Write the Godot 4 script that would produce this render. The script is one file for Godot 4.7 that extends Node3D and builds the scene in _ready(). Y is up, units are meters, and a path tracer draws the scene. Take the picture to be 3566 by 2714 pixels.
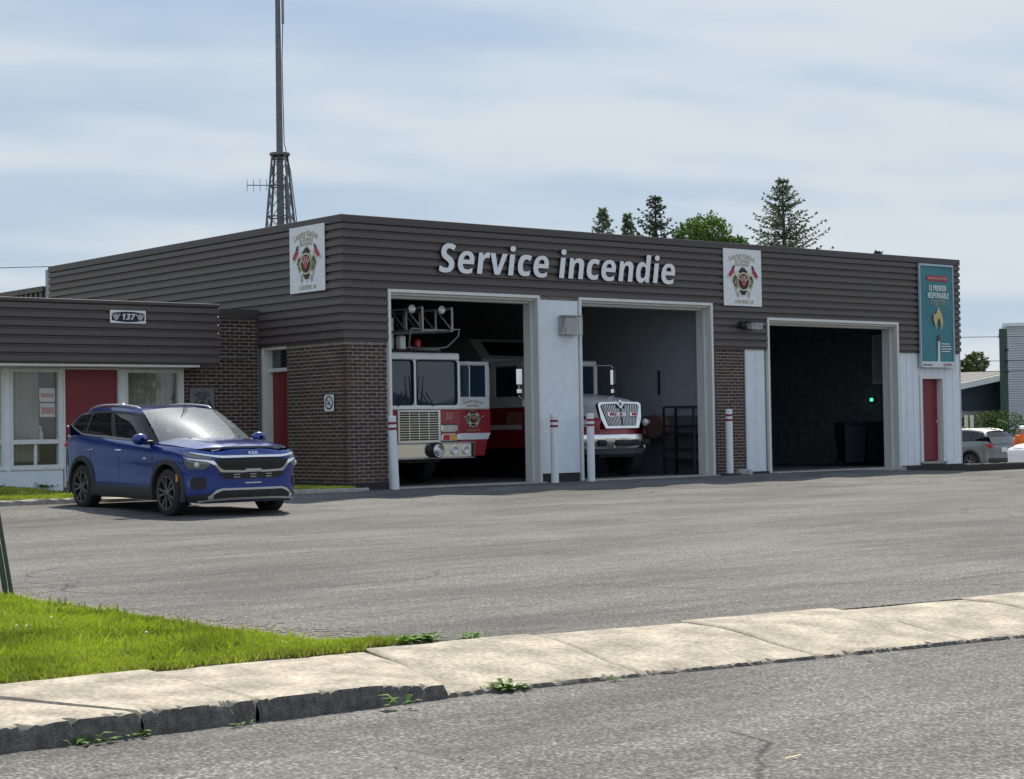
extends Node3D
# A brick and ribbed-metal fire hall with an office annex, a blue car in the lot, two fire trucks in open bays.
# World frame: origin at the front corner of the hall, x along its front, z towards the street, y up, metres.

class MB:
	var v := PackedVector3Array()
	var c := PackedColorArray()
	var uv := PackedVector2Array()
	var col := Color(1, 1, 1)
	var ux := 1.0
	func tri(a: Vector3, b: Vector3, d: Vector3) -> void:
		v.push_back(a); v.push_back(b); v.push_back(d)
		for i in 3: c.push_back(col)
		uv.push_back(Vector2(a.x, a.z) * ux); uv.push_back(Vector2(b.x, b.z) * ux); uv.push_back(Vector2(d.x, d.z) * ux)
	func tri_uv(a: Vector3, b: Vector3, d: Vector3, ua: Vector2, ub: Vector2, ud: Vector2) -> void:
		v.push_back(a); v.push_back(b); v.push_back(d)
		for i in 3: c.push_back(col)
		uv.push_back(ua); uv.push_back(ub); uv.push_back(ud)
	func quad(a: Vector3, b: Vector3, d: Vector3, e: Vector3) -> void:
		tri(a, b, d); tri(a, d, e)
	func oquad(a: Vector3, b: Vector3, d: Vector3, e: Vector3, ctr: Vector3) -> void:
		if (a - d).cross(a - b).dot((a + b + d + e) * 0.25 - ctr) < 0.0: quad(e, d, b, a)
		else: quad(a, b, d, e)
	func otri(a: Vector3, b: Vector3, d: Vector3, ctr: Vector3) -> void:
		if (a - d).cross(a - b).dot((a + b + d) / 3.0 - ctr) < 0.0: tri(d, b, a)
		else: tri(a, b, d)
	func box(ctr: Vector3, s: Vector3, b := Basis()) -> void:
		cbox(ctr, s, 0.0, b)
	# box from two corners
	func bb(a: Vector3, b: Vector3, bev := 0.0) -> void:
		cbox((a + b) * 0.5, (b - a).abs(), bev)
	func cbox(ctr: Vector3, s: Vector3, bev := 0.0, b := Basis()) -> void:
		var h := s * 0.5
		if bev <= 0.0:
			for ax in 3:
				for sg in [-1.0, 1.0]:
					var n := Vector3.ZERO; n[ax] = sg
					var p := Vector3.ZERO; p[(ax + 1) % 3] = 1.0
					var q := Vector3.ZERO; q[(ax + 2) % 3] = 1.0
					oquad(ctr + b * ((n - p - q) * h), ctr + b * ((n + p - q) * h), ctr + b * ((n + p + q) * h), ctr + b * ((n - p + q) * h), ctr)
			return
		var e := minf(bev, minf(h.x, minf(h.y, h.z)) * 0.95)
		var k := h - Vector3(e, e, e)
		for ax in 3:
			for sg in [-1.0, 1.0]:
				var n2 := Vector3.ZERO; n2[ax] = sg * h[ax]
				var p2 := Vector3.ZERO; p2[(ax + 1) % 3] = k[(ax + 1) % 3]
				var q2 := Vector3.ZERO; q2[(ax + 2) % 3] = k[(ax + 2) % 3]
				oquad(ctr + b * (n2 - p2 - q2), ctr + b * (n2 + p2 - q2), ctr + b * (n2 + p2 + q2), ctr + b * (n2 - p2 + q2), ctr)
			for s1 in [-1.0, 1.0]:
				for s2 in [-1.0, 1.0]:
					var a1 := (ax + 1) % 3
					var a2 := (ax + 2) % 3
					var u1 := Vector3.ZERO; u1[a1] = s1 * h[a1]; u1[a2] = s2 * k[a2]
					var u2 := Vector3.ZERO; u2[a1] = s1 * k[a1]; u2[a2] = s2 * h[a2]
					var w := Vector3.ZERO; w[ax] = k[ax]
					oquad(ctr + b * (u1 - w), ctr + b * (u1 + w), ctr + b * (u2 + w), ctr + b * (u2 - w), ctr)
		for sx in [-1.0, 1.0]:
			for sy in [-1.0, 1.0]:
				for sz in [-1.0, 1.0]:
					otri(ctr + b * Vector3(sx * h.x, sy * k.y, sz * k.z), ctr + b * Vector3(sx * k.x, sy * h.y, sz * k.z), ctr + b * Vector3(sx * k.x, sy * k.y, sz * h.z), ctr)
	func tube(pts: Array, r0: float, r1 := -1.0, n := 8, caps := true) -> void:
		if r1 < 0.0: r1 = r0
		var rings := []
		var up := Vector3(0.0, 1.0, 0.0)
		var d0: Vector3 = (pts[1] - pts[0]).normalized()
		if absf(d0.y) > 0.9: up = Vector3(1, 0, 0)
		var x := d0.cross(up).normalized()
		for i in pts.size():
			var d: Vector3
			if i == 0: d = pts[1] - pts[0]
			elif i == pts.size() - 1: d = pts[i] - pts[i - 1]
			else: d = (pts[i + 1] - pts[i]).normalized() + (pts[i] - pts[i - 1]).normalized()
			d = d.normalized()
			x = (x - d * x.dot(d)).normalized()
			var y := d.cross(x)
			var r := lerpf(r0, r1, float(i) / (pts.size() - 1))
			var ring := []
			for j in n:
				var a := TAU * j / n
				ring.append(pts[i] + (x * cos(a) + y * sin(a)) * r)
			rings.append(ring)
		for i in rings.size() - 1:
			var m: Vector3 = (pts[i] + pts[i + 1]) * 0.5
			for j in n:
				oquad(rings[i][j], rings[i][(j + 1) % n], rings[i + 1][(j + 1) % n], rings[i + 1][j], m)
		if caps:
			for e in [0, pts.size() - 1]:
				var inner: Vector3 = pts[1] if e == 0 else pts[e - 1]
				for j in n: otri(pts[e], rings[e][j], rings[e][(j + 1) % n], inner)
	# profile (radius, height) spun round local y of xf
	func lathe(xf: Transform3D, prof: Array, n := 20) -> void:
		for i in prof.size() - 1:
			var p: Vector2 = prof[i]
			var q: Vector2 = prof[i + 1]
			for j in n:
				var a := TAU * j / n
				var b := TAU * (j + 1) / n
				var A := xf * Vector3(p.x * cos(a), p.y, p.x * sin(a))
				var B := xf * Vector3(p.x * cos(b), p.y, p.x * sin(b))
				var C := xf * Vector3(q.x * cos(b), q.y, q.x * sin(b))
				var D := xf * Vector3(q.x * cos(a), q.y, q.x * sin(a))
				if p.x < 1e-5: tri(A, C, D)
				elif q.x < 1e-5: tri(A, B, C)
				else: quad(A, B, C, D)
	# polygon in local xy extruded from z = 0 to depth
	func prism(poly: PackedVector2Array, depth: float, xf := Transform3D()) -> void:
		var t := Geometry2D.triangulate_polygon(poly)
		var ctr := Vector3.ZERO
		for p in poly: ctr += Vector3(p.x, p.y, depth * 0.5)
		ctr = xf * (ctr / poly.size())
		var zz := xf.basis.z
		for i in range(0, t.size(), 3):
			for e in 2:
				var z := depth * e
				var a := xf * Vector3(poly[t[i]].x, poly[t[i]].y, z)
				var b := xf * Vector3(poly[t[i + 1]].x, poly[t[i + 1]].y, z)
				var d := xf * Vector3(poly[t[i + 2]].x, poly[t[i + 2]].y, z)
				otri(a, b, d, (a + b + d) / 3.0 + zz * (depth if e == 0 else -depth) * 1.0)
				if depth == 0.0: break
		if depth == 0.0: return
		var cw := Geometry2D.is_polygon_clockwise(poly)
		for i in poly.size():
			var p2 := poly[i]
			var q2 := poly[(i + 1) % poly.size()]
			var A := xf * Vector3(p2.x, p2.y, 0)
			var B := xf * Vector3(q2.x, q2.y, 0)
			var C := xf * Vector3(q2.x, q2.y, depth)
			var D := xf * Vector3(p2.x, p2.y, depth)
			if cw: quad(A, B, C, D)
			else: quad(D, C, B, A)
	# rows x columns of points
	func grid(rows: Array, flip := false) -> void:
		for i in rows.size() - 1:
			for j in rows[i].size() - 1:
				if flip: quad(rows[i][j], rows[i + 1][j], rows[i + 1][j + 1], rows[i][j + 1])
				else: quad(rows[i][j], rows[i][j + 1], rows[i + 1][j + 1], rows[i + 1][j])
	func mesh(crease := 0.0) -> ArrayMesh:
		var n := PackedVector3Array()
		n.resize(v.size())
		var fn := PackedVector3Array()
		for i in range(0, v.size(), 3):
			fn.push_back((v[i] - v[i + 2]).cross(v[i] - v[i + 1]))
		if crease <= 0.0:
			for i in v.size(): n[i] = fn[i / 3].normalized()
		else:
			var lim := cos(deg_to_rad(crease))
			var at := {}
			for i in v.size():
				var k := Vector3i((v[i] * 5000.0).round())
				if not at.has(k): at[k] = PackedInt32Array()
				at[k].push_back(i / 3)
			for i in v.size():
				var k := Vector3i((v[i] * 5000.0).round())
				var me := fn[i / 3].normalized()
				var s := Vector3.ZERO
				for f in at[k]:
					if fn[f].normalized().dot(me) >= lim: s += fn[f]
				n[i] = s.normalized() if s.length() > 1e-12 else me
		var a := []
		a.resize(Mesh.ARRAY_MAX)
		a[Mesh.ARRAY_VERTEX] = v; a[Mesh.ARRAY_NORMAL] = n; a[Mesh.ARRAY_COLOR] = c; a[Mesh.ARRAY_TEX_UV] = uv; a[Mesh.ARRAY_TEX_UV2] = uv
		var m := ArrayMesh.new()
		m.add_surface_from_arrays(Mesh.PRIMITIVE_TRIANGLES, a)
		return m

var M := {}
var taken := {}
var rng := RandomNumberGenerator.new()
var font_bold: SystemFont
var font_reg: SystemFont

func numbered(called: String) -> String:
	if not taken.has(called):
		taken[called] = 0
		return called
	taken[called] += 1
	return "%s_%03d" % [called, taken[called]]

func obj(called: String, mb: MB, m: Material, parent: Node = null, crease := 0.0) -> MeshInstance3D:
	return inst(called, mb.mesh(crease), m, parent)

func inst(called: String, mesh: Mesh, m: Material, parent: Node = null) -> MeshInstance3D:
	var o := MeshInstance3D.new()
	o.mesh = mesh
	o.material_override = m
	o.cast_shadow = GeometryInstance3D.SHADOW_CASTING_SETTING_ON
	if parent == null:
		o.name = numbered(called)
		add_child(o)
	else:
		o.name = called
		parent.add_child(o, true)
	return o

func tag(o: Node, label: String, category: String, group := "") -> Node:
	o.set_meta("label", label)
	o.set_meta("category", category)
	if group != "": o.set_meta("group", group)
	return o

func thing(called: String, label: String, category: String, at := Vector3.ZERO, turn := 0.0, group := "") -> Node3D:
	var o := Node3D.new()
	o.name = numbered(called)
	add_child(o)
	o.position = at
	o.rotation.y = turn
	tag(o, label, category, group)
	return o

func struct(o: Node) -> Node:
	o.set_meta("kind", "structure")
	return o

func stuff(o: Node) -> Node:
	o.set_meta("kind", "stuff")
	return o

# ---------------------------------------------------------------- materials
func lin(r: float, g: float, b: float) -> Color:
	return Color(r, g, b).linear_to_srgb()

func mat(r: float, g: float, b: float, rough := 0.7, metal := 0.0) -> StandardMaterial3D:
	var m := StandardMaterial3D.new()
	m.albedo_color = lin(r, g, b)
	m.roughness = rough
	m.metallic = metal
	return m

func tmat(r: float, g: float, b: float, tex: Texture2D, scale: float, rough := 0.8, metal := 0.0) -> StandardMaterial3D:
	var m := mat(r, g, b, rough, metal)
	m.albedo_texture = tex
	m.uv1_triplanar = true
	m.uv1_world_triplanar = true
	m.uv1_scale = Vector3(scale, scale, scale)
	return m

func vmat(rough := 0.7) -> StandardMaterial3D:
	var m := StandardMaterial3D.new()
	m.vertex_color_use_as_albedo = true
	m.roughness = rough
	return m

func noise_bytes(size: int, freq: float, oct: int, sd: int, type := FastNoiseLite.TYPE_SIMPLEX_SMOOTH) -> PackedByteArray:
	var n := FastNoiseLite.new()
	n.noise_type = type
	n.seed = sd
	n.frequency = freq
	n.fractal_octaves = oct
	var im := n.get_seamless_image(size, size)
	im.convert(Image.FORMAT_L8)
	return im.get_data()

func grey_tex(bytes: PackedByteArray, size: int) -> ImageTexture:
	var im := Image.create_from_data(size, size, false, Image.FORMAT_L8, bytes)
	im.convert(Image.FORMAT_RGB8)
	im.generate_mipmaps()
	return ImageTexture.create_from_image(im)

func rgb_tex(bytes: PackedByteArray, w: int, h: int) -> ImageTexture:
	var im := Image.create_from_data(w, h, false, Image.FORMAT_RGB8, bytes)
	im.generate_mipmaps()
	return ImageTexture.create_from_image(im)

func make_textures() -> Dictionary:
	var T := {}
	var r := RandomNumberGenerator.new()
	r.seed = 11
	# mottle: soft stains
	var S := 512
	var a := noise_bytes(S, 0.012, 5, 3)
	var b := noise_bytes(S, 0.08, 3, 4)
	var o := PackedByteArray(); o.resize(S * S)
	for i in S * S: o[i] = clampi(int(240 + (a[i] - 128) * 0.06 + (b[i] - 128) * 0.03 + r.randf_range(-3, 3)), 0, 255)
	T.mottle = grey_tex(o, S)
	# strong mottle: dirt on paint and concrete
	for i in S * S: o[i] = clampi(int(214 + (a[i] - 128) * 0.30 + (b[i] - 128) * 0.20 + r.randf_range(-13, 13)), 0, 255)
	T.dirt = grey_tex(o, S)
	# rough: coarse stony speckle
	for i in S * S: o[i] = clampi(int(180 + (b[i] - 128) * 0.55 + (a[i] - 128) * 0.4 + r.randf_range(-20, 20)), 0, 255)
	T.rough = grey_tex(o, S)
	# grain only
	for i in S * S: o[i] = clampi(int(222 + r.randf_range(-26, 26) + (b[i] - 128) * 0.1), 0, 255)
	T.grain = grey_tex(o, S)
	# asphalt aggregate, stones a few millimetres across with dark binder between
	var A := 1024
	var cellb := noise_bytes(A, 0.16, 1, 9, FastNoiseLite.TYPE_CELLULAR)
	var soft := noise_bytes(A, 0.02, 4, 10)
	var mid := noise_bytes(A, 0.05, 3, 12)
	var out := PackedByteArray(); out.resize(A * A * 3)
	var hgt := PackedByteArray(); hgt.resize(A * A)
	for i in A * A:
		var g := 150.0 + (cellb[i] - 110) * 0.5 + (soft[i] - 128) * 0.14 + (mid[i] - 128) * 0.24 + r.randf_range(-42, 42)
		var q := r.randf()
		if q > 0.98: g += 50.0
		elif q < 0.04: g -= 34.0
		out[i * 3] = clampi(int(g * 1.005), 0, 255)
		out[i * 3 + 1] = clampi(int(g * 0.995), 0, 255)
		out[i * 3 + 2] = clampi(int(g * 0.985), 0, 255)
		hgt[i] = clampi(int(128 + (cellb[i] - 110) * 0.5 + r.randf_range(-30, 30)), 0, 255)
	T.asphalt = rgb_tex(out, A, A)
	var hi := Image.create_from_data(A, A, false, Image.FORMAT_L8, hgt)
	hi.convert(Image.FORMAT_RGBA8)
	hi.bump_map_to_normal_map(2.0)
	hi.generate_mipmaps()
	T.asphalt_n = ImageTexture.create_from_image(hi)
	# concrete: warm grey with sand grain, stains and pits
	var c1 := noise_bytes(A, 0.006, 5, 21)
	var c2 := noise_bytes(A, 0.05, 4, 22)
	for i in A * A:
		var g2 := 196.0 + (c1[i] - 128) * 0.30 + (c2[i] - 128) * 0.26 + r.randf_range(-24, 24)
		if r.randf() < 0.02: g2 -= 60.0
		out[i * 3] = clampi(int(g2 * 1.0), 0, 255)
		out[i * 3 + 1] = clampi(int(g2 * 0.955), 0, 255)
		out[i * 3 + 2] = clampi(int(g2 * 0.875), 0, 255)
	T.concrete = rgb_tex(out, A, A)
	# lot wear laid once over the whole lot: patches, tyre scuffs, hairline cracks (multiplied in)
	var L := 1024
	var w1 := FastNoiseLite.new(); w1.seed = 31; w1.frequency = 0.006; w1.fractal_octaves = 5
	var w2 := FastNoiseLite.new(); w2.seed = 32; w2.frequency = 0.03; w2.fractal_octaves = 4
	var wear := PackedFloat32Array(); wear.resize(L * L)
	for y in L:
		for x in L:
			wear[y * L + x] = 224.0 + w1.get_noise_2d(x * 0.6, y * 1.5) * 56.0 + w2.get_noise_2d(x * 0.45, y * 2.2) * 36.0
	# streaks of tyre scuffs: long, faint, mostly along x
	for k in 320:
		var px := r.randf() * L
		var py := r.randf() * L
		var ang := r.randfn(0.0, 0.22)
		var ln := r.randf_range(30, 150)
		var dv := -r.randf_range(10, 34) if r.randf() < 0.75 else r.randf_range(6, 14)
		var bend := r.randfn(0.0, 0.003)
		for s in int(ln):
			px += cos(ang); py += sin(ang); ang += bend
			var xi := int(px); var yi := int(py)
			if xi < 0 or yi < 0 or xi >= L or yi >= L: continue
			wear[yi * L + xi] += dv * r.randf_range(0.4, 1.0)
	for k in 64: # cracks
		var px2 := r.randf() * L
		var py2 := r.randf() * L
		var ang2 := r.randf_range(-0.6, 0.6) if r.randf() < 0.7 else r.randf_range(0, TAU)
		for s in int(r.randf_range(40, 190)):
			ang2 += r.randfn(0.0, 0.13)
			px2 += cos(ang2); py2 += sin(ang2) * 0.8
			var xi2 := int(px2); var yi2 := int(py2)
			if xi2 < 0 or yi2 < 0 or xi2 >= L or yi2 >= L: continue
			wear[yi2 * L + xi2] -= 95.0
	for k in 22: # oil spots
		var sx := r.randi_range(8, L - 9); var sy := r.randi_range(8, L - 9); var rad := r.randf_range(2, 7)
		for dy in range(-8, 9):
			for dx in range(-8, 9):
				var d := sqrt(dx * dx + dy * dy) / rad
				if d < 1.0 and r.randf() < 0.85: wear[(sy + dy) * L + sx + dx] -= 26.0 * (1.0 - d)
	var wb := PackedByteArray(); wb.resize(L * L)
	for i in L * L: wb[i] = clampi(int(wear[i]), 0, 255)
	T.wear = grey_tex(wb, L)
	# foliage / curtain stripes
	return T

func build_materials() -> void:
	var T := make_textures()
	M.T = T
	M.brick = []
	for k in [[0.135, 0.070, 0.056], [0.108, 0.058, 0.048], [0.160, 0.085, 0.062], [0.090, 0.052, 0.045], [0.142, 0.064, 0.054]]:
		M.brick.append(tmat(k[0] * 0.98, k[1] * 0.98, k[2] * 0.98, T.dirt, 2.3, 0.9))
	M.mortar = tmat(0.50, 0.45, 0.42, T.dirt, 1.7, 0.95)
	M.siding = tmat(0.112, 0.090, 0.086, T.mottle, 0.45, 0.45)
	M.sidings = [M.siding, tmat(0.119, 0.095, 0.090, T.mottle, 0.5, 0.48), tmat(0.104, 0.084, 0.081, T.mottle, 0.4, 0.42), tmat(0.115, 0.090, 0.084, T.mottle, 0.6, 0.5)]
	M.siding_dark = tmat(0.088, 0.072, 0.073, T.mottle, 0.4, 0.5)
	M.white_wall = tmat(0.90, 0.945, 1.0, T.mottle, 0.55, 0.6)
	M.white_trim = tmat(0.84, 0.85, 0.82, T.mottle, 0.8, 0.45)
	M.white_metal = tmat(0.89, 0.94, 1.0, T.mottle, 0.5, 0.35)
	M.red_door = tmat(0.235, 0.016, 0.026, T.mottle, 0.7, 0.4)
	M.foundation = tmat(0.065, 0.06, 0.055, T.dirt, 1.1, 0.95)
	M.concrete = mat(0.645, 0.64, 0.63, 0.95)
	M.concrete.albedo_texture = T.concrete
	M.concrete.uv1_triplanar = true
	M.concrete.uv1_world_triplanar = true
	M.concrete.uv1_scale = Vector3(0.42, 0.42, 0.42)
	M.kerb = tmat(0.52, 0.49, 0.44, T.dirt, 1.3, 0.95)
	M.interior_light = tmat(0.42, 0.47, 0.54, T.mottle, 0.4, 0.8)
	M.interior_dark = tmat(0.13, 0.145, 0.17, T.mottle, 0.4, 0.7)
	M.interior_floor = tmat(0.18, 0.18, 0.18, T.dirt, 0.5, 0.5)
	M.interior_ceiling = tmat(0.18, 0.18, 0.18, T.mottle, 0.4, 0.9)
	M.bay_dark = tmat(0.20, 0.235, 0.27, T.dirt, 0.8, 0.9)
	M.roofing = tmat(0.10, 0.10, 0.10, T.dirt, 0.6, 0.95)
	M.black = mat(0.012, 0.012, 0.013, 0.55)
	M.rubber = tmat(0.030, 0.030, 0.031, T.grain, 4.0, 0.85)
	M.plastic = tmat(0.045, 0.045, 0.047, T.grain, 3.0, 0.65)
	M.chrome = mat(0.80, 0.80, 0.80, 0.12, 1.0)
	M.satin = mat(0.62, 0.62, 0.63, 0.35, 1.0)
	M.steel = tmat(0.40, 0.41, 0.42, T.dirt, 1.5, 0.55, 0.7)
	M.mast = tmat(0.26, 0.26, 0.27, T.dirt, 1.2, 0.6, 0.5)
	M.dark_metal = mat(0.035, 0.036, 0.04, 0.5, 0.3)
	M.white_paint = tmat(0.98, 0.98, 0.96, T.mottle, 1.5, 0.4)
	M.red_paint = mat(0.30, 0.012, 0.022, 0.3)
	M.amber = mat(0.85, 0.28, 0.03, 0.25)
	M.red_lens = mat(0.55, 0.02, 0.02, 0.2)
	M.lens = mat(0.62, 0.64, 0.66, 0.08, 0.35)
	M.glass = glass(0.02, 0.025, 0.03, 0.42)
	M.clear_glass = glass(0.10, 0.12, 0.12, 0.10)
	M.tint_glass = glass(0.008, 0.009, 0.01, 0.78)
	M.truck_glass = glass(0.020, 0.055, 0.095, 0.72)
	M.truck_white = mat(0.86, 0.87, 0.88, 0.25)
	M.truck_white.clearcoat_enabled = true
	M.truck_red = mat(0.34, 0.014, 0.024, 0.28)
	M.truck_red.clearcoat_enabled = true
	M.curtain = tmat(0.42, 0.43, 0.36, T.mottle, 1.0, 0.9)
	M.gold = mat(0.62, 0.46, 0.16, 0.5)
	M.letter_side = mat(0.02, 0.02, 0.028, 0.6)
	M.letter_face = mat(0.86, 0.87, 0.89, 0.45)
	M.gold_text = mat(0.42, 0.36, 0.22, 0.6)
	M.pink_text = mat(0.72, 0.42, 0.42, 0.6)
	M.tan_text = mat(0.42, 0.42, 0.30, 0.6)
	M.maroon_text = mat(0.30, 0.10, 0.14, 0.6)
	M.teal = tmat(0.055, 0.25, 0.30, T.mottle, 0.9, 0.55)
	M.banner_frame = mat(0.42, 0.55, 0.58, 0.5)
	M.sign_grey = tmat(0.24, 0.25, 0.26, T.mottle, 1.2, 0.6)
	M.lamp_grey = tmat(0.52, 0.52, 0.50, T.dirt, 2.0, 0.5)
	M.frosted = glass(0.62, 0.64, 0.64, 0.28)
	M.bollard_white = tmat(0.90, 0.92, 0.95, T.mottle, 1.3, 0.5)
	M.red_band = mat(0.26, 0.012, 0.03, 0.45)
	M.blue_paint = mat(0.002, 0.030, 0.225, 0.22, 0.3)
	M.blue_paint.clearcoat_enabled = true
	M.blue_paint.clearcoat = 1.0
	M.blue_paint.clearcoat_roughness = 0.03
	M.grey_paint = mat(0.20, 0.205, 0.21, 0.3, 0.45)
	M.grey_paint.clearcoat_enabled = true
	M.alloy = mat(0.16, 0.16, 0.17, 0.35, 0.85)
	M.satin_trim = mat(0.55, 0.55, 0.55, 0.4, 0.6)
	M.dark_glass = mat(0.006, 0.007, 0.008, 0.05)
	M.windscreen = glass(0.50, 0.55, 0.55, 0.24)  # pale haze in the glass colour stands in for bright sky reflection and dust
	M.headlamp = mat(0.16, 0.165, 0.17, 0.06, 0.5)
	M.headlamp.clearcoat_enabled = true
	M.smoke = mat(0.02, 0.02, 0.02, 0.08)
	M.ladder = tmat(0.55, 0.56, 0.56, T.dirt, 2.0, 0.5, 0.3)
	M.amber_dim = mat(0.75, 0.38, 0.05, 0.3)
	M.hose = mat(0.22, 0.13, 0.11, 0.7)
	M.hose_disc = mat(0.18, 0.10, 0.09, 0.6)
	M.bin = mat(0.012, 0.014, 0.028, 0.5)
	M.green_glow = mat(0.05, 0.4, 0.25, 0.4)
	M.green_glow.emission_enabled = true
	M.green_glow.emission = Color(0.30, 1.0, 0.72)
	M.green_glow.emission_energy_multiplier = 0.9
	M.paper = mat(0.72, 0.72, 0.70, 0.7)
	M.print_red = mat(0.55, 0.22, 0.20, 0.7)
	M.clapboard = tmat(0.62, 0.64, 0.67, T.mottle, 0.5, 0.55)
	M.green_post = tmat(0.045, 0.085, 0.065, T.mottle, 1.0, 0.6)
	M.house_wall = tmat(0.50, 0.49, 0.46, T.mottle, 0.6, 0.8)
	M.house_roof = tmat(0.26, 0.25, 0.25, T.dirt, 0.8, 0.95)
	M.gable_blue = tmat(0.06, 0.085, 0.10, T.mottle, 0.7, 0.8)
	M.cream = mat(0.70, 0.68, 0.52, 0.7)
	M.cloth = vmat(0.85)
	M.skin = mat(0.42, 0.24, 0.17, 0.6)
	M.sand = tmat(0.27, 0.25, 0.205, T.dirt, 3.0, 0.95)
	M.print = vmat(0.5)
	M.sign_white = tmat(0.95, 0.96, 0.98, T.mottle, 1.2, 0.45)
	M.lot_asphalt = ground_mat(T, 0.50)
	M.road_asphalt = ground_mat(T, 0.62)
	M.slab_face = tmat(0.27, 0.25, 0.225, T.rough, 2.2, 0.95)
	M.shaded_white = mat(0.26, 0.27, 0.28, 0.35)  # white truck bodywork, darkened in its colour to look shaded inside the bay
	M.foliage = vmat(0.75)
	M.foliage.backlight_enabled = true
	M.foliage.backlight = Color(0.55, 0.70, 0.15)
	M.grass = vmat(0.7)
	M.grass.backlight_enabled = true
	M.grass.backlight = Color(0.62, 0.80, 0.12)
	M.needle = vmat(0.8)
	M.needle.backlight_enabled = true
	M.needle.backlight = Color(0.5, 0.6, 0.35)
	M.bark = tmat(0.13, 0.10, 0.08, T.dirt, 3.0, 0.95)
	M.soil = tmat(0.15, 0.16, 0.045, T.dirt, 1.4, 0.98)
	font_bold = SystemFont.new(); font_bold.font_names = PackedStringArray(["Droid Sans"]); font_bold.font_weight = 700
	font_reg = SystemFont.new(); font_reg.font_names = PackedStringArray(["Droid Serif"]); font_reg.font_weight = 700

func glass(r: float, g: float, b: float, alpha: float) -> StandardMaterial3D:
	var m := StandardMaterial3D.new()
	var c := lin(r, g, b)
	c.a = alpha
	m.albedo_color = c
	m.transparency = BaseMaterial3D.TRANSPARENCY_ALPHA
	m.roughness = 0.02
	m.metallic_specular = 0.6
	return m

func ground_mat(T: Dictionary, k: float) -> StandardMaterial3D:
	var m := StandardMaterial3D.new()
	m.albedo_color = lin(k, k, k)
	m.albedo_texture = T.asphalt
	m.uv1_scale = Vector3(0.31, 0.31, 0.31)
	m.roughness = 0.93
	m.normal_enabled = true
	m.normal_texture = T.asphalt_n
	m.normal_scale = 0.8
	m.vertex_color_use_as_albedo = true
	m.detail_enabled = true
	m.detail_albedo = T.wear
	m.detail_blend_mode = BaseMaterial3D.BLEND_MODE_MUL
	m.detail_uv_layer = BaseMaterial3D.DETAIL_UV_2
	m.uv2_scale = Vector3(0.045, 0.045, 0.045)
	m.uv2_offset = Vector3(0.63, 0.12, 0)
	return m

func text_mesh(t: String, f: Font, size: float, depth: float) -> TextMesh:
	var m := TextMesh.new()
	m.text = t
	m.font = f
	m.font_size = 64
	m.pixel_size = size / 64.0
	m.depth = depth
	m.curve_step = 1.5
	return m

# ---------------------------------------------------------------- camera, sky, sun
const SUN := Vector3(0.447, 0.778, -0.443)
func build_camera() -> void:
	var cam := Camera3D.new()
	cam.name = "camera"
	add_child(cam)
	cam.position = Vector3(-18.2993, 1.05998, 26.95)
	cam.rotation_degrees = Vector3(1.2294, -39.44, -0.9527)
	cam.fov = 24.19
	cam.near = 0.1
	cam.far = 2000.0
	cam.current = true
	var env := Environment.new()
	env.background_mode = Environment.BG_SKY
	var sky := Sky.new()
	sky.sky_material = sky_panorama()
	env.sky = sky
	env.background_energy_multiplier = 1.0
	env.tonemap_mode = Environment.TONE_MAPPER_LINEAR
	env.tonemap_exposure = 1.14
	env.sdfgi_enabled = true
	env.ssao_enabled = true
	env.ssil_enabled = true
	var we := WorldEnvironment.new()
	we.name = "world_environment"
	we.environment = env
	add_child(we)
	var sun := DirectionalLight3D.new()
	sun.name = "sun"
	sun.light_energy = 1.6
	sun.light_color = Color(1.0, 0.955, 0.88)
	sun.light_angular_distance = 0.55
	sun.shadow_enabled = true
	add_child(sun)
	sun.look_at_from_position(Vector3.ZERO, -SUN, Vector3.UP)

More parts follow.
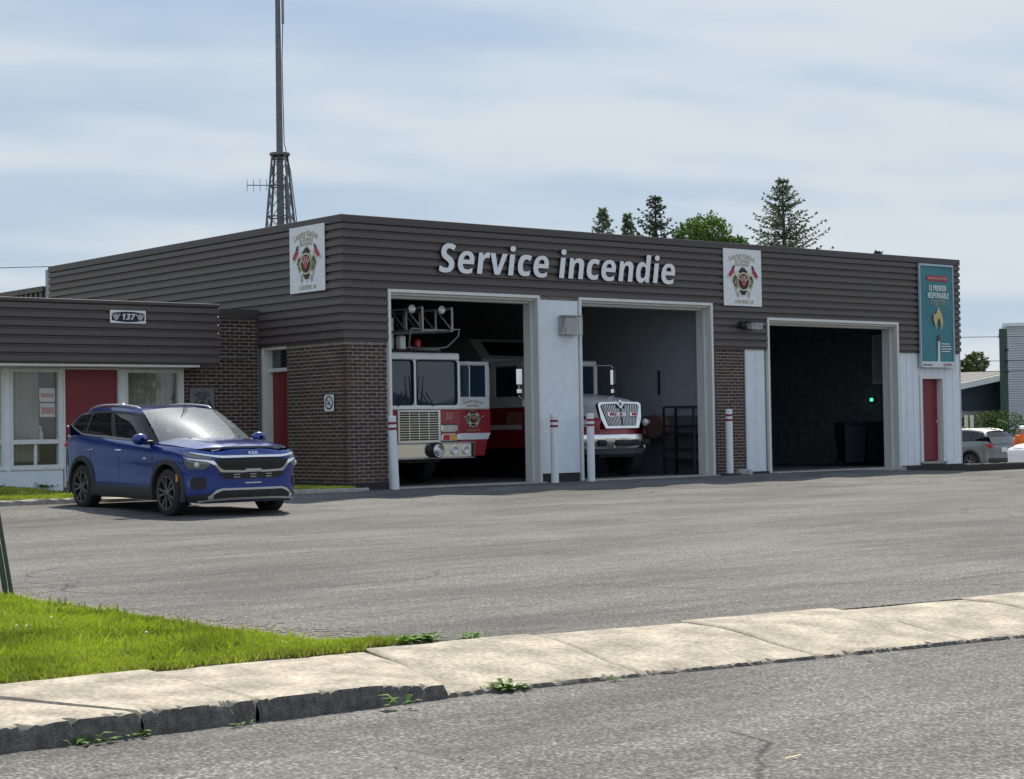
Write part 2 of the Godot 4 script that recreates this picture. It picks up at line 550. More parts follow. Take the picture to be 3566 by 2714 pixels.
# pale summer sky with thin high cloud
func sky_panorama() -> PanoramaSkyMaterial:
	var W := 1536
	var H := 768
	var n1 := FastNoiseLite.new(); n1.seed = 5; n1.frequency = 1.0; n1.fractal_octaves = 5; n1.fractal_gain = 0.55
	var n2 := FastNoiseLite.new(); n2.seed = 8; n2.frequency = 1.0; n2.fractal_octaves = 3
	var b := PackedFloat32Array(); b.resize(W * H * 3)
	for y in H:
		var el := (0.5 - (y + 0.5) / H) * PI
		var sy := sin(el)
		for x in W:
			var i := (y * W + x) * 3
			var col: Color
			if el < -0.01:
				col = Color(0.62, 0.63, 0.62)
			else:
				var az := (x + 0.5) / W * TAU
				# cloud sheet far overhead, drawn out along one direction
				var k := 1.0 / (sy + 0.10)
				var px := cos(az) * cos(el) * k
				var pz := sin(az) * cos(el) * k
				var u := px * -0.334 + pz * 0.943
				var v := px * 0.943 + pz * 0.334
				var c := n1.get_noise_2d(u * 0.42 + 3.0, v * 0.85) * 0.75 + n2.get_noise_2d(u * 0.16, v * 0.34 + 7.0) * 0.6 + 0.06
				c += n1.get_noise_2d(u * 0.8 + 40.0, v * 3.4) * 0.30
				var t := lerpf(0.28, 1.0, smoothstep(-0.50, 0.30, c))
				var blue := Color(0.42, 0.575, 0.80).lerp(Color(0.665, 0.738, 0.802), pow(1.0 - sy, 1.5))
				var cloud := Color(0.700, 0.760, 0.830).lerp(Color(0.800, 0.827, 0.846), pow(1.0 - sy, 1.5))
				col = blue.lerp(cloud, t)
			col = col.srgb_to_linear()
			if el >= -0.01:
				# bright veil of thin cloud round the sun
				var az2 := (x + 0.5) / W * TAU
				var dir := Vector3(sin(az2) * cos(el), sy, -cos(az2) * cos(el))
				var ang := rad_to_deg(acos(clampf(dir.dot(SUN), -1.0, 1.0)))
				var glow := 6.5 * exp(-ang / 6.0) + 0.16 * exp(-ang / 22.0)
				col = Color(col.r + glow, col.g + glow * 0.99, col.b + glow * 0.96)
			b[i] = col.r; b[i + 1] = col.g; b[i + 2] = col.b
	var im := Image.create_from_data(W, H, false, Image.FORMAT_RGBF, b.to_byte_array())
	var m := PanoramaSkyMaterial.new()
	m.panorama = ImageTexture.create_from_image(im)
	return m

# ---------------------------------------------------------------- ground
var undul := FastNoiseLite.new()
func lot_y(x: float, z: float) -> float:
	var y := lerpf(0.0, -0.09, smoothstep(0.5, 5.0, z)) - 0.028 * smoothstep(5.0, 18.0, z)
	y -= 0.17 * smoothstep(13.5, 18.0, x) * (1.0 - smoothstep(0.0, 7.0, z))
	y += undul.get_noise_2d(x * 0.55, z * 0.40) * 0.045 * smoothstep(0.6, 2.0, z) * (1.0 - smoothstep(4.0, 8.0, z))
	return y

func walk_back(x: float) -> float:
	if x < -12.7: return 18.80 + (x + 12.7) * 0.055
	return 18.80 + (x + 12.7) * 0.147

func span(a: float, b: float, n: int) -> Array:
	var o := []
	for i in n + 1: o.append(lerpf(a, b, float(i) / n))
	return o

func build_ground() -> void:
	undul.seed = 77; undul.frequency = 1.0; undul.fractal_octaves = 2
	var mb := MB.new()
	mb.col = Color(0.10, 0.13, 0.05)
	mb.quad(Vector3(-400, -1.0, -500), Vector3(500, -1.0, -500), Vector3(500, -1.0, 400), Vector3(-400, -1.0, 400))
	struct(obj("ground", mb, M.soil))
	# lot: fine where the camera looks, reaching from the hall to the sidewalk
	var lot := MB.new()
	var vn := FastNoiseLite.new(); vn.seed = 41; vn.frequency = 0.35; vn.fractal_octaves = 4
	var zs := span(-2.4, 1.0, 8) + span(1.25, 7.0, 30) + span(7.3, 19.0, 44)
	var xs := span(-30.0, -15.0, 12) + span(-14.7, 20.0, 130) + span(21.0, 46.0, 16)
	var P := []
	for z in zs:
		var row := []
		for x in xs:
			var zz: float = z
			if z > 17.0: zz = lerpf(17.0, walk_back(x) + 0.05, (z - 17.0) / 2.0)
			if z < -0.3 and x > 18.1: zz = lerpf(-0.3, -0.36, (-0.3 - z) / 2.1)
			row.append(Vector3(x, lot_y(x, zz), zz))
		P.append(row)
	for i in zs.size() - 1:
		for j in xs.size() - 1:
			var p: Vector3 = P[i][j]
			var g := 0.90 + vn.get_noise_2d(p.x, p.z * 2.0) * 0.14
			lot.col = Color(g, g * 1.0, g * 0.985)
			lot.quad(P[i][j], P[i][j + 1], P[i + 1][j + 1], P[i + 1][j])
	for j in xs.size() - 1: # skirts down to the ground sheet
		var a: Vector3 = P[zs.size() - 1][j]; var b: Vector3 = P[zs.size() - 1][j + 1]
		lot.quad(a, b, b + Vector3(0, -0.4, 0), a + Vector3(0, -0.4, 0))
		a = P[0][j]; b = P[0][j + 1]
		lot.quad(b, a, a + Vector3(0, -0.7, 0), b + Vector3(0, -0.7, 0))
	struct(obj("parking_lot", lot, M.lot_asphalt, null, 60))
	# road
	var road := MB.new()
	var rx := span(-30.0, -2.0, 56) + [10.0, 60.0]
	var rz := [19.0, 19.9, 20.4, 21.0, 21.6, 22.4, 23.2, 24.2, 26.0, 28.0, 30.5]
	var rp := []
	for z in rz:
		var row := []
		for x in rx:
			row.append(Vector3(x, -0.222 + undul.get_noise_2d(x * 0.8, z * 0.8 + 40) * 0.006, z + (walk_back(x) - 18.8)))
		rp.append(row)
	for i in rz.size() - 1:
		for j in rx.size() - 1:
			var p: Vector3 = rp[i][j]
			var g := 0.90 + vn.get_noise_2d(p.x * 0.7 + 90.0, p.z * 1.2) * 0.12
			road.col = Color(g, g * 0.985, g * 0.965)
			road.quad(rp[i][j], rp[i][j + 1], rp[i + 1][j + 1], rp[i + 1][j])
	struct(obj("road", road, M.road_asphalt, null, 60))
	# far verge of the road behind the camera, lawn in front of the houses there
	var v2 := MB.new()
	v2.box(Vector3(0, -0.55, 70.0), Vector3(160, 0.8, 76))
	struct(obj("far_verge", v2, M.soil))
	build_sidewalk()
	build_grass()
	build_kerbs()

func build_sidewalk() -> void:
	var root := Node3D.new()
	root.name = "sidewalk"
	add_child(root)
	struct(root)
	var nz := FastNoiseLite.new(); nz.seed = 51; nz.frequency = 1.0; nz.fractal_octaves = 3
	# joints along the walk: [x at the back, x at the front]
	var J := [[-21.6, -21.5], [-20.3, -20.2], [-19.0, -18.95], [-17.7, -17.6], [-16.35, -16.2], [-15.05, -14.6], [-13.95, -14.05], [-12.68, -13.02], [-11.66, -11.88], [-10.58, -10.72], [-9.45, -9.63], [-8.33, -8.5], [-7.2, -7.33], [-6.0, -6.1], [-4.8, -4.9], [-3.6, -3.7]]
	for k in J.size() - 1:
		var mb := MB.new()
		var nx := 60
		var nw := 14
		var low: bool = k >= 7
		var rows := []
		var lift: float = [0.0, 0.012, -0.006, 0.008][k % 4]
		for i in nw + 1:
			var t := float(i) / nw
			if i >= nw - 2: t = [0.965, 0.988, 1.0][i - nw + 2]
			var row := []
			for j in nx + 1:
				var s := float(j) / nx
				if j <= 1: s = [0.0, 0.012][j]
				if j >= nx - 1: s = [0.988, 1.0][j - nx + 1]
				var x0 := lerpf(J[k][0], J[k][1], t) + 0.009
				var x1 := lerpf(J[k + 1][0], J[k + 1][1], t) - 0.009
				var x := lerpf(x0, x1, s)
				var z := walk_back(x) + t * 1.23
				var y := -0.116 + lift * (1.0 - t)
				if low: y -= 0.078 * smoothstep(0.25, 1.0, t)
				elif k == 6: y -= 0.035 * smoothstep(0.55, 1.0, s) * smoothstep(0.4, 1.0, t)
				y += nz.get_noise_2d(x * 0.9, z * 0.9) * 0.006
				# worn, broken front edge
				var e := smoothstep(0.955, 1.0, t)
				var rough := nz.get_noise_2d(x * 7.0, 3.0) * 0.5 + nz.get_noise_2d(x * 26.0, 9.0) * 0.55 + nz.get_noise_2d(x * 60.0, 19.0) * 0.3
				y -= e * (0.008 + maxf(0.0, rough) * 0.040)
				z -= e * maxf(0.0, rough + 0.2) * 0.034
				if j == 0 or j == nx: y -= 0.012
				if i == 0: y -= 0.008
				row.append(Vector3(x, y, z))
			rows.append(row)
		mb.grid(rows)
		# kerb face
		var last: Array = rows[nw]
		var f1 := []; var f2 := []; var f3 := []
		for j in nx + 1:
			var p: Vector3 = last[j]
			var h := p.y + 0.24
			var zs := walk_back(p.x) + 1.23
			f1.append(Vector3(p.x, p.y - h * 0.30, zs + 0.004 + nz.get_noise_2d(p.x * 11.0, 20.0) * 0.014))
			f2.append(Vector3(p.x, p.y - h * 0.65, zs + 0.010 + nz.get_noise_2d(p.x * 8.0, 30.0) * 0.012))
			f3.append(Vector3(p.x, -0.26, zs + 0.014))
		var fm := MB.new()
		fm.grid([last, f1, f2, f3])
		for side in [0, nx]: # cheeks in the joints
			var pts := []
			var dn := []
			for i in nw + 1:
				pts.append(rows[i][side]); dn.append(rows[i][side] + Vector3(0, -0.12, 0))
			mb.grid([pts, dn], side == 0)
		var bk1 := []
		for p in rows[0]: bk1.append(p + Vector3(0, -0.14, 0))
		mb.grid([bk1, rows[0]])
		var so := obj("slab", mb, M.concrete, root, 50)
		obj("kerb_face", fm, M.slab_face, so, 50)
	# earth and grit under the joints
	var bed := MB.new()
	var bk := []; var fr := []
	for x in span(-22.0, -3.0, 60):
		var drop := 0.055 * smoothstep(-12.9, -12.3, x)
		bk.append(Vector3(x, -0.155, walk_back(x) - 0.02)); fr.append(Vector3(x, -0.19 - drop, walk_back(x) + 1.12))
	bed.grid([bk, fr])
	obj("joint_bed", bed, M.foundation, root)

func grass_tuft(blades: int, h: float, spread: float, sd: int, w := 0.006) -> ArrayMesh:
	var r := RandomNumberGenerator.new(); r.seed = sd
	var mb := MB.new()
	for i in blades:
		var a := r.randf() * TAU
		var p := Vector3(cos(a), 0, sin(a)) * r.randf() * spread
		var lean := Vector3(r.randfn(0, 0.75), 1.0, r.randfn(0, 0.75)).normalized()
		var hh := h * r.randf_range(0.55, 1.15)
		var sw := Vector3(cos(a + 1.3), 0, sin(a + 1.3)) * w
		var m := p + lean * hh * 0.55
		var t := p + lean * hh + Vector3(lean.x, -0.25, lean.z) * hh * 0.35
		var g := r.randf_range(0.8, 1.2)
		mb.col = Color(0.54, 0.56, 0.10) * g if r.randf() < 0.78 else Color(0.66, 0.58, 0.28) * g
		mb.quad(p - sw, p + sw, m + sw * 0.8, m - sw * 0.8)
		mb.tri(m - sw * 0.8, m + sw * 0.8, t)
	return mb.mesh()

func scatter(called: String, tuft: Mesh, m: Material, spots: Array, label: String) -> void:
	var mm := MultiMesh.new()
	mm.transform_format = MultiMesh.TRANSFORM_3D
	mm.use_colors = true
	mm.mesh = tuft
	mm.instance_count = spots.size()
	var pn := FastNoiseLite.new(); pn.seed = 15; pn.frequency = 1.1; pn.fractal_octaves = 3
	for i in spots.size():
		mm.set_instance_transform(i, spots[i])
		var o3: Vector3 = spots[i].origin
		var k := clampf(0.78 + pn.get_noise_2d(o3.x, o3.z) * 0.5 + rng.randf_range(-0.2, 0.2), 0.35, 1.0)
		var dry := clampf(0.5 + pn.get_noise_2d(o3.x * 0.8 + 50.0, o3.z * 0.8) * 1.2, 0.0, 1.0)
		mm.set_instance_color(i, Color(k, k * lerpf(1.0, 0.93, dry), k * lerpf(0.8, 1.0, dry)))
	var o := MultiMeshInstance3D.new()
	o.multimesh = mm
	o.material_override = m
	o.name = numbered(called)
	add_child(o)
	tag(o, label, "grass")
	stuff(o)

func lawn_y(x: float, z: float, d: float) -> float:
	return lot_y(x, z) + 0.004 + 0.03 * smoothstep(0.0, 0.6, d) * smoothstep(0.0, 0.5, walk_back(x) - z) - 0.012 * smoothstep(0.15, 0.0, walk_back(x) - z)

func build_grass() -> void:
	rng.seed = 61
	var soil := MB.new()
	# wedge of lawn between the lot and the sidewalk
	var rows := []
	for i in 25:
		var t := i / 24.0
		var row := []
		for j in 31:
			var s := pow(j / 30.0, 0.6)
			var z := lerpf(8.0, walk_back(-13.0) + 0.03, s)
			var edge := -12.72 + undul.get_noise_2d(z * 2.0, 5.0) * 0.08
			var x := lerpf(-24.0, edge, t)
			z = lerpf(8.0, walk_back(x) + 0.03, s)
			row.append(Vector3(x, lawn_y(x, z, edge - x), z))
		rows.append(row)
	soil.grid(rows)
	struct(obj("lawn", soil, M.soil, null, 60))
	var spots := []
	for i in 52000:
		var z := rng.randf_range(11.5, 18.86)
		var x := -12.66 - rng.randf() * 3.6
		if z > walk_back(x) + 0.02: continue
		var edge := -12.72 + undul.get_noise_2d(z * 2.0, 5.0) * 0.08
		var d := edge - x
		if d < 0.0: continue
		var thin := smoothstep(-0.02, 0.25, d)
		if rng.randf() > 0.25 + thin: continue
		if undul.get_noise_2d(x * 1.1 + 31.0, z * 1.1) > 0.42 and rng.randf() < 0.7: continue
		var bare := undul.get_noise_2d(x * 1.4, z * 1.4 + 17.0)
		if bare > 0.45 and d < 0.5: continue
		var sc := rng.randf_range(0.6, 1.25) * lerpf(0.6, 1.0, thin) * (1.7 if rng.randf() < 0.05 else 1.0)
		var b := Basis(Vector3.UP, rng.randf() * TAU).scaled(Vector3(sc, sc * rng.randf_range(0.8, 1.2), sc))
		spots.append(Transform3D(b, Vector3(x, lawn_y(x, z, d), z)))
	# ragged runners over the edge of the lot and along the back of the sidewalk
	for i in 320:
		var x := -12.75 + rng.randf() * rng.randf() * 0.5
		var z := walk_back(x) - 0.03 - absf(rng.randfn(0.0, 0.10))
		var b := Basis(Vector3.UP, rng.randf() * TAU).scaled(Vector3.ONE * rng.randf_range(0.6, 1.25))
		spots.append(Transform3D(b, Vector3(x, lot_y(x, z) + 0.003, z)))
	for i in 2600:
		var x := rng.randf_range(-16.0, -12.7)
		var z := walk_back(x) - 0.02 + rng.randfn(0.0, 0.022) + maxf(0.0, undul.get_noise_2d(x * 3.0, 90.0)) * 0.07
		var b := Basis(Vector3.UP, rng.randf() * TAU).scaled(Vector3.ONE * rng.randf_range(0.6, 1.2))
		spots.append(Transform3D(b, Vector3(x, -0.120, z)))
	scatter("grass", grass_tuft(9, 0.044, 0.038, 3, 0.0045), M.grass, spots, "bright green lawn grass in the corner beside the sidewalk")
	# white clover heads and pale sand washed along the edge
	var cl := MB.new()
	for i in 26:
		var z := rng.randf_range(13.0, 18.4)
		var x := -12.95 - rng.randf() * 1.6
		cl.lathe(Transform3D(Basis(), Vector3(x, lawn_y(x, z, 0.5), z)), [Vector2(0.0, 0.052), Vector2(0.008, 0.048), Vector2(0.010, 0.042), Vector2(0.006, 0.036), Vector2(0.0015, 0.034), Vector2(0.0015, 0.0)], 7)
	var co := obj("clover", cl, M.cream)
	tag(co, "tiny white clover heads dotted through the lawn corner", "clover")
	stuff(co)
	var sm := MB.new()
	for i in 2600:
		var z := rng.randf_range(13.2, 18.75)
		var wide := 0.10 + 0.16 * smoothstep(16.8, 18.3, z) + 0.10 * undul.get_noise_2d(z * 1.3, 61.0)
		var x := -12.68 + absf(rng.randfn(0.0, 1.0)) * maxf(0.03, wide) * 0.75
		if z > walk_back(x) - 0.02: continue
		var rad := rng.randf_range(0.006, 0.028)
		var ctr := Vector3(x, lot_y(x, z) + 0.006, z)
		var a0 := rng.randf() * TAU
		var rim := []
		for k in 6: rim.append(ctr + Vector3(cos(a0 + TAU * k / 6.0), 0, sin(a0 + TAU * k / 6.0)) * rad * rng.randf_range(0.6, 1.3) - Vector3(0, 0.003, 0))
		for k in 6: sm.tri(ctr, rim[k], rim[(k + 1) % 6])
	var so := obj("sand", sm, M.sand)
	tag(so, "pale sand washed along the edge of the lawn corner", "sand")
	stuff(so)
	# strip of grass before the annex
	var st := MB.new()
	var r2 := []
	for i in 13:
		var row := []
		for j in 7:
			var x := lerpf(-16.0, -5.02, i / 12.0)
			var z := lerpf(-2.84, 0.36, j / 6.0)
			row.append(Vector3(x, strip_y(z) , z))
		r2.append(row)
	st.grid(r2)
	struct(obj("lawn_strip", st, M.soil, null, 60))
	spots = []
	for i in 9000:
		var x := rng.randf_range(-9.2, -5.04)
		var z := rng.randf_range(-2.8, 0.38)
		var b := Basis(Vector3.UP, rng.randf() * TAU).scaled(Vector3.ONE * rng.randf_range(0.8, 1.5))
		spots.append(Transform3D(b, Vector3(x, strip_y(z), z)))
	scatter("grass", grass_tuft(6, 0.05, 0.05, 4, 0.009), M.grass, spots, "sunlit grass strip along the foot of the office annex")
	# shaded patch between the short kerb and the brick side wall
	var sp := MB.new()
	var r3 := []
	for i in 9:
		var row := []
		for j in 7:
			var x := lerpf(-2.35, -0.02, i / 8.0)
			var z := lerpf(-2.84, 0.38, j / 6.0)
			row.append(Vector3(x, 0.035, z))
		r3.append(row)
	sp.grid(r3)
	struct(obj("lawn_patch", sp, M.soil, null, 60))
	spots = []
	for i in 4200:
		var x := rng.randf_range(-2.3, -0.05)
		var z := rng.randf_range(-2.75, 0.38)
		var b := Basis(Vector3.UP, rng.randf() * TAU).scaled(Vector3.ONE * rng.randf_range(0.8, 1.6))
		spots.append(Transform3D(b, Vector3(x, 0.035, z)))
	scatter("grass", grass_tuft(6, 0.06, 0.05, 6, 0.009), M.grass, spots, "shaded grass patch between brick side wall and short kerb")

func strip_y(z: float) -> float:
	return lerpf(0.17, 0.07, clampf((z + 2.85) / 3.2, 0, 1))

func kerb(called: String, pts: Array, w: float, top: float, bottom: float, label: String) -> void:
	var mb := MB.new()
	var nz := FastNoiseLite.new(); nz.seed = 91; nz.frequency = 1.0; nz.fractal_octaves = 3
	var prof := [Vector2(-w, bottom), Vector2(-w, top - 0.012), Vector2(-w + 0.015, top), Vector2(-0.03, top), Vector2(-0.006, top - 0.022), Vector2(0.012, bottom)]
	var rows := []
	var n := int(pts[0].distance_to(pts[1]) / 0.12) + 2
	for i in n + 1:
		var t := float(i) / n
		var row := []
		for p in prof:
			var q: Vector3 = pts[0].lerp(pts[1], t)
			q += Vector3(0, p.y + lerpf(0.0, pts[2], t), p.x)
			if p.y > bottom: q += Vector3(0, nz.get_noise_2d(q.x * 5.0, p.x * 30.0) * 0.010, nz.get_noise_2d(q.x * 6.0 + 50.0, p.x * 30.0) * 0.010)
			row.append(q)
		rows.append(row)
	mb.grid(rows, true)
	for e in [0, n]:
		var c := Vector3.ZERO
		for p in rows[e]: c += p / 6.0
		for k in 6: mb.otri(rows[e][k], rows[e][(k + 1) % 6], c, rows[n / 2][0])
	tag(obj(called, mb, M.foundation if bottom < -0.5 else M.kerb, null, 40), label, "kerb")  # deep edge wall takes the darker foundation colour to look shaded

func build_kerbs() -> void:
	kerb("kerb", [Vector3(-16.0, 0, 0.5), Vector3(-5.0, 0, 0.5), -0.02], 0.15, 0.10, -0.12, "long worn concrete kerb in front of the annex grass strip")
	kerb("kerb", [Vector3(-2.5, 0, 0.55), Vector3(0.12, 0, 0.55), -0.03], 0.17, 0.085, -0.12, "short concrete kerb end beside the brick corner of the hall")
	kerb("kerb", [Vector3(17.98, 0, -0.18), Vector3(44.0, 0, -0.6), -0.1], 0.22, 0.015, -0.9, "low edge wall at the right end of the lot, coloured dark as in shade")
	# pale concrete path from the lot to the doors
	var mb := MB.new()
	mb.bb(Vector3(-3.72, -0.2, -2.8), Vector3(-2.38, 0.045, 0.75), 0.02)
	struct(obj("path", mb, M.concrete))
	# sloping concrete pad behind the parked car
	var pad := MB.new()
	pad.prism(PackedVector2Array([Vector2(-4.98, -0.2), Vector2(-3.74, -0.2), Vector2(-3.74, 0.03), Vector2(-4.98, 0.055)]), 3.5, Transform3D(Basis(), Vector3(0, 0, -2.82)))
	struct(obj("path", pad, M.concrete))
	# threshold aprons under the bay doors
	for a in [[0.97, 4.56], [5.61, 9.35], [11.06, 15.50]]:
		var t := MB.new()
		t.bb(Vector3(a[0] + 0.01, -0.3, -0.36), Vector3(a[1] - 0.01, 0.02, 0.22), 0.012)
		struct(obj("threshold", t, M.kerb))

# ---------------------------------------------------------------- fire hall
const PITCH := 0.1505
# ribbed sheet profile of one course: (height, depth)
func course_profile(y0: float, clip: float) -> Array:
	var raw := [Vector2(0, 0.0), Vector2(0.022, 0.0), Vector2(0.036, 0.044), Vector2(0.124, 0.038), Vector2(0.136, 0.0), Vector2(PITCH, 0.0)]
	var out := []
	for i in raw.size():
		var p: Vector2 = raw[i] + Vector2(y0, 0)
		if p.x >= clip:
			if out.is_empty() and i > 0:
				var q: Vector2 = raw[i - 1] + Vector2(y0, 0)
				out.append(q.lerp(p, (clip - q.x) / (p.x - q.x)))
			out.append(p)
	return out

# one siding course from a to b (points at depth 0), outward normal n; mitre shifts the ends by depth
func siding_board(parent: Node, a: Vector3, b: Vector3, n: Vector3, y0: float, clip: float, ma: float, mb_: float, m: Material) -> void:
	var prof := course_profile(y0, clip)
	if prof.size() < 2: return
	var d := (b - a).normalized()
	var mb := MB.new()
	var A := []; var B := []
	for p in prof:
		A.append(a + Vector3(0, p.x, 0) + n * p.y - d * p.y * ma)
		B.append(b + Vector3(0, p.x, 0) + n * p.y + d * p.y * mb_)
	mb.grid([A, B], true)
	if mb_ == 0.0: # open end of the rib
		for i in prof.size() - 1:
			if prof[i].y > 0.0 or prof[i + 1].y > 0.0:
				mb.quad(b + Vector3(0, prof[i].x, 0), B[i], B[i + 1], b + Vector3(0, prof[i + 1].x, 0))
	obj("siding_board", mb, M.sidings[absi(int(y0 * 371.0 + a.x * 17.0)) % 4], parent)

# bricks on a plane: origin corner o, direction u along the wall, normal n. rects = [u0, u1, y0, y1]
func lay_bricks(wall: Node, o: Vector3, u: Vector3, n: Vector3, u0: float, u1: float, y0: float, y1: float, keep: Callable, holes: Array, sd: int) -> void:
	var r := RandomNumberGenerator.new(); r.seed = sd
	var cw := 0.205
	var ch := 0.0672
	var bz := Basis(u, Vector3.UP, n)
	var full := MB.new(); full.cbox(Vector3.ZERO, Vector3(0.190, 0.050, 0.07), 0.004)
	var fm := full.mesh()
	var rest := {}
	var k := 0
	var y := y0
	while y + ch <= y1 + 0.001:
		var x := u0 - (cw * 0.5 if k % 2 == 1 else 0.0)
		while x < u1:
			var a := maxf(x, u0)
			var b := minf(x + cw - 0.017, u1)
			x += cw
			if b - a < 0.03: continue
			var skip := false
			for h in holes:
				if b > h[0] + 0.005 and a < h[1] - 0.005 and y + ch > h[2] + 0.005 and y < h[3] - 0.005: skip = true
			if skip: continue
			var c := o + u * ((a + b) * 0.5) + Vector3(0, y + ch * 0.5, 0) + n * (-0.067 + r.randf_range(-0.003, 0.003))
			var pick := r.randi() % 5
			var bas := bz * Basis(Vector3.FORWARD, r.randfn(0, 0.004))
			var sx := (b - a) / 0.190
			if keep.call((a + b) * 0.5, y):
				var bi := inst("brick", fm, M.brick[pick], wall)
				bi.transform = Transform3D(bas.scaled_local(Vector3(sx, 1, 1)), c)
			else:
				if not rest.has(pick): rest[pick] = MB.new()
				rest[pick].cbox(c, Vector3(b - a, 0.050, 0.07), 0.004, bas)
		y += ch
		k += 1
	for p in rest: stuff(obj("brickwork", rest[p], M.brick[p], wall))

func part(called: String, parent: Node, m: Material, a: Vector3, b: Vector3, bev := 0.0) -> MeshInstance3D:
	var mb := MB.new()
	mb.bb(a, b, bev)
	return obj(called, mb, m, parent)

func ribbed_panel(called: String, parent: Node, x0: float, x1: float, y0: float, y1: float, z: float, pitch := 0.30) -> void:
	# vertical metal cladding: each sheet with raised ribs
	var x := x0
	while x < x1 - 0.02:
		var e := minf(x + pitch, x1)
		var mb := MB.new()
		var w := e - x
		var prof := [Vector2(0, 0.0), Vector2(w * 0.10, 0.0), Vector2(w * 0.14, 0.014), Vector2(w * 0.22, 0.014), Vector2(w * 0.26, 0.0), Vector2(w * 0.62, 0.0), Vector2(w * 0.645, 0.006), Vector2(w * 0.685, 0.006), Vector2(w * 0.71, 0.0), Vector2(w - 0.004, 0.0), Vector2(w - 0.003, -0.012)]
		var A := []; var B := []
		for p in prof:
			A.append(Vector3(x + p.x, y0, z + p.y)); B.append(Vector3(x + p.x, y1, z + p.y))
		mb.grid([A, B], true)
		obj(called, mb, M.white_metal, parent)
		x = e

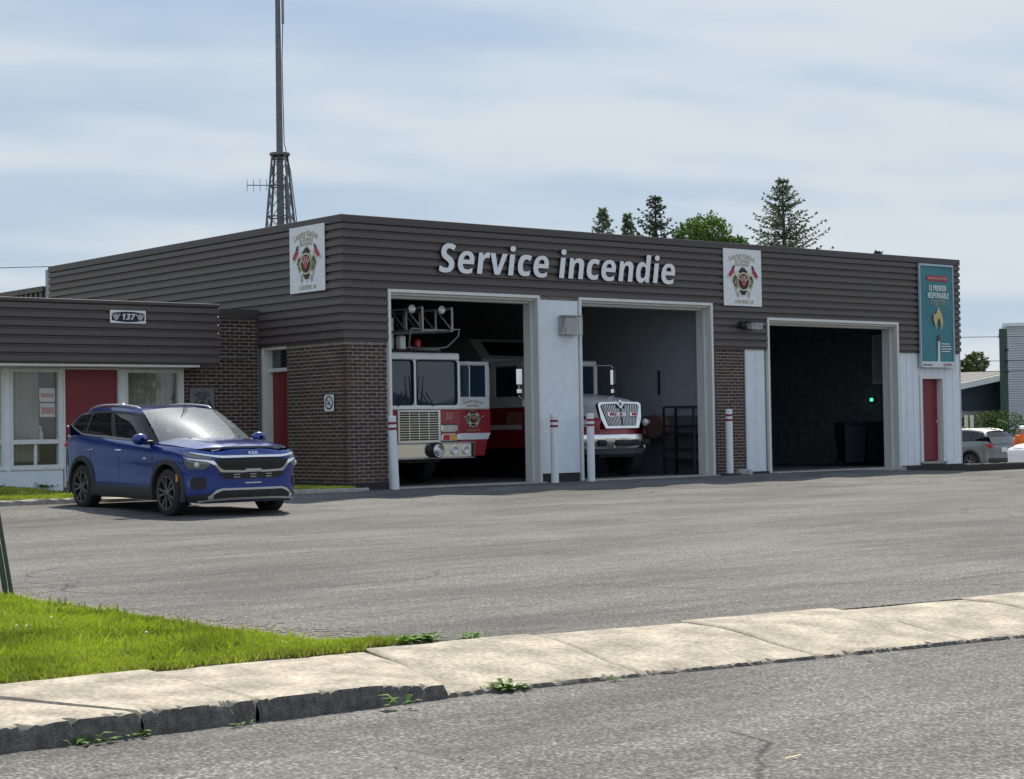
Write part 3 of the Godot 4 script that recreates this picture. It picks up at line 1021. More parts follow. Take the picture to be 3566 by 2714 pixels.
func build_hall() -> void:
	var H := thing("fire_station_hall", "long flat-roofed fire hall with dark ribbed siding over brick and three open bays", "building")
	var Lx := 17.87
	var back := -11.92
	var hb := 4.90
	# front wall pieces (0.32 thick), outer face at z -0.04
	var walls := Node3D.new(); walls.name = "wall"; H.add_child(walls)
	var pieces := [[0.04, 0.97, -0.4, hb], [0.97, 4.56, 3.60, hb], [4.56, 5.61, -0.4, hb], [5.61, 9.35, 3.60, hb], [9.35, 11.06, -0.4, hb], [11.06, 15.50, 3.34, hb], [15.50, 16.40, -0.4, hb], [16.40, 17.16, 2.10, hb], [16.40, 17.16, -0.4, 0.12], [17.16, Lx, -0.4, hb]]
	var fw := MB.new()
	for p in pieces: fw.bb(Vector3(p[0], p[2], -0.36), Vector3(p[1], p[3], -0.04))
	obj("front_backing", fw, M.mortar, walls)
	var lw := MB.new()
	lw.bb(Vector3(0.04, -0.4, -1.96), Vector3(0.36, hb, -0.361))
	lw.bb(Vector3(0.04, 2.70, -2.80), Vector3(0.36, hb, -1.96))
	lw.bb(Vector3(0.04, -0.4, -2.80), Vector3(0.36, 0.14, -1.96))
	lw.bb(Vector3(0.04, -0.4, back), Vector3(0.36, hb, -2.80))
	obj("side_backing", lw, M.mortar, walls)
	var rw := MB.new()
	rw.bb(Vector3(Lx - 0.32, -0.9, back), Vector3(Lx - 0.001, hb, -0.361))
	obj("end_wall", rw, M.white_wall, walls)
	var bw := MB.new()
	bw.bb(Vector3(0.04, -0.4, back - 0.32), Vector3(Lx, hb, back - 0.001))
	obj("back_wall", bw, M.interior_light, walls)
	# brick facing
	var front := Node3D.new(); front.name = "brick_pier"; H.add_child(front)
	lay_bricks(front, Vector3.ZERO, Vector3.RIGHT, Vector3.BACK, 0.02, 0.955, 0.14, 2.69, func(_a, _y): return true, [], 5)
	var side := Node3D.new(); side.name = "brick_side_wall"; H.add_child(side)
	lay_bricks(side, Vector3(0.0, 0, -1.95), Vector3.BACK, Vector3.LEFT, 0.0, 1.935, 0.14, 2.69, func(a, y): return a > 0.9 and y > 0.80, [], 6)
	var pier := Node3D.new(); pier.name = "brick_pier"; H.add_child(pier, true)
	lay_bricks(pier, Vector3(9.47, 0, 0), Vector3.RIGHT, Vector3.BACK, 0.0, 0.90, 0.05, 2.69, func(_a, _y): return false, [], 7)
	part("foundation", H, M.foundation, Vector3(0.0, -0.4, -0.3), Vector3(0.955, 0.135, -0.012), 0.01)
	part("foundation", H, M.foundation, Vector3(-0.005, -0.4, -1.95), Vector3(0.3, 0.135, -0.02), 0.01)
	part("foundation", H, M.foundation, Vector3(9.46, -0.4, -0.3), Vector3(11.05, 0.045, 0.03), 0.01)
	part("foundation", H, M.foundation, Vector3(15.51, -0.6, -0.3), Vector3(17.89, 0.04, 0.035), 0.01)
	# ribbed siding, each course a board
	var sd := Node3D.new(); sd.name = "front_siding"; H.add_child(sd)
	var sl := Node3D.new(); sl.name = "side_siding"; H.add_child(sl)
	for k in 14:
		var y0 := 2.70 + PITCH * k
		var top := y0 + PITCH
		if y0 >= 3.64 - 0.001 or top > 3.64:
			var clip := maxf(3.64, y0) if y0 < 3.64 else y0
			if y0 < 3.64:
				siding_board(sd, Vector3(0, 0, 0), Vector3(0.955, 0, 0), Vector3.BACK, y0, y0, 1.0, 0.0, M.siding)
				siding_board(sd, Vector3(0.955, 0, 0), Vector3(9.37, 0, 0), Vector3.BACK, y0, clip, 0.0, 1e-9, M.siding)
				siding_board(sd, Vector3(9.37, 0, 0), Vector3(Lx, 0, 0), Vector3.BACK, y0, y0, 0.0, 0.0, M.siding)
			else:
				siding_board(sd, Vector3(0, 0, 0), Vector3(Lx, 0, 0), Vector3.BACK, y0, y0, 1.0, 0.0, M.siding)
		else:
			siding_board(sd, Vector3(0, 0, 0), Vector3(0.955, 0, 0), Vector3.BACK, y0, y0, 1.0, 0.0, M.siding)
			if top > 3.38:
				var c2 := maxf(y0, 3.38)
				siding_board(sd, Vector3(9.37, 0, 0), Vector3(11.05, 0, 0), Vector3.BACK, y0, y0, 0.0, 1e-9, M.siding)
				siding_board(sd, Vector3(11.05, 0, 0), Vector3(15.52, 0, 0), Vector3.BACK, y0, c2, 0.0, 1e-9, M.siding)
				siding_board(sd, Vector3(15.52, 0, 0), Vector3(Lx, 0, 0), Vector3.BACK, y0, y0, 0.0, 0.0, M.siding)
			else:
				siding_board(sd, Vector3(9.37, 0, 0), Vector3(11.05, 0, 0), Vector3.BACK, y0, y0, 0.0, 0.0, M.siding)
				siding_board(sd, Vector3(15.52, 0, 0), Vector3(Lx, 0, 0), Vector3.BACK, y0, y0, 0.0, 0.0, M.siding)
		siding_board(sl, Vector3(0, 0, back), Vector3(0, 0, 0), Vector3.LEFT, y0, y0, 0.0, 1.0, M.siding)
	# flashing along the top and under the siding
	var cap := MB.new()
	cap.bb(Vector3(-0.046, 4.806, -0.32), Vector3(Lx + 0.01, 4.945, 0.046), 0.006)
	cap.bb(Vector3(-0.046, 4.806, back), Vector3(0.32, 4.945, -0.321), 0.006)
	cap.bb(Vector3(Lx - 0.3, 4.806, back), Vector3(Lx + 0.01, 4.945, -0.321), 0.006)
	obj("flashing", cap, M.siding_dark, H)
	part("drip_edge", H, M.siding_dark, Vector3(-0.012, 2.678, -0.03), Vector3(0.955, 2.699, 0.014))
	part("drip_edge", H, M.siding_dark, Vector3(-0.014, 2.678, -11.9), Vector3(0.03, 2.699, -0.031))
	part("drip_edge", H, M.siding_dark, Vector3(9.37, 2.678, -0.03), Vector3(11.05, 2.699, 0.014))
	part("drip_edge", H, M.siding_dark, Vector3(15.52, 2.678, -0.03), Vector3(Lx, 2.699, 0.014))
	part("corner_trim", H, M.siding_dark, Vector3(9.36, 0.0, -0.036), Vector3(9.468, 2.69, -0.006), 0.004)
	# roof
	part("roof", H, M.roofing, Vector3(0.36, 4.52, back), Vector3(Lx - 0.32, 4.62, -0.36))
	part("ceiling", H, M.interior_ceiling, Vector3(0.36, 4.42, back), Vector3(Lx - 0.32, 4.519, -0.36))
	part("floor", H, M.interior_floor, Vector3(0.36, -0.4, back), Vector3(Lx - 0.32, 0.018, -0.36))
	# white pier between the first two bays
	part("white_pier", H, M.white_wall, Vector3(4.59, 0.17, -0.038), Vector3(5.58, 3.56, 0.012), 0.006)
	part("pier_base", H, M.foundation, Vector3(4.60, -0.3, -0.036), Vector3(5.57, 0.166, -0.004), 0.006)
	# door surrounds
	bay_surround(H, 0.97, 4.56, 3.64)
	bay_surround(H, 5.61, 9.35, 3.64)
	bay_surround(H, 11.06, 15.50, 3.38)
	# vertical white cladding
	ribbed_panel("cladding_panel", H, 10.40, 10.99, 0.05, 2.675, -0.02, 0.295)
	ribbed_panel("cladding_panel", H, 15.58, 16.30, 0.04, 2.675, -0.02, 0.24)
	ribbed_panel("cladding_panel", H, 16.30, 17.26, 2.16, 2.675, -0.02, 0.24)
	ribbed_panel("cladding_panel", H, 17.26, 17.87, 0.04, 2.675, -0.02, 0.30)
	part("cladding_edge", H, M.white_metal, Vector3(10.375, 0.04, -0.034), Vector3(10.398, 2.676, 0.0), 0.003)
	part("cladding_edge", H, M.white_metal, Vector3(17.872, 0.04, -0.30), Vector3(17.885, 2.676, -0.004), 0.003)
	# red service door at the right end
	var sdoor := part("door", H, M.red_door, Vector3(16.42, 0.14, -0.20), Vector3(17.14, 2.08, -0.15), 0.004)
	part("handle", sdoor, M.satin, Vector3(17.03, 1.03, -0.149), Vector3(17.06, 1.09, -0.10), 0.008)
	var fr := MB.new()
	fr.bb(Vector3(16.31, 0.1, -0.036), Vector3(16.40, 2.16, 0.010), 0.004)
	fr.bb(Vector3(17.16, 0.1, -0.036), Vector3(17.25, 2.16, 0.010), 0.004)
	fr.bb(Vector3(16.401, 2.07, -0.036), Vector3(17.159, 2.16, 0.010), 0.004)
	fr.bb(Vector3(16.402, 0.125, -0.30), Vector3(16.418, 2.069, -0.037))
	fr.bb(Vector3(17.142, 0.125, -0.30), Vector3(17.158, 2.069, -0.037))
	obj("door_frame", fr, M.white_trim, H)
	part("door_sill", H, M.kerb, Vector3(16.33, 0.06, -0.3), Vector3(17.22, 0.118, 0.06), 0.006)
	# red side door with transom in the left wall
	var d2 := part("door", H, M.red_door, Vector3(0.20, 0.16, -2.72), Vector3(0.25, 2.20, -1.98), 0.004)
	part("handle", d2, M.satin, Vector3(0.14, 1.05, -2.06), Vector3(0.199, 1.10, -2.02), 0.008)
	var f2 := MB.new()
	f2.bb(Vector3(0.002, 0.14, -2.80), Vector3(0.30, 2.66, -2.725), 0.004)
	f2.bb(Vector3(0.12, 2.205, -2.722), Vector3(0.28, 2.275, -1.97), 0.004)
	f2.bb(Vector3(0.02, 2.62, -2.80), Vector3(0.28, 2.69, -1.965), 0.004)
	obj("door_frame", f2, M.white_trim, H)
	part("transom_pane", H, M.glass, Vector3(0.20, 2.277, -2.72), Vector3(0.206, 2.618, -1.97))
	part("transom_blind", H, M.white_trim, Vector3(0.23, 2.28, -2.70), Vector3(0.24, 2.61, -2.52))
	# inside: partition between the bays, wainscot band, dark bay lining
	part("partition", H, M.interior_light, Vector3(9.62, 0.019, back), Vector3(9.80, 4.419, -0.361))
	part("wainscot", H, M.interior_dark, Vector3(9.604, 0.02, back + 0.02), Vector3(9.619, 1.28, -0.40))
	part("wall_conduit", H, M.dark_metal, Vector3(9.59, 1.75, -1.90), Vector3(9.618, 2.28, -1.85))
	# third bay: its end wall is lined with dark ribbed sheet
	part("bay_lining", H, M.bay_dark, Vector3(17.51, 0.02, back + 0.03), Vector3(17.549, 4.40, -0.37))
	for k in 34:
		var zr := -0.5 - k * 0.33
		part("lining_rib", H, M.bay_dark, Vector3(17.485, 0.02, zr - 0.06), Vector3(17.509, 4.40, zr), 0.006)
	# pale vertical blind / window inside the third bay
	var win := part("inner_window", H, M.white_trim, Vector3(17.44, 2.02, -2.34), Vector3(17.498, 3.24, -1.90), 0.005)
	part("pane", win, M.clear_glass, Vector3(17.425, 2.07, -2.29), Vector3(17.438, 3.19, -1.95))
	# lower wing behind, vertical ribs
	var wing := MB.new()
	wing.bb(Vector3(0.05, -0.4, -22.0), Vector3(9.0, 4.45, back - 0.33))
	obj("rear_wing", wing, M.siding_dark, H)
	for k in 26:
		var z := back - 0.45 - k * 0.26
		part("rib", H, M.siding, Vector3(0.0, 3.2, z - 0.13), Vector3(0.049, 4.40, z), 0.012)
	part("wing_flashing", H, M.siding_dark, Vector3(-0.03, 4.40, -22.0), Vector3(0.3, 4.53, back - 0.33), 0.006)

func bay_surround(H: Node, x0: float, x1: float, top: float) -> void:
	# stepped white casing round the opening and the white reveal behind it
	var mb := MB.new()
	var z1 := 0.046
	mb.bb(Vector3(x0 - 0.015, 0.0, -0.036), Vector3(x0 + 0.045, top, z1), 0.004)
	mb.bb(Vector3(x1 - 0.045, 0.0, -0.036), Vector3(x1 + 0.015, top, z1), 0.004)
	mb.bb(Vector3(x0 + 0.046, top - 0.06, -0.036), Vector3(x1 - 0.046, top, z1), 0.004)
	obj("casing", mb, M.white_trim, H)
	var rv := MB.new()
	rv.bb(Vector3(x0 + 0.002, 0.021, -0.42), Vector3(x0 + 0.030, top - 0.062, -0.037))
	rv.bb(Vector3(x1 - 0.030, 0.021, -0.42), Vector3(x1 - 0.002, top - 0.062, -0.037))
	rv.bb(Vector3(x1 - 0.060, 0.021, -0.20), Vector3(x1 - 0.031, top - 0.10, -0.17))
	rv.bb(Vector3(x0 + 0.031, top - 0.10, -0.42), Vector3(x1 - 0.031, top - 0.063, -0.037))
	rv.bb(Vector3(x0 + 0.031, top - 0.145, -0.42), Vector3(x1 - 0.061, top - 0.101, -0.20), 0.004)
	obj("reveal", rv, M.white_trim, H)

# ---------------------------------------------------------------- office annex
func build_annex() -> void:
	var A := thing("office_annex", "low office annex with dark ribbed fascia, red door and white framed windows", "building")
	var Z := -2.85
	var x0 := -16.0
	# brick return wall beside the side door
	var bk := MB.new()
	bk.bb(Vector3(-1.63, -0.4, Z - 0.30), Vector3(0.0, 3.22, Z - 0.04))
	obj("wall", bk, M.mortar, A)
	var bw := Node3D.new(); bw.name = "brick_wall"; A.add_child(bw)
	lay_bricks(bw, Vector3(-1.64, 0, Z), Vector3.RIGHT, Vector3.BACK, 0.0, 1.62, 0.16, 3.21, func(a, y): return y > 0.98, [], 9)
	part("coping", A, M.siding_dark, Vector3(-1.7, 3.215, Z - 0.32), Vector3(0.0, 3.40, Z + 0.03), 0.006)
	part("lintel_strip", A, M.steel, Vector3(-1.0, 2.47, Z - 0.02), Vector3(-0.30, 2.52, Z + 0.02), 0.004)
	part("foundation", A, M.foundation, Vector3(-1.64, -0.4, Z - 0.2), Vector3(-0.02, 0.155, Z + 0.008), 0.008)
	# fascia
	var fz := -2.20
	var fx := -1.28
	var fs := Node3D.new(); fs.name = "fascia_siding"; A.add_child(fs)
	for k in 7:
		var y0 := 2.315 + PITCH * k
		siding_board(fs, Vector3(x0, 0, fz), Vector3(fx, 0, fz), Vector3.BACK, y0, y0, 0.0, 0.0, M.siding)
	part("fascia_backing", A, M.siding_dark, Vector3(x0, 2.31, Z - 0.3), Vector3(fx - 0.004, 3.36, fz - 0.006))
	part("flashing", A, M.siding_dark, Vector3(x0, 3.368, Z - 0.3), Vector3(fx + 0.012, 3.43, fz + 0.05), 0.006)
	part("soffit_trim", A, M.white_trim, Vector3(x0, 2.268, fz - 0.62), Vector3(-1.66, 2.308, fz - 0.01), 0.005)
	part("roof", A, M.roofing, Vector3(x0, 3.15, -11.0), Vector3(-0.02, 3.30, Z - 0.33))
	# white facade: panels between the openings
	var zf := Z
	var wall := MB.new()
	for r in [[x0, -6.42, -0.3, 2.262], [-6.42, -5.14, -0.3, 0.50], [-6.42, -1.64, 2.245, 2.262], [-5.14, -5.04, 0.50, 2.244], [-5.14, -4.06, -0.3, 0.50], [-4.08, -4.04, 0.50, 2.244], [-2.965, -2.84, -0.3, 2.244], [-2.84, -1.64, -0.3, 0.50], [-1.70, -1.64, 0.50, 2.244]]:
		wall.bb(Vector3(r[0], r[2], zf - 0.16), Vector3(r[1], r[3], zf))
	obj("white_facade", wall, M.white_wall, A)
	part("facade_base", A, M.white_wall, Vector3(x0, -0.3, zf - 0.1), Vector3(-4.07, 0.47, zf + 0.028), 0.006)
	part("facade_base", A, M.white_wall, Vector3(-2.95, -0.3, zf - 0.1), Vector3(-1.66, 0.47, zf + 0.028), 0.006)
	# red door
	var d := part("door", A, M.red_door, Vector3(-4.015, 0.17, zf - 0.08), Vector3(-2.99, 2.235, zf - 0.03), 0.004)
	var kb := MB.new()
	kb.lathe(Transform3D(Basis(Vector3.RIGHT, PI / 2), Vector3(-3.92, 1.05, zf - 0.03)), [Vector2(0.0, 0.06), Vector2(0.028, 0.05), Vector2(0.03, 0.03), Vector2(0.015, 0.018), Vector2(0.032, 0.004), Vector2(0.032, 0.0)], 12)
	obj("knob", kb, M.chrome, d, 40)
	var lk := MB.new()
	lk.lathe(Transform3D(Basis(Vector3.RIGHT, PI / 2), Vector3(-3.95, 1.23, zf - 0.03)), [Vector2(0.0, 0.02), Vector2(0.022, 0.016), Vector2(0.024, 0.0)], 12)
	obj("lock", lk, M.chrome, d, 40)
	var df := MB.new()
	df.bb(Vector3(-4.045, 0.15, zf - 0.12), Vector3(-4.016, 2.262, zf + 0.03), 0.004)
	df.bb(Vector3(-2.989, 0.15, zf - 0.12), Vector3(-2.955, 2.262, zf + 0.03), 0.004)
	df.bb(Vector3(-4.0155, 2.236, zf - 0.12), Vector3(-2.9895, 2.262, zf + 0.03), 0.004)
	obj("door_frame", df, M.white_trim, A)
	# windows
	annex_window(A, -5.04, -4.08, zf, true)
	annex_window(A, -2.84, -1.70, zf, true)
	annex_window(A, -6.42, -5.14, zf, true)
	# room behind the glass
	var rm := MB.new()
	rm.bb(Vector3(-9.0, 0.0, -7.2), Vector3(-0.06, 0.16, Z - 0.17))
	rm.bb(Vector3(-9.0, 0.16, -7.2), Vector3(-0.06, 3.1, -7.0))
	rm.bb(Vector3(-9.0, 2.75, -7.0), Vector3(-0.06, 2.85, Z - 0.31))
	rm.bb(Vector3(-9.1, 0.0, -7.2), Vector3(-9.0, 2.9, Z - 0.17))
	rm.bb(Vector3(-0.06, 0.0, -7.2), Vector3(0.03, 3.1, Z - 0.31))
	obj("office_room", rm, M.interior_light, A)

func annex_window(A: Node, x0: float, x1: float, z: float, low: bool) -> void:
	var w := Node3D.new(); w.name = "window"; A.add_child(w, true)
	var fr := MB.new()
	var y0 := 0.50
	var y1 := 2.244
	for r in [[x0, x0 + 0.06, y0, y1], [x1 - 0.06, x1, y0, y1], [x0 + 0.06, x1 - 0.06, y1 - 0.06, y1], [x0 + 0.06, x1 - 0.06, y0, y0 + 0.06], [x0 + 0.06, x1 - 0.06, 0.925, 1.005]]:
		fr.bb(Vector3(r[0], r[2], z - 0.12), Vector3(r[1], r[3], z + 0.012), 0.006)
	fr.bb(Vector3((x0 + x1) * 0.5 - 0.025, y0 + 0.061, z - 0.09), Vector3((x0 + x1) * 0.5 + 0.025, 0.924, z - 0.02), 0.004)
	obj("frame", fr, M.white_trim, w)
	part("sill", w, M.white_trim, Vector3(x0 - 0.02, 0.472, z - 0.05), Vector3(x1 + 0.02, 0.499, z + 0.05), 0.006)
	part("pane", w, M.clear_glass, Vector3(x0 + 0.061, 1.006, z - 0.07), Vector3(x1 - 0.061, y1 - 0.061, z - 0.064))
	part("pane", w, M.clear_glass, Vector3(x0 + 0.061, y0 + 0.061, z - 0.07), Vector3((x0 + x1) * 0.5 - 0.026, 0.924, z - 0.064))
	part("pane", w, M.clear_glass, Vector3((x0 + x1) * 0.5 + 0.026, y0 + 0.061, z - 0.07), Vector3(x1 - 0.061, 0.924, z - 0.064))
	# pleated curtain
	var mb := MB.new()
	var ca := x0 + 0.06
	var cb := x1 - 0.06
	if absf(x0 + 5.04) < 0.01: cb = x0 + 0.62
	var top := []; var bot := []
	var n := 60
	for i in n + 1:
		var x := lerpf(ca, cb, float(i) / n)
		var d := sin(x * 52.0 + sin(x * 9.0) * 2.0) * 0.028
		top.append(Vector3(x, y1 - 0.03, z - 0.22 + d * 0.6)); bot.append(Vector3(x + sin(x * 21.0) * 0.01, 0.62, z - 0.22 + d))
	mb.grid([top, bot], true)
	obj("curtain", mb, M.curtain, w, 60)

# ---------------------------------------------------------------- lettering, signs, small fittings
func text_width(t: String, f: Font, size: float) -> float:
	return f.get_string_size(t, HORIZONTAL_ALIGNMENT_LEFT, -1, 64).x * size / 64.0

# letters laid out along +x from 0, as a list of [char, x of its centre]
func layout(t: String, f: Font, size: float) -> Array:
	var out := []
	for i in t.length():
		if t[i] == " ": continue
		var a := text_width(t.substr(0, i), f, size)
		var b := text_width(t.substr(0, i + 1), f, size)
		out.append([t[i], (a + b) * 0.5])
	return out

func build_letters() -> void:
	var root := thing("sign_lettering", "large white raised italic letters reading Service incendie above the bays", "lettering", Vector3(2.06, 3.985, 0.040))
	var size := 0.735
	var t := "Service incendie"
	var total := text_width(t, font_bold, size)
	var kx := 6.16 / total
	var shear := 0.15
	for e in layout(t, font_bold, size):
		var tm := text_mesh(e[0], font_bold, size, 0.05)
		var st := SurfaceTool.new()
		var xf := Transform3D(Basis(Vector3(kx, 0, 0), Vector3(shear, 1, 0), Vector3(0, 0, 1)), Vector3(e[1] * kx + 0.03, 0.262, 0.025))
		st.append_from(tm, 0, xf)
		var l := inst("letter", st.commit(), M.letter_side, root)
		var st2 := SurfaceTool.new()
		var tm2 := text_mesh(e[0], font_bold, size, 0.008)
		xf.origin.z = 0.0545
		st2.append_from(tm2, 0, xf)
		inst("face", st2.commit(), M.letter_face, l)

func oval(cx: float, cy: float, rx: float, ry: float, n := 28) -> PackedVector2Array:
	var p := PackedVector2Array()
	for i in n: p.push_back(Vector2(cx + cos(TAU * i / n) * rx, cy + sin(TAU * i / n) * ry))
	return p

func poly(a: Array) -> PackedVector2Array:
	var p := PackedVector2Array()
	for i in range(0, a.size(), 2): p.push_back(Vector2(a[i], a[i + 1]))
	return p

# crest print in unit coordinates (0..1 across, 0..1 up), scaled by w and h
func crest(mb: MB, w: float, h: float, layer := 0.0015, tint := 1.0, mono := false) -> void:
	var black := Color(0.014, 0.014, 0.018)
	var gold := Color(0.60, 0.52, 0.30)
	var pale := Color(0.72, 0.71, 0.60)
	var red := Color(0.46, 0.03, 0.05)
	var olive := Color(0.17, 0.14, 0.05)
	var L := [
		[Color(0.50, 0.52, 0.50), [.36, .60, .42, .64, .47, .70, .53, .70, .58, .64, .64, .60, .60, .555, .40, .555], false],
		[Color(0.55, 0.55, 0.45), [.20, .44, .24, .54, .34, .57, .36, .30, .29, .26], true],
		[black, [.38, .608, .46, .672, .54, .672, .62, .608, .58, .58, .42, .58], false],
		[pale, [.36, .30, .40, .22, .50, .155, .60, .22, .64, .30], false],
		[black, [.39, .275, .46, .195, .54, .195, .61, .275], false],
		[olive, [.235, .44, .265, .52, .325, .545, .345, .42, .325, .315, .285, .35], true],
		[black, [.25, .42, .27, .50, .30, .535, .305, .33], true],
		[gold, [.28, .40, .295, .475, .315, .46, .31, .37], true],
		[pale, [.26, .57, .31, .52, .40, .58, .36, .63], true],
		[pale, [.30, .27, .335, .31, .43, .34, .42, .28, .335, .235], true],
		[Color(0.42, 0.42, 0.40), [.33, .235, .345, .16, .37, .145, .385, .19, .36, .25], true],
		[red, [.275, .70, .22, .665, .16, .60, .105, .53, .15, .50, .185, .515, .215, .565, .255, .575, .26, .63], true],
		[black, [.285, .725, .235, .70, .205, .655, .255, .645], true],
		[pale, [.10, .535, .09, .50, .145, .475, .185, .505, .15, .50], true],
	]
	var z := 0.0
	for l in L:
		z += layer
		mb.col = l[0] * tint
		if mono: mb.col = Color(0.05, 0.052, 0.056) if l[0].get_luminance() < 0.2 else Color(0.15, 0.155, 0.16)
		var p := poly(l[1])
		var q := PackedVector2Array()
		for v in p: q.push_back(v * Vector2(w, h))
		mb.prism(q, 0.0, Transform3D(Basis(), Vector3(0, 0, z)))
		if l[2]:
			var r := PackedVector2Array()
			for v in p: r.push_back(Vector2(1.0 - v.x, v.y) * Vector2(w, h))
			mb.prism(r, 0.0, Transform3D(Basis(), Vector3(0, 0, z)))
	z += layer
	mb.col = Color(0.15, 0.155, 0.16) if mono else Color(0.66, 0.60, 0.36) * tint
	mb.prism(oval(.5 * w, .43 * h, .165 * w, .165 * h), 0.0, Transform3D(Basis(), Vector3(0, 0, z)))
	z += layer
	mb.col = black * tint
	mb.prism(oval(.5 * w, .43 * h, .138 * w, .138 * h), 0.0, Transform3D(Basis(), Vector3(0, 0, z)))
	z += layer
	if mono: return # engraved plate: no coloured centre
	for k in 7: # tools fanned out inside the oval
		var a := -0.9 + k * 0.3 + PI / 2
		var d := Vector2(cos(a), sin(a))
		var s := Vector2(-d.y, d.x) * 0.009
		var o := Vector2(.5, .40)
		mb.col = (Color(0.55, 0.53, 0.48) if k % 2 == 0 else Color(0.50, 0.07, 0.06)) * tint
		var q := PackedVector2Array()
		for v in [o + s, o + d * 0.145 + s * 1.5, o + d * 0.145 - s * 1.5, o - s]: q.push_back(v * Vector2(w, h))
		mb.prism(q, 0.0, Transform3D(Basis(), Vector3(0, 0, z)))
		z += layer * 0.3
	z += layer
	mb.col = Color(0.52, 0.08, 0.07) * tint
	var st := PackedVector2Array()
	for k in 14:
		var a := TAU * k / 14.0
		var r := 0.075 if k % 2 == 0 else 0.04
		st.push_back(Vector2((.5 + cos(a) * r) * w, (.405 + sin(a) * r) * h))
	mb.prism(st, 0.0, Transform3D(Basis(), Vector3(0, 0, z)))

func arc_text(parent: Node, t: String, f: Font, size: float, c: Vector2, width: float, bow: float, m: Material, z := 0.006) -> void:
	var st := SurfaceTool.new()
	var total := text_width(t, f, size)
	var k := width / total
	for e in layout(t, f, size):
		var s: float = (e[1] / total - 0.5) * 2.0
		var y := -bow * s * s
		var ang := -atan2(4.0 * bow * s, width)
		var tm := text_mesh(e[0], f, size, 0.002)
		st.append_from(tm, 0, Transform3D(Basis(Vector3(0, 0, 1), ang) * Basis.from_scale(Vector3(k, 1, 1)), Vector3(c.x + s * width * 0.5, c.y + y, z)))
	inst("text", st.commit(), m, parent)

func crest_sign(called: String, label: String, at: Vector3, turn: float, w: float, h: float, base: Material, tint := 1.0) -> void:
	var s := thing(called, label, "sign", at, turn, "crest signs on the station")
	var pl := MB.new()
	pl.cbox(Vector3(w * 0.5, h * 0.5, 0.012), Vector3(w, h, 0.024), 0.006)
	obj("plate", pl, base, s)
	var e := MB.new()
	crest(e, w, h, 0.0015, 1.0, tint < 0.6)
	var o := obj("crest", e, M.print, s)
	o.position.z = 0.0245
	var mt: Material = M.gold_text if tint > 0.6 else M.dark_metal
	arc_text(s, "Laurier-Station", font_reg, 0.150 * h / 1.22, Vector2(w * .48, h * .885), w * .70, h * 0.075, mt, 0.027)
	arc_text(s, "St-Flavien", font_reg, 0.115 * h / 1.22, Vector2(w * .49, h * .80), w * .40, h * 0.02, mt, 0.027)
	arc_text(s, "Incendie", font_reg, 0.105 * h / 1.22, Vector2(w * .49, h * .735), w * .36, h * 0.012, mt, 0.027)
	arc_text(s, "CASERNE 24", font_bold, 0.105 * h / 1.22, Vector2(w * .515, h * .075), w * .50, 0.0, mt, 0.027)

func ring(mb: MB, c: Vector2, r0: float, r1: float, z: float, n := 28) -> void:
	for i in n:
		var a := TAU * i / n
		var b := TAU * (i + 1) / n
		mb.quad(Vector3(c.x + cos(a) * r1, c.y + sin(a) * r1, z), Vector3(c.x + cos(a) * r0, c.y + sin(a) * r0, z), Vector3(c.x + cos(b) * r0, c.y + sin(b) * r0, z), Vector3(c.x + cos(b) * r1, c.y + sin(b) * r1, z))

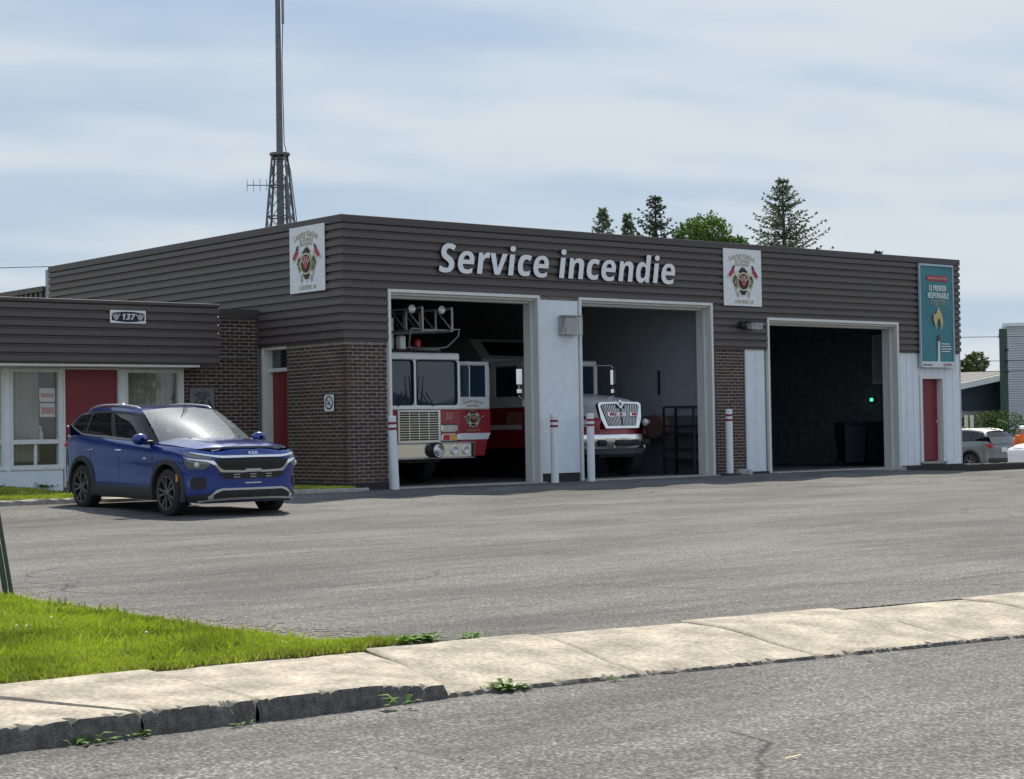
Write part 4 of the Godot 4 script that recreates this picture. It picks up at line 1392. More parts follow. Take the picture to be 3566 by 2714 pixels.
func build_signs() -> void:
	crest_sign("crest_sign", "white crest sign on the siding of the side wall near the corner", Vector3(-0.042, 3.615, -1.65), -PI / 2, 1.16, 1.22, M.sign_white)
	crest_sign("crest_sign", "white crest sign on the front siding right of the lettering", Vector3(9.69, 3.60, 0.042), 0.0, 1.17, 1.22, M.sign_white)
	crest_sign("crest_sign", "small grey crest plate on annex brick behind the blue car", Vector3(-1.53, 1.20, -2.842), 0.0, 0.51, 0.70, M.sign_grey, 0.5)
	# no smoking plate
	var s := thing("no_smoking_sign", "small white no smoking sign on the brick side wall", "sign", Vector3(-0.004, 1.425, -0.64), -PI / 2)
	var pl := MB.new()
	var c := PackedVector2Array()
	for k in 4:
		var cc := Vector2([0.27, 0.03, 0.03, 0.27][k], [0.27, 0.27, 0.03, 0.03][k])
		for i in 5:
			var a := PI / 2 * k + PI / 2 * i / 4.0
			c.push_back(cc + Vector2(cos(a), sin(a)) * 0.03)
	pl.prism(c, 0.006)
	obj("plate", pl, M.sign_white, s)
	var mk := MB.new()
	mk.col = Color(0.01, 0.01, 0.02)
	ring(mk, Vector2(0.15, 0.155), 0.098, 0.125, 0.008)
	mk.prism(poly([0.07, 0.215, 0.085, 0.23, 0.235, 0.085, 0.22, 0.07]), 0.0, Transform3D(Basis(), Vector3(0, 0, 0.0085)))
	mk.prism(poly([0.08, 0.125, 0.19, 0.125, 0.19, 0.148, 0.08, 0.148]), 0.0, Transform3D(Basis(), Vector3(0, 0, 0.008)))
	mk.prism(poly([0.17, 0.16, 0.18, 0.16, 0.19, 0.20, 0.18, 0.225, 0.172, 0.2]), 0.0, Transform3D(Basis(), Vector3(0, 0, 0.008)))
	obj("symbol", mk, M.print, s)
	# house number
	var n := thing("house_number_sign", "black and white number plate 137 on the annex fascia", "sign", Vector3(-3.48, 3.03, -2.158))
	var np := MB.new()
	np.cbox(Vector3(0.35, 0.115, 0.01), Vector3(0.70, 0.23, 0.02), 0.006)
	obj("plate", np, M.sign_white, n)
	var nb := MB.new()
	nb.col = Color(0.008, 0.008, 0.02)
	var bp := PackedVector2Array()
	for i in 13: bp.push_back(Vector2(0.03 + 0.64 * i / 12.0, 0.178 + 0.030 * sin(PI * i / 12.0)))
	for i in 13: bp.push_back(Vector2(0.67 - 0.64 * i / 12.0, 0.052 - 0.030 * sin(PI * i / 12.0)))
	nb.prism(bp, 0.0, Transform3D(Basis(), Vector3(0, 0, 0.0215)))
	for q in [0.115, 0.585]: # little crests at both ends
		nb.col = Color(0.42, 0.46, 0.44)
		nb.prism(poly([q - .03, .06, q + .03, .06, q + .045, .12, q + .022, .165, q - .022, .165, q - .045, .12]), 0.0, Transform3D(Basis(), Vector3(0, 0, 0.0225)))
		for sg in [-1.0, 1.0]:
			nb.prism(poly([q + sg * .035, .075, q + sg * .062, .12, q + sg * .085, .165, q + sg * .06, .175, q + sg * .045, .13]), 0.0, Transform3D(Basis(), Vector3(0, 0, 0.0225)))
	obj("panel", nb, M.print, n)
	var st := SurfaceTool.new()
	st.append_from(text_mesh("137", font_bold, 0.145, 0.003), 0, Transform3D(Basis(Vector3(1.1, 0, 0), Vector3(0.2, 1, 0), Vector3(0, 0, 1)), Vector3(0.35, 0.115, 0.024)))
	inst("number", st.commit(), M.letter_face, n)
	build_banner()

func flat_text(parent: Node, t: String, f: Font, size: float, c: Vector2, width: float, z: float, m: Material) -> void:
	var st := SurfaceTool.new()
	var k := width / text_width(t, f, size)
	st.append_from(text_mesh(t, f, size, 0.002), 0, Transform3D(Basis.from_scale(Vector3(k, 1, 1)), Vector3(c.x, c.y, z)))
	inst("text", st.commit(), m, parent)

func build_banner() -> void:
	var b := thing("banner", "tall teal banner with a match and flame hanging above the red service door", "banner", Vector3(16.27, 2.34, 0.06))
	var w := 1.25
	var h := 2.45
	var mb := MB.new()
	var rows := []
	for i in 25:
		var row := []
		for j in 13:
			var t := i / 24.0
			var x := w * j / 12.0
			var z := 0.010 * sin(t * 9.0 + x * 2.0) + 0.006 * sin(t * 23.0 + 1.0)
			row.append(Vector3(x, h * t, z + 0.02))
		rows.append(row)
	mb.grid(rows, true)
	obj("sheet", mb, M.teal, b, 60)
	var bd := MB.new()
	bd.bb(Vector3(-0.02, 0.0, -0.01), Vector3(0.012, h, 0.045), 0.004)
	bd.bb(Vector3(w - 0.012, 0.0, -0.01), Vector3(w + 0.02, h, 0.045), 0.004)
	bd.bb(Vector3(0.0125, h - 0.05, -0.01), Vector3(w - 0.0125, h, 0.048), 0.004)
	obj("frame", bd, M.banner_frame, b)
	var p := MB.new()
	var zz := 0.046
	p.col = Color(0.40, 0.04, 0.06)
	p.prism(poly([0.24, 2.05, 1.04, 2.05, 1.04, 2.18, 0.24, 2.18]), 0.0, Transform3D(Basis(), Vector3(0, 0, zz)))
	p.col = Color(0.70, 0.74, 0.74)
	p.prism(poly([0.013, 0.0, w - 0.013, 0.0, w - 0.013, 0.14, 0.013, 0.14]), 0.0, Transform3D(Basis(), Vector3(0, 0, zz)))
	p.prism(poly([0.60, 0.14, 0.69, 0.14, 0.70, 0.64, 0.62, 0.64]), 0.0, Transform3D(Basis(), Vector3(0, 0, zz)))
	for k in 4:
		p.prism(poly([0.74, 0.55 - k * 0.06, 1.07 + 0.03 * (k % 3), 0.55 - k * 0.06, 1.09 + 0.03 * (k % 3), 0.575 - k * 0.06, 0.74, 0.575 - k * 0.06]), 0.0, Transform3D(Basis(), Vector3(0, 0, zz)))
	p.col = Color(0.13, 0.03, 0.06)
	p.prism(oval(0.66, 0.70, 0.05, 0.085, 14), 0.0, Transform3D(Basis(), Vector3(0, 0, zz + 0.002)))
	p.col = Color(0.62, 0.47, 0.20)
	p.prism(poly([0.60, 0.88, 0.53, 1.0, 0.47, 1.14, 0.49, 1.30, 0.54, 1.25, 0.58, 1.28, 0.61, 1.36, 0.67, 1.45, 0.70, 1.38, 0.78, 1.28, 0.84, 1.12, 0.81, 0.98, 0.74, 0.87, 0.755, 1.0, 0.72, 1.12, 0.68, 1.18, 0.62, 1.10, 0.585, 1.0]), 0.0, Transform3D(Basis(), Vector3(0, 0, zz)))
	obj("print", p, M.print, b)
	flat_text(b, "Prévention des incendies", font_bold, 0.075, Vector2(0.64, 2.115), 0.74, zz + 0.003, M.pink_text)
	flat_text(b, "LE PREMIER", font_bold, 0.185, Vector2(0.64, 1.88), 0.66, zz + 0.003, M.letter_face)
	flat_text(b, "RESPONSABLE", font_bold, 0.185, Vector2(0.66, 1.705), 0.80, zz + 0.003, M.letter_face)
	flat_text(b, "C'EST TOI !", font_bold, 0.165, Vector2(0.68, 1.54), 0.62, zz + 0.003, M.tan_text)
	flat_text(b, "Mois de la prévention", font_bold, 0.05, Vector2(0.22, 0.06), 0.34, zz + 0.003, M.dark_metal)
	flat_text(b, "Québec", font_reg, 0.10, Vector2(0.98, 0.07), 0.36, zz + 0.003, M.maroon_text)

func build_fittings() -> void:
	# square glass floodlight on the white pier
	var l := thing("wall_floodlight", "square glass floodlight box on the white pier between bays", "lamp", Vector3(5.27, 3.07, 0.013))
	var h := MB.new()
	h.cbox(Vector3(0, 0, 0.04), Vector3(0.44, 0.38, 0.08), 0.01)
	h.bb(Vector3(-0.225, 0.165, 0.08), Vector3(0.225, 0.195, 0.24), 0.006)
	obj("housing", h, M.lamp_grey, l)
	var g := MB.new()
	g.cbox(Vector3(0, -0.012, 0.16), Vector3(0.42, 0.345, 0.155), 0.012)
	obj("lens", g, M.frosted, l)
	var rf := MB.new()
	rf.prism(poly([-0.17, -0.15, 0.17, -0.15, 0.17, 0.13, -0.17, 0.13]), 0.012, Transform3D(Basis(Vector3.RIGHT, 0.35), Vector3(0, 0.0, 0.12)))
	obj("reflector", rf, M.satin, l)
	var fr := MB.new()
	for q in [[-0.22, -0.2, -0.195, 0.165], [0.2, 0.22, -0.195, 0.165], [-0.2, 0.2, -0.195, -0.175]]:
		fr.bb(Vector3(q[0], q[2], 0.225), Vector3(q[1], q[3], 0.245), 0.003)
	obj("bezel", fr, M.lamp_grey, l)
	# small dark floodlight above the brick pier
	var f := thing("wall_floodlight", "small dark floodlight on the siding above the brick pier", "lamp", Vector3(10.35, 3.18, 0.03))
	var fb := MB.new()
	fb.cbox(Vector3(-0.16, 0.02, 0.06), Vector3(0.13, 0.12, 0.16), 0.01)
	fb.cbox(Vector3(0.06, 0.075, 0.16), Vector3(0.42, 0.03, 0.30), 0.008)
	fb.cbox(Vector3(0.06, 0.0, 0.05), Vector3(0.38, 0.15, 0.10), 0.01)
	obj("housing", fb, M.dark_metal, f)
	var fl := MB.new()
	fl.prism(poly([0.10, -0.085, 0.19, -0.085, 0.28, 0.058, 0.10, 0.058]), 0.36, Transform3D(Basis(Vector3(0, 0, -1), Vector3.UP, Vector3.RIGHT).rotated(Vector3.UP, 0.0), Vector3(-0.12, 0.0, 0.40)))
	obj("lens", fl, M.frosted, f)
	# bollards
	var spots := [[0.83, 0.35, -0.055, "leaning white bollard with red bands at the first bay's left edge", -0.03], [4.62, 0.35, 0.0, "white bollard with red bands in front of the white pier", -0.03], [5.56, 0.35, 0.0, "white bollard with red bands before the second bay's left edge", -0.02], [9.52, 0.30, 0.0, "white bollard with red bands in front of the narrow brick pier", 0.04]]
	for i in spots.size():
		var q = spots[i]
		var b := thing("bollard", q[3], "bollard", Vector3(q[0], q[4], q[1]), 0.0, "white bollards beside the bay doors")
		b.rotation.z = atan2(-q[2], 1.35)
		var r := 0.075
		var body := MB.new()
		body.lathe(Transform3D(), [Vector2(r + 0.004, -0.06), Vector2(r, 0.0), Vector2(r, 1.10)], 20)
		body.lathe(Transform3D(), [Vector2(r, 1.145), Vector2(r, 1.20)], 20)
		body.lathe(Transform3D(), [Vector2(r, 1.245), Vector2(r, 1.34), Vector2(r - 0.008, 1.352), Vector2(0, 1.356)], 20)
		obj("post", body, M.bollard_white, b, 40)
		for y in [1.10, 1.20]:
			var bd := MB.new()
			bd.lathe(Transform3D(), [Vector2(r, y), Vector2(r + 0.002, y + 0.001), Vector2(r + 0.002, y + 0.044), Vector2(r, y + 0.045)], 20)
			obj("red_band", bd, M.red_band, b, 40)
	# concrete stub footings of the last bollard and a broken block of concrete beside it
	var ft := MB.new()
	ft.cbox(Vector3(9.52, -0.02, 0.28), Vector3(0.40, 0.13, 0.34), 0.03)
	tag(obj("bollard_footing", ft, M.foundation), "dark concrete footing under the bollard at the brick pier", "footing")
	var rk := MB.new()
	var rr := RandomNumberGenerator.new(); rr.seed = 4
	var pts := []
	for k in 5:
		var row := []
		for j in 11:
			var a := TAU * (j % 10) / 10.0
			rr.seed = 100 + k * 10 + j % 10
			var rad: float = [0.15, 0.17, 0.15, 0.10, 0.0][k] * rr.randf_range(0.8, 1.15)
			row.append(Vector3(9.92 + cos(a) * rad * 1.25, [-0.03, 0.03, 0.08, 0.115, 0.125][k], 0.36 + sin(a) * rad))
		pts.append(row)
	rk.grid(pts)
	tag(obj("concrete_block", rk, M.kerb), "broken lump of pale concrete at the foot of the pier bollard", "concrete block")

func build_mast() -> void:
	var o := Vector3(2.1, 4.62, -5.37)
	var m := thing("radio_mast", "tall steel radio mast on a lattice base rising behind the parapet", "mast", o)
	var top := 2.24
	var legs := []
	for k in 4:
		var a := PI / 4 + PI / 2 * k + 0.75
		legs.append([Vector3(cos(a), 0, sin(a)) * 0.44, Vector3(cos(a), 0, sin(a)) * 0.19 + Vector3(0, top, 0)])
	for l in legs:
		var mb := MB.new()
		mb.tube([l[0], l[1]], 0.026, 0.022, 8)
		obj("leg", mb, M.mast, m, 50)
	for k in 4:
		var A = legs[k]; var B = legs[(k + 1) % 4]
		for h in [0.18, 0.42, 0.71, 0.97]:
			var mb := MB.new()
			mb.tube([A[0].lerp(A[1], h), B[0].lerp(B[1], h)], 0.016, -1, 6)
			obj("strut", mb, M.mast, m, 50)
		for s in [[0.18, 0.42], [0.42, 0.71], [0.71, 0.97], [0.0, 0.18]]:
			var mb := MB.new()
			mb.tube([A[0].lerp(A[1], s[0]), B[0].lerp(B[1], s[1])], 0.009, -1, 6)
			mb.tube([B[0].lerp(B[1], s[0]), A[0].lerp(A[1], s[1])], 0.009, -1, 6)
			obj("brace", mb, M.mast, m, 50)
	var col := MB.new()
	col.lathe(Transform3D(Basis(), Vector3(0, top - 0.02, 0)), [Vector2(0.19, 0), Vector2(0.215, 0.01), Vector2(0.215, 0.06), Vector2(0.08, 0.08)], 16)
	obj("collar", col, M.mast, m, 50)
	var pole := MB.new()
	pole.tube([Vector3(0, 0, 0), Vector3(0, 2.2, 0), Vector3(0, 4.4, 0), Vector3(0, 6.5, 0), Vector3(0, 9.0, 0)], 0.082, 0.036, 14)
	obj("pole", pole, M.mast, m, 50)
	for k in 2: # conduits beside the pole inside the lattice
		var cd := MB.new()
		cd.tube([Vector3(0.13 - 0.02 * k, 0, 0.08 - 0.18 * k), Vector3(0.10, 1.8, 0.06 - 0.14 * k)], 0.03, 0.028, 8)
		obj("conduit", cd, M.mast, m, 50)
	var cam_r := Vector3(0.772, 0, 0.635)
	var cable := MB.new()
	cable.tube([cam_r * 0.30 + Vector3(0, 0.0, 0), cam_r * 0.33 + Vector3(0, 0.9, 0), cam_r * 0.22 + Vector3(0, 1.9, 0), cam_r * 0.095 + Vector3(0, 2.5, 0), cam_r * 0.075 + Vector3(0, 4.2, 0), cam_r * 0.10 + Vector3(0, 5.0, 0)], 0.009, -1, 6)
	obj("cable", cable, M.rubber, m, 50)
	var an := MB.new()
	an.tube([cam_r * 0.105 + Vector3(0, 5.0, 0), cam_r * 0.105 + Vector3(0, 7.5, 0)], 0.028, -1, 10)
	obj("whip_antenna", an, M.steel, m, 50)
	# small yagi pointing left
	var d := Vector3(-0.772, 0, -0.635)
	var y := Vector3(0, 1.60, 0)
	var bm := MB.new()
	bm.tube([y + d * -0.16, y + d * 0.70 + Vector3(0, 0.02, 0)], 0.011, -1, 6)
	obj("yagi_boom", bm, M.steel, m)
	for k in 4:
		var e := MB.new()
		var p := y + d * (0.69 - k * 0.135) + Vector3(0, 0.02, 0)
		e.tube([p - Vector3(0, 0.125, 0), p + Vector3(0, 0.125, 0)], 0.006, -1, 6)
		obj("yagi_element", e, M.steel, m)

# ---------------------------------------------------------------- cars
func smooth_curve(pts: Array, n: int) -> Array:
	# Catmull-Rom through points, n samples per span
	var out := []
	for i in pts.size() - 1:
		var p0 = pts[maxi(i - 1, 0)]; var p1 = pts[i]; var p2 = pts[i + 1]; var p3 = pts[mini(i + 2, pts.size() - 1)]
		for k in n:
			var t := float(k) / n
			out.append(0.5 * ((2.0 * p1) + (p2 - p0) * t + (2.0 * p0 - 5.0 * p1 + 4.0 * p2 - p3) * t * t + (3.0 * p1 - 3.0 * p2 + p3 - p0) * t * t * t))
	out.append(pts[-1])
	return out

func lookup(tab: Array, z: float) -> float:
	for i in tab.size() - 1:
		if z <= tab[i + 1].x:
			var t := clampf((z - tab[i].x) / (tab[i + 1].x - tab[i].x), 0, 1)
			t = lerpf(t, t * t * (3.0 - 2.0 * t), 0.35)
			return lerpf(tab[i].y, tab[i + 1].y, t)
	return tab[-1].y

func wheel(parent: Node, at: Vector3, out: float, r: float, w: float, rim_r: float, rim_m: Material, spokes := true) -> void:
	# axis along x; out = +1 / -1 outward side
	var n := Node3D.new(); n.name = "wheel"; parent.add_child(n, true)
	n.position = at
	var xf := Transform3D(Basis(Vector3(0, out, 0), Vector3(out, 0, 0), Vector3(0, 0, -1)), Vector3.ZERO)
	var t := MB.new()
	var hw := w * 0.5
	t.lathe(xf, [Vector2(rim_r - 0.01, -hw), Vector2(rim_r + 0.03, -hw - 0.004), Vector2(r - 0.03, -hw + 0.008), Vector2(r - 0.005, -hw + 0.03), Vector2(r, -hw + 0.06), Vector2(r, hw - 0.06), Vector2(r - 0.005, hw - 0.03), Vector2(r - 0.03, hw - 0.006), Vector2(rim_r + 0.03, hw + 0.006), Vector2(rim_r, hw)], 36)
	obj("tyre", t, M.rubber, n, 35)
	var rm := MB.new()
	rm.lathe(xf, [Vector2(rim_r, hw - 0.002), Vector2(rim_r - 0.004, hw + 0.006), Vector2(rim_r - 0.020, hw + 0.002), Vector2(rim_r - 0.026, hw - 0.05), Vector2(rim_r - 0.03, -hw + 0.03)], 36)
	obj("rim", rm, rim_m, n, 35)
	var disc := MB.new()
	disc.lathe(xf, [Vector2(0.0, hw - 0.075), Vector2(rim_r * 0.66, hw - 0.075), Vector2(rim_r * 0.66, hw - 0.10), Vector2(rim_r - 0.03, hw - 0.12)], 28)
	obj("brake_disc", disc, M.dark_metal, n, 35)
	if spokes:
		for k in 5:
			var sp := MB.new()
			for s in [-1.0, 1.0]:
				var a: float = TAU * k / 5.0 + 0.3 + s * 0.17
				var b: float = TAU * k / 5.0 + 0.3 + s * 0.24
				var p0 := Vector3(cos(a) * 0.045, hw - 0.012, sin(a) * 0.045)
				var p1 := Vector3(cos(b) * (rim_r - 0.012), hw - 0.004, sin(b) * (rim_r - 0.012))
				var d := (p1 - p0).normalized()
				var sd := d.cross(Vector3.UP).normalized()
				var w0 := 0.014; var w1 := 0.020
				for e in [[0.0, -0.03]]:
					var q := [p0 - sd * w0, p0 + sd * w0, p1 + sd * w1, p1 - sd * w1]
					var dn := Vector3(0, -0.032, 0)
					var c: Vector3 = (p0 + p1) * 0.5 + dn * 0.5
					sp.oquad(xf * q[0], xf * q[1], xf * q[2], xf * q[3], xf * c)
					sp.oquad(xf * q[0], xf * (q[0] + dn), xf * (q[3] + dn), xf * q[3], xf * c)
					sp.oquad(xf * q[1], xf * (q[1] + dn), xf * (q[2] + dn), xf * q[2], xf * c)
			obj("spoke", sp, rim_m, n)
	var cap := MB.new()
	cap.lathe(xf, [Vector2(0.075, hw - 0.05), Vector2(0.066, hw - 0.008), Vector2(0.045, hw - 0.002), Vector2(0.030, hw + 0.003), Vector2(0.0, hw + 0.004)], 20)
	obj("hub_cap", cap, rim_m, n, 35)

var car_plan := []
var car_arc := PackedFloat32Array()
var car_top := [Vector2(-2.2, 1.02), Vector2(-2.05, 1.10), Vector2(-1.5, 1.115), Vector2(-0.8, 1.085), Vector2(0.2, 1.045), Vector2(0.85, 1.015), Vector2(1.4, 0.995), Vector2(1.8, 0.965), Vector2(2.05, 0.925), Vector2(2.17, 0.895)]
const ROW_T := [0.0, 0.06, 0.16, 0.30, 0.46, 0.62, 0.74, 0.82, 0.90, 0.96, 1.0]
const ROW_IN := [0.045, 0.020, 0.004, 0.008, 0.014, 0.010, 0.000, 0.004, 0.020, 0.045, 0.080]

func body_inset(y: float, yt: float) -> float:
	var hy := clampf((y - 0.235) / (yt - 0.235), 0, 1)
	for q in ROW_T.size() - 1:
		if hy <= ROW_T[q + 1]: return lerpf(ROW_IN[q], ROW_IN[q + 1], (hy - ROW_T[q]) / (ROW_T[q + 1] - ROW_T[q]))
	return ROW_IN[-1]

# point on the body skin: a = distance along the plan outline from the front centre (sign = side)
func skin(a: float, y: float, off: float) -> Vector3:
	var d := absf(a)
	var i := 0
	while i < car_plan.size() - 2 and car_arc[i + 1] < d: i += 1
	var t := clampf((d - car_arc[i]) / maxf(car_arc[i + 1] - car_arc[i], 1e-5), 0, 1)
	var p: Vector2 = car_plan[i].lerp(car_plan[i + 1], t)
	var tan: Vector2 = (car_plan[i + 1] - car_plan[i]).normalized()
	var n := Vector2(-tan.y, tan.x)
	if n.dot(p) < 0.0: n = -n
	var ins := body_inset(y, lookup(car_top, p.y))
	var q := Vector2(p.x * (1.0 - ins / 0.9), p.y * (1.0 - ins / 2.2 * 0.7)) + n * off
	return Vector3(q.x * (1.0 if a >= 0.0 else -1.0), y, q.y)

# patch on the skin from columns [a, ylow, yhigh], lifted by off, with a returned edge of depth th
func skin_patch(called: String, car: Node, cols: Array, m: Material, off: float, th: float, sub := 6, mirror := false) -> void:
	for sg in ([1.0, -1.0] if mirror else [1.0]):
		var mb := MB.new()
		var R := 6
		var rows := []
		for r in R + 3: rows.append([])
		for i in cols.size() - 1:
			for k in sub + (1 if i == cols.size() - 2 else 0):
				var t := float(k) / sub
				var a: float = lerpf(cols[i][0], cols[i + 1][0], t) * sg
				var y0 := lerpf(cols[i][1], cols[i + 1][1], t)
				var y1 := lerpf(cols[i][2], cols[i + 1][2], t)
				rows[0].append(skin(a, y0, off - th))
				for r in R + 1: rows[r + 1].append(skin(a, lerpf(y0, y1, float(r) / R), off))
				rows[R + 2].append(skin(a, y1, off - th))
		mb.grid(rows, sg > 0.0)
		obj(called, mb, m, car, 30)

func suv(called: String, label: String, at: Vector3, turn: float, paint: Material, glass_m: Material, fancy: bool, tail_label := "") -> Node3D:
	var car := thing(called, label, "car", at, turn)
	var half := smooth_curve([Vector2(0.0, -2.19), Vector2(0.50, -2.175), Vector2(0.72, -2.10), Vector2(0.83, -1.93), Vector2(0.878, -1.6), Vector2(0.893, -1.1), Vector2(0.897, -0.4), Vector2(0.897, 0.3), Vector2(0.893, 1.0), Vector2(0.882, 1.5), Vector2(0.855, 1.80), Vector2(0.79, 1.99), Vector2(0.66, 2.10), Vector2(0.36, 2.155), Vector2(0.0, 2.17)], 7)
	# refine along the flanks so that wheel arches come out round
	var plan := []
	for i in half.size() - 1:
		var k := 4 if absf(half[i].y) < 1.9 else 1
		for j in k: plan.append(half[i].lerp(half[i + 1], float(j) / k))
	plan.append(half[-1])
	var axle := 1.315
	var topt := car_top
	car_plan = plan.duplicate(); car_plan.reverse()
	car_arc = PackedFloat32Array([0.0])
	for i in car_plan.size() - 1: car_arc.push_back(car_arc[i] + car_plan[i].distance_to(car_plan[i + 1]))
	var bot := func(z: float) -> float:
		var y := 0.235
		if z > 1.75: y = lerpf(0.235, 0.215, (z - 1.75) / 0.4)
		if z < -1.8: y = lerpf(0.235, 0.30, (-z - 1.8) / 0.4)
		for ax in [-axle, axle]:
			var dz: float = absf(z - ax)
			if dz < 0.395: y = maxf(y, 0.345 + sqrt(0.395 * 0.395 - dz * dz))
		return y
	var rowt := ROW_T
	var body := MB.new()
	for sg in [-1.0, 1.0]:
		var rows := []
		for r in rowt.size():
			var row := []
			for p in plan:
				var yb: float = bot.call(p.y)
				var yt := lookup(topt, p.y)
				var y := lerpf(yb, yt, rowt[r])
				var ins := body_inset(y, yt)
				var k := 1.0 - ins / 0.9
				var kz := 1.0 - ins / 2.2 * 0.7
				row.append(Vector3(sg * p.x * k, y, p.y * kz))
			rows.append(row)
		body.grid(rows, sg < 0.0)
	# bonnet, from the front edge back to the windscreen
	var hood := []
	for i in 15:
		var t := i / 14.0
		var row := []
		for j in 21:
			var s := j / 10.0 - 1.0
			var zc := lerpf(2.10, 0.98, t)
			var xmax := 0.0
			for p in plan:
				if p.y >= zc - 0.02: xmax = maxf(xmax, p.x)
			xmax = (xmax if t > 0.0 else 0.60) * 0.935
			var x := s * xmax
			var z := zc - 0.16 * pow(absf(s), 2.4) * (1.0 - t) - 0.20 * pow(absf(s), 2.0) * t
			var edge := lookup(topt, z) + 0.004
			var crown := (0.058 + 0.020 * t) * (1.0 - pow(absf(s), 2.6)) - 0.035 * pow(1.0 - t, 6.0) * (1.0 - absf(s) * 0.6)
			var bulge := 0.012 * smoothstep(0.42, 0.52, absf(s)) * smoothstep(0.85, 0.6, absf(s)) * smoothstep(0.0, 0.2, t)
			row.append(Vector3(x, edge + crown + bulge, z))
		hood.append(row)
	var lip := []
	for j in 21:
		var s := j / 10.0 - 1.0
		var pz: Vector3 = skin(s * 0.64, 0.5, 0.0)
		var yt := lookup(topt, pz.z)
		lip.append(skin(s * 0.64, yt, 0.0))
	var mid := []
	for j in 21: mid.append(lip[j].lerp(hood[0][j], 0.5) + Vector3(0, 0.008, 0.004))
	body.grid([lip, mid, hood[0]], true)
	body.grid(hood, true)
	obj("body", body, paint, car, 38)
	# greenhouse: belt line and roof line
	var belt := []; var roof := []
	for u in 41:
		var t := u / 40.0
		var zb := lerpf(0.92, -2.06, t)
		var zr := lerpf(0.10, -1.84, t)
		var xb := 0.822 - 0.03 * smoothstep(0.7, 1.0, t) - 0.055 * smoothstep(0.18, 0.0, t)
		if t > 0.9: xb -= (t - 0.9) * 0.9
		var xr := 0.640 - 0.06 * smoothstep(0.75, 1.0, t) - 0.03 * smoothstep(0.15, 0.0, t)
		var yb := lookup(topt, zb) + 0.002 + 0.16 * smoothstep(0.76, 0.98, t)
		var yr := 1.455 + 0.072 * sin(PI * clampf(0.12 + t * 0.80, 0, 1)) - 0.03 * smoothstep(0.6, 1.0, t)
		belt.append(Vector3(xb, yb, zb)); roof.append(Vector3(xr, yr, zr))
	var side := func(mb: MB, u0: int, u1: int, v0: float, v1: float, off: float, which := [-1.0, 1.0]) -> void:
		for sg in which:
			var rows := []
			for v in 7:
				var vv := lerpf(v0, v1, v / 6.0)
				var row := []
				for u in range(u0, u1 + 1):
					var p: Vector3 = belt[u].lerp(roof[u], vv)
					p.x += 0.022 * sin(PI * vv) + off
					row.append(Vector3(p.x * sg, p.y, p.z))
				rows.append(row)
			mb.grid(rows, sg < 0.0)
	var sidefr := MB.new() # painted roof edge and rear pillar
	side.call(sidefr, 0, 40, 0.90, 1.0, 0.0)
	side.call(sidefr, 38, 40, 0.0, 0.90, 0.0)
	# roof skin
	var rf := []
	for u in 41:
		var row := []
		for j in 17:
			var s := j / 8.0 - 1.0
			var p: Vector3 = roof[u]
			row.append(Vector3(p.x * s, p.y + 0.032 * (1.0 - s * s) * 1.3, p.z + (0.06 if u == 0 else 0.05 * (1.0 - u / 40.0)) * (1.0 - s * s)))
		rf.append(row)
	sidefr.grid(rf)
	# tailgate and rear panel between the rear pillars
	var tg := []
	for v in 5:
		var row := []
		for j in 13:
			var s := j / 6.0 - 1.0
			var p: Vector3 = belt[40].lerp(roof[40], v / 4.0)
			row.append(Vector3(p.x * s, p.y, p.z - 0.07 * (1.0 - s * s)))
		tg.append(row)
	var tlow := []
	for j in 13:
		var s := j / 6.0 - 1.0
		tlow.append(Vector3(0.66 * s, 1.0, -2.15 - 0.04 * (1.0 - s * s)))
	sidefr.grid([tlow, tg[0]], false)
	obj("roof", sidefr, paint, car, 38)
	var rg := MB.new()
	rg.grid(tg, false)
	obj("rear_window", rg, M.dark_glass, car, 60)
	var pil := MB.new() # dark pillars and window surrounds
	side.call(pil, 0, 3, 0.0, 0.90, 0.0)
	side.call(pil, 3, 38, 0.82, 0.90, 0.0)
	side.call(pil, 16, 18, 0.07, 0.82, 0.001)
	side.call(pil, 29, 30, 0.07, 0.82, 0.001)
	obj("pillar", pil, M.plastic, car, 38)
	var names := [[3, 16], [18, 29], [30, 38]]
	for q in names:
		for sg in [-1.0, 1.0]:
			var g := MB.new()
			side.call(g, q[0], q[1], 0.07, 0.82, -0.004, [sg])
			obj("side_window", g, glass_m if q[0] == 3 else M.tint_glass, car, 60)
	for sg in [-1.0, 1.0]:
		var ch := MB.new()
		side.call(ch, 3, 38, 0.0, 0.07, 0.003, [sg])
		obj("belt_molding", ch, M.satin if fancy else M.plastic, car, 60)
	# windscreen
	var ws := MB.new()
	var wr := []
	for v in 11:
		var row := []
		for j in 21:
			var s := j / 10.0 - 1.0
			var b: Vector3 = belt[0]; var t: Vector3 = roof[0]
			var lo := Vector3(b.x * s, b.y + 0.035 * (1.0 - s * s), b.z + 0.20 * (1.0 - s * s))
			var hi := Vector3(t.x * s, t.y + 0.042 * (1.0 - s * s), t.z + 0.06 * (1.0 - s * s))
			var p := lo.lerp(hi, v / 10.0)
			p.y += 0.020 * sin(PI * v / 10.0)
			row.append(p)
		wr.append(row)
	ws.grid(wr, true)
	obj("windscreen", ws, M.windscreen if fancy else glass_m, car, 80)
	# cabin inside
	var cab := MB.new()
	cab.bb(Vector3(-0.78, 0.32, -1.95), Vector3(0.78, 0.40, 1.0))
	cab.cbox(Vector3(0, 0.86, 0.78), Vector3(1.46, 0.30, 0.42), 0.06)
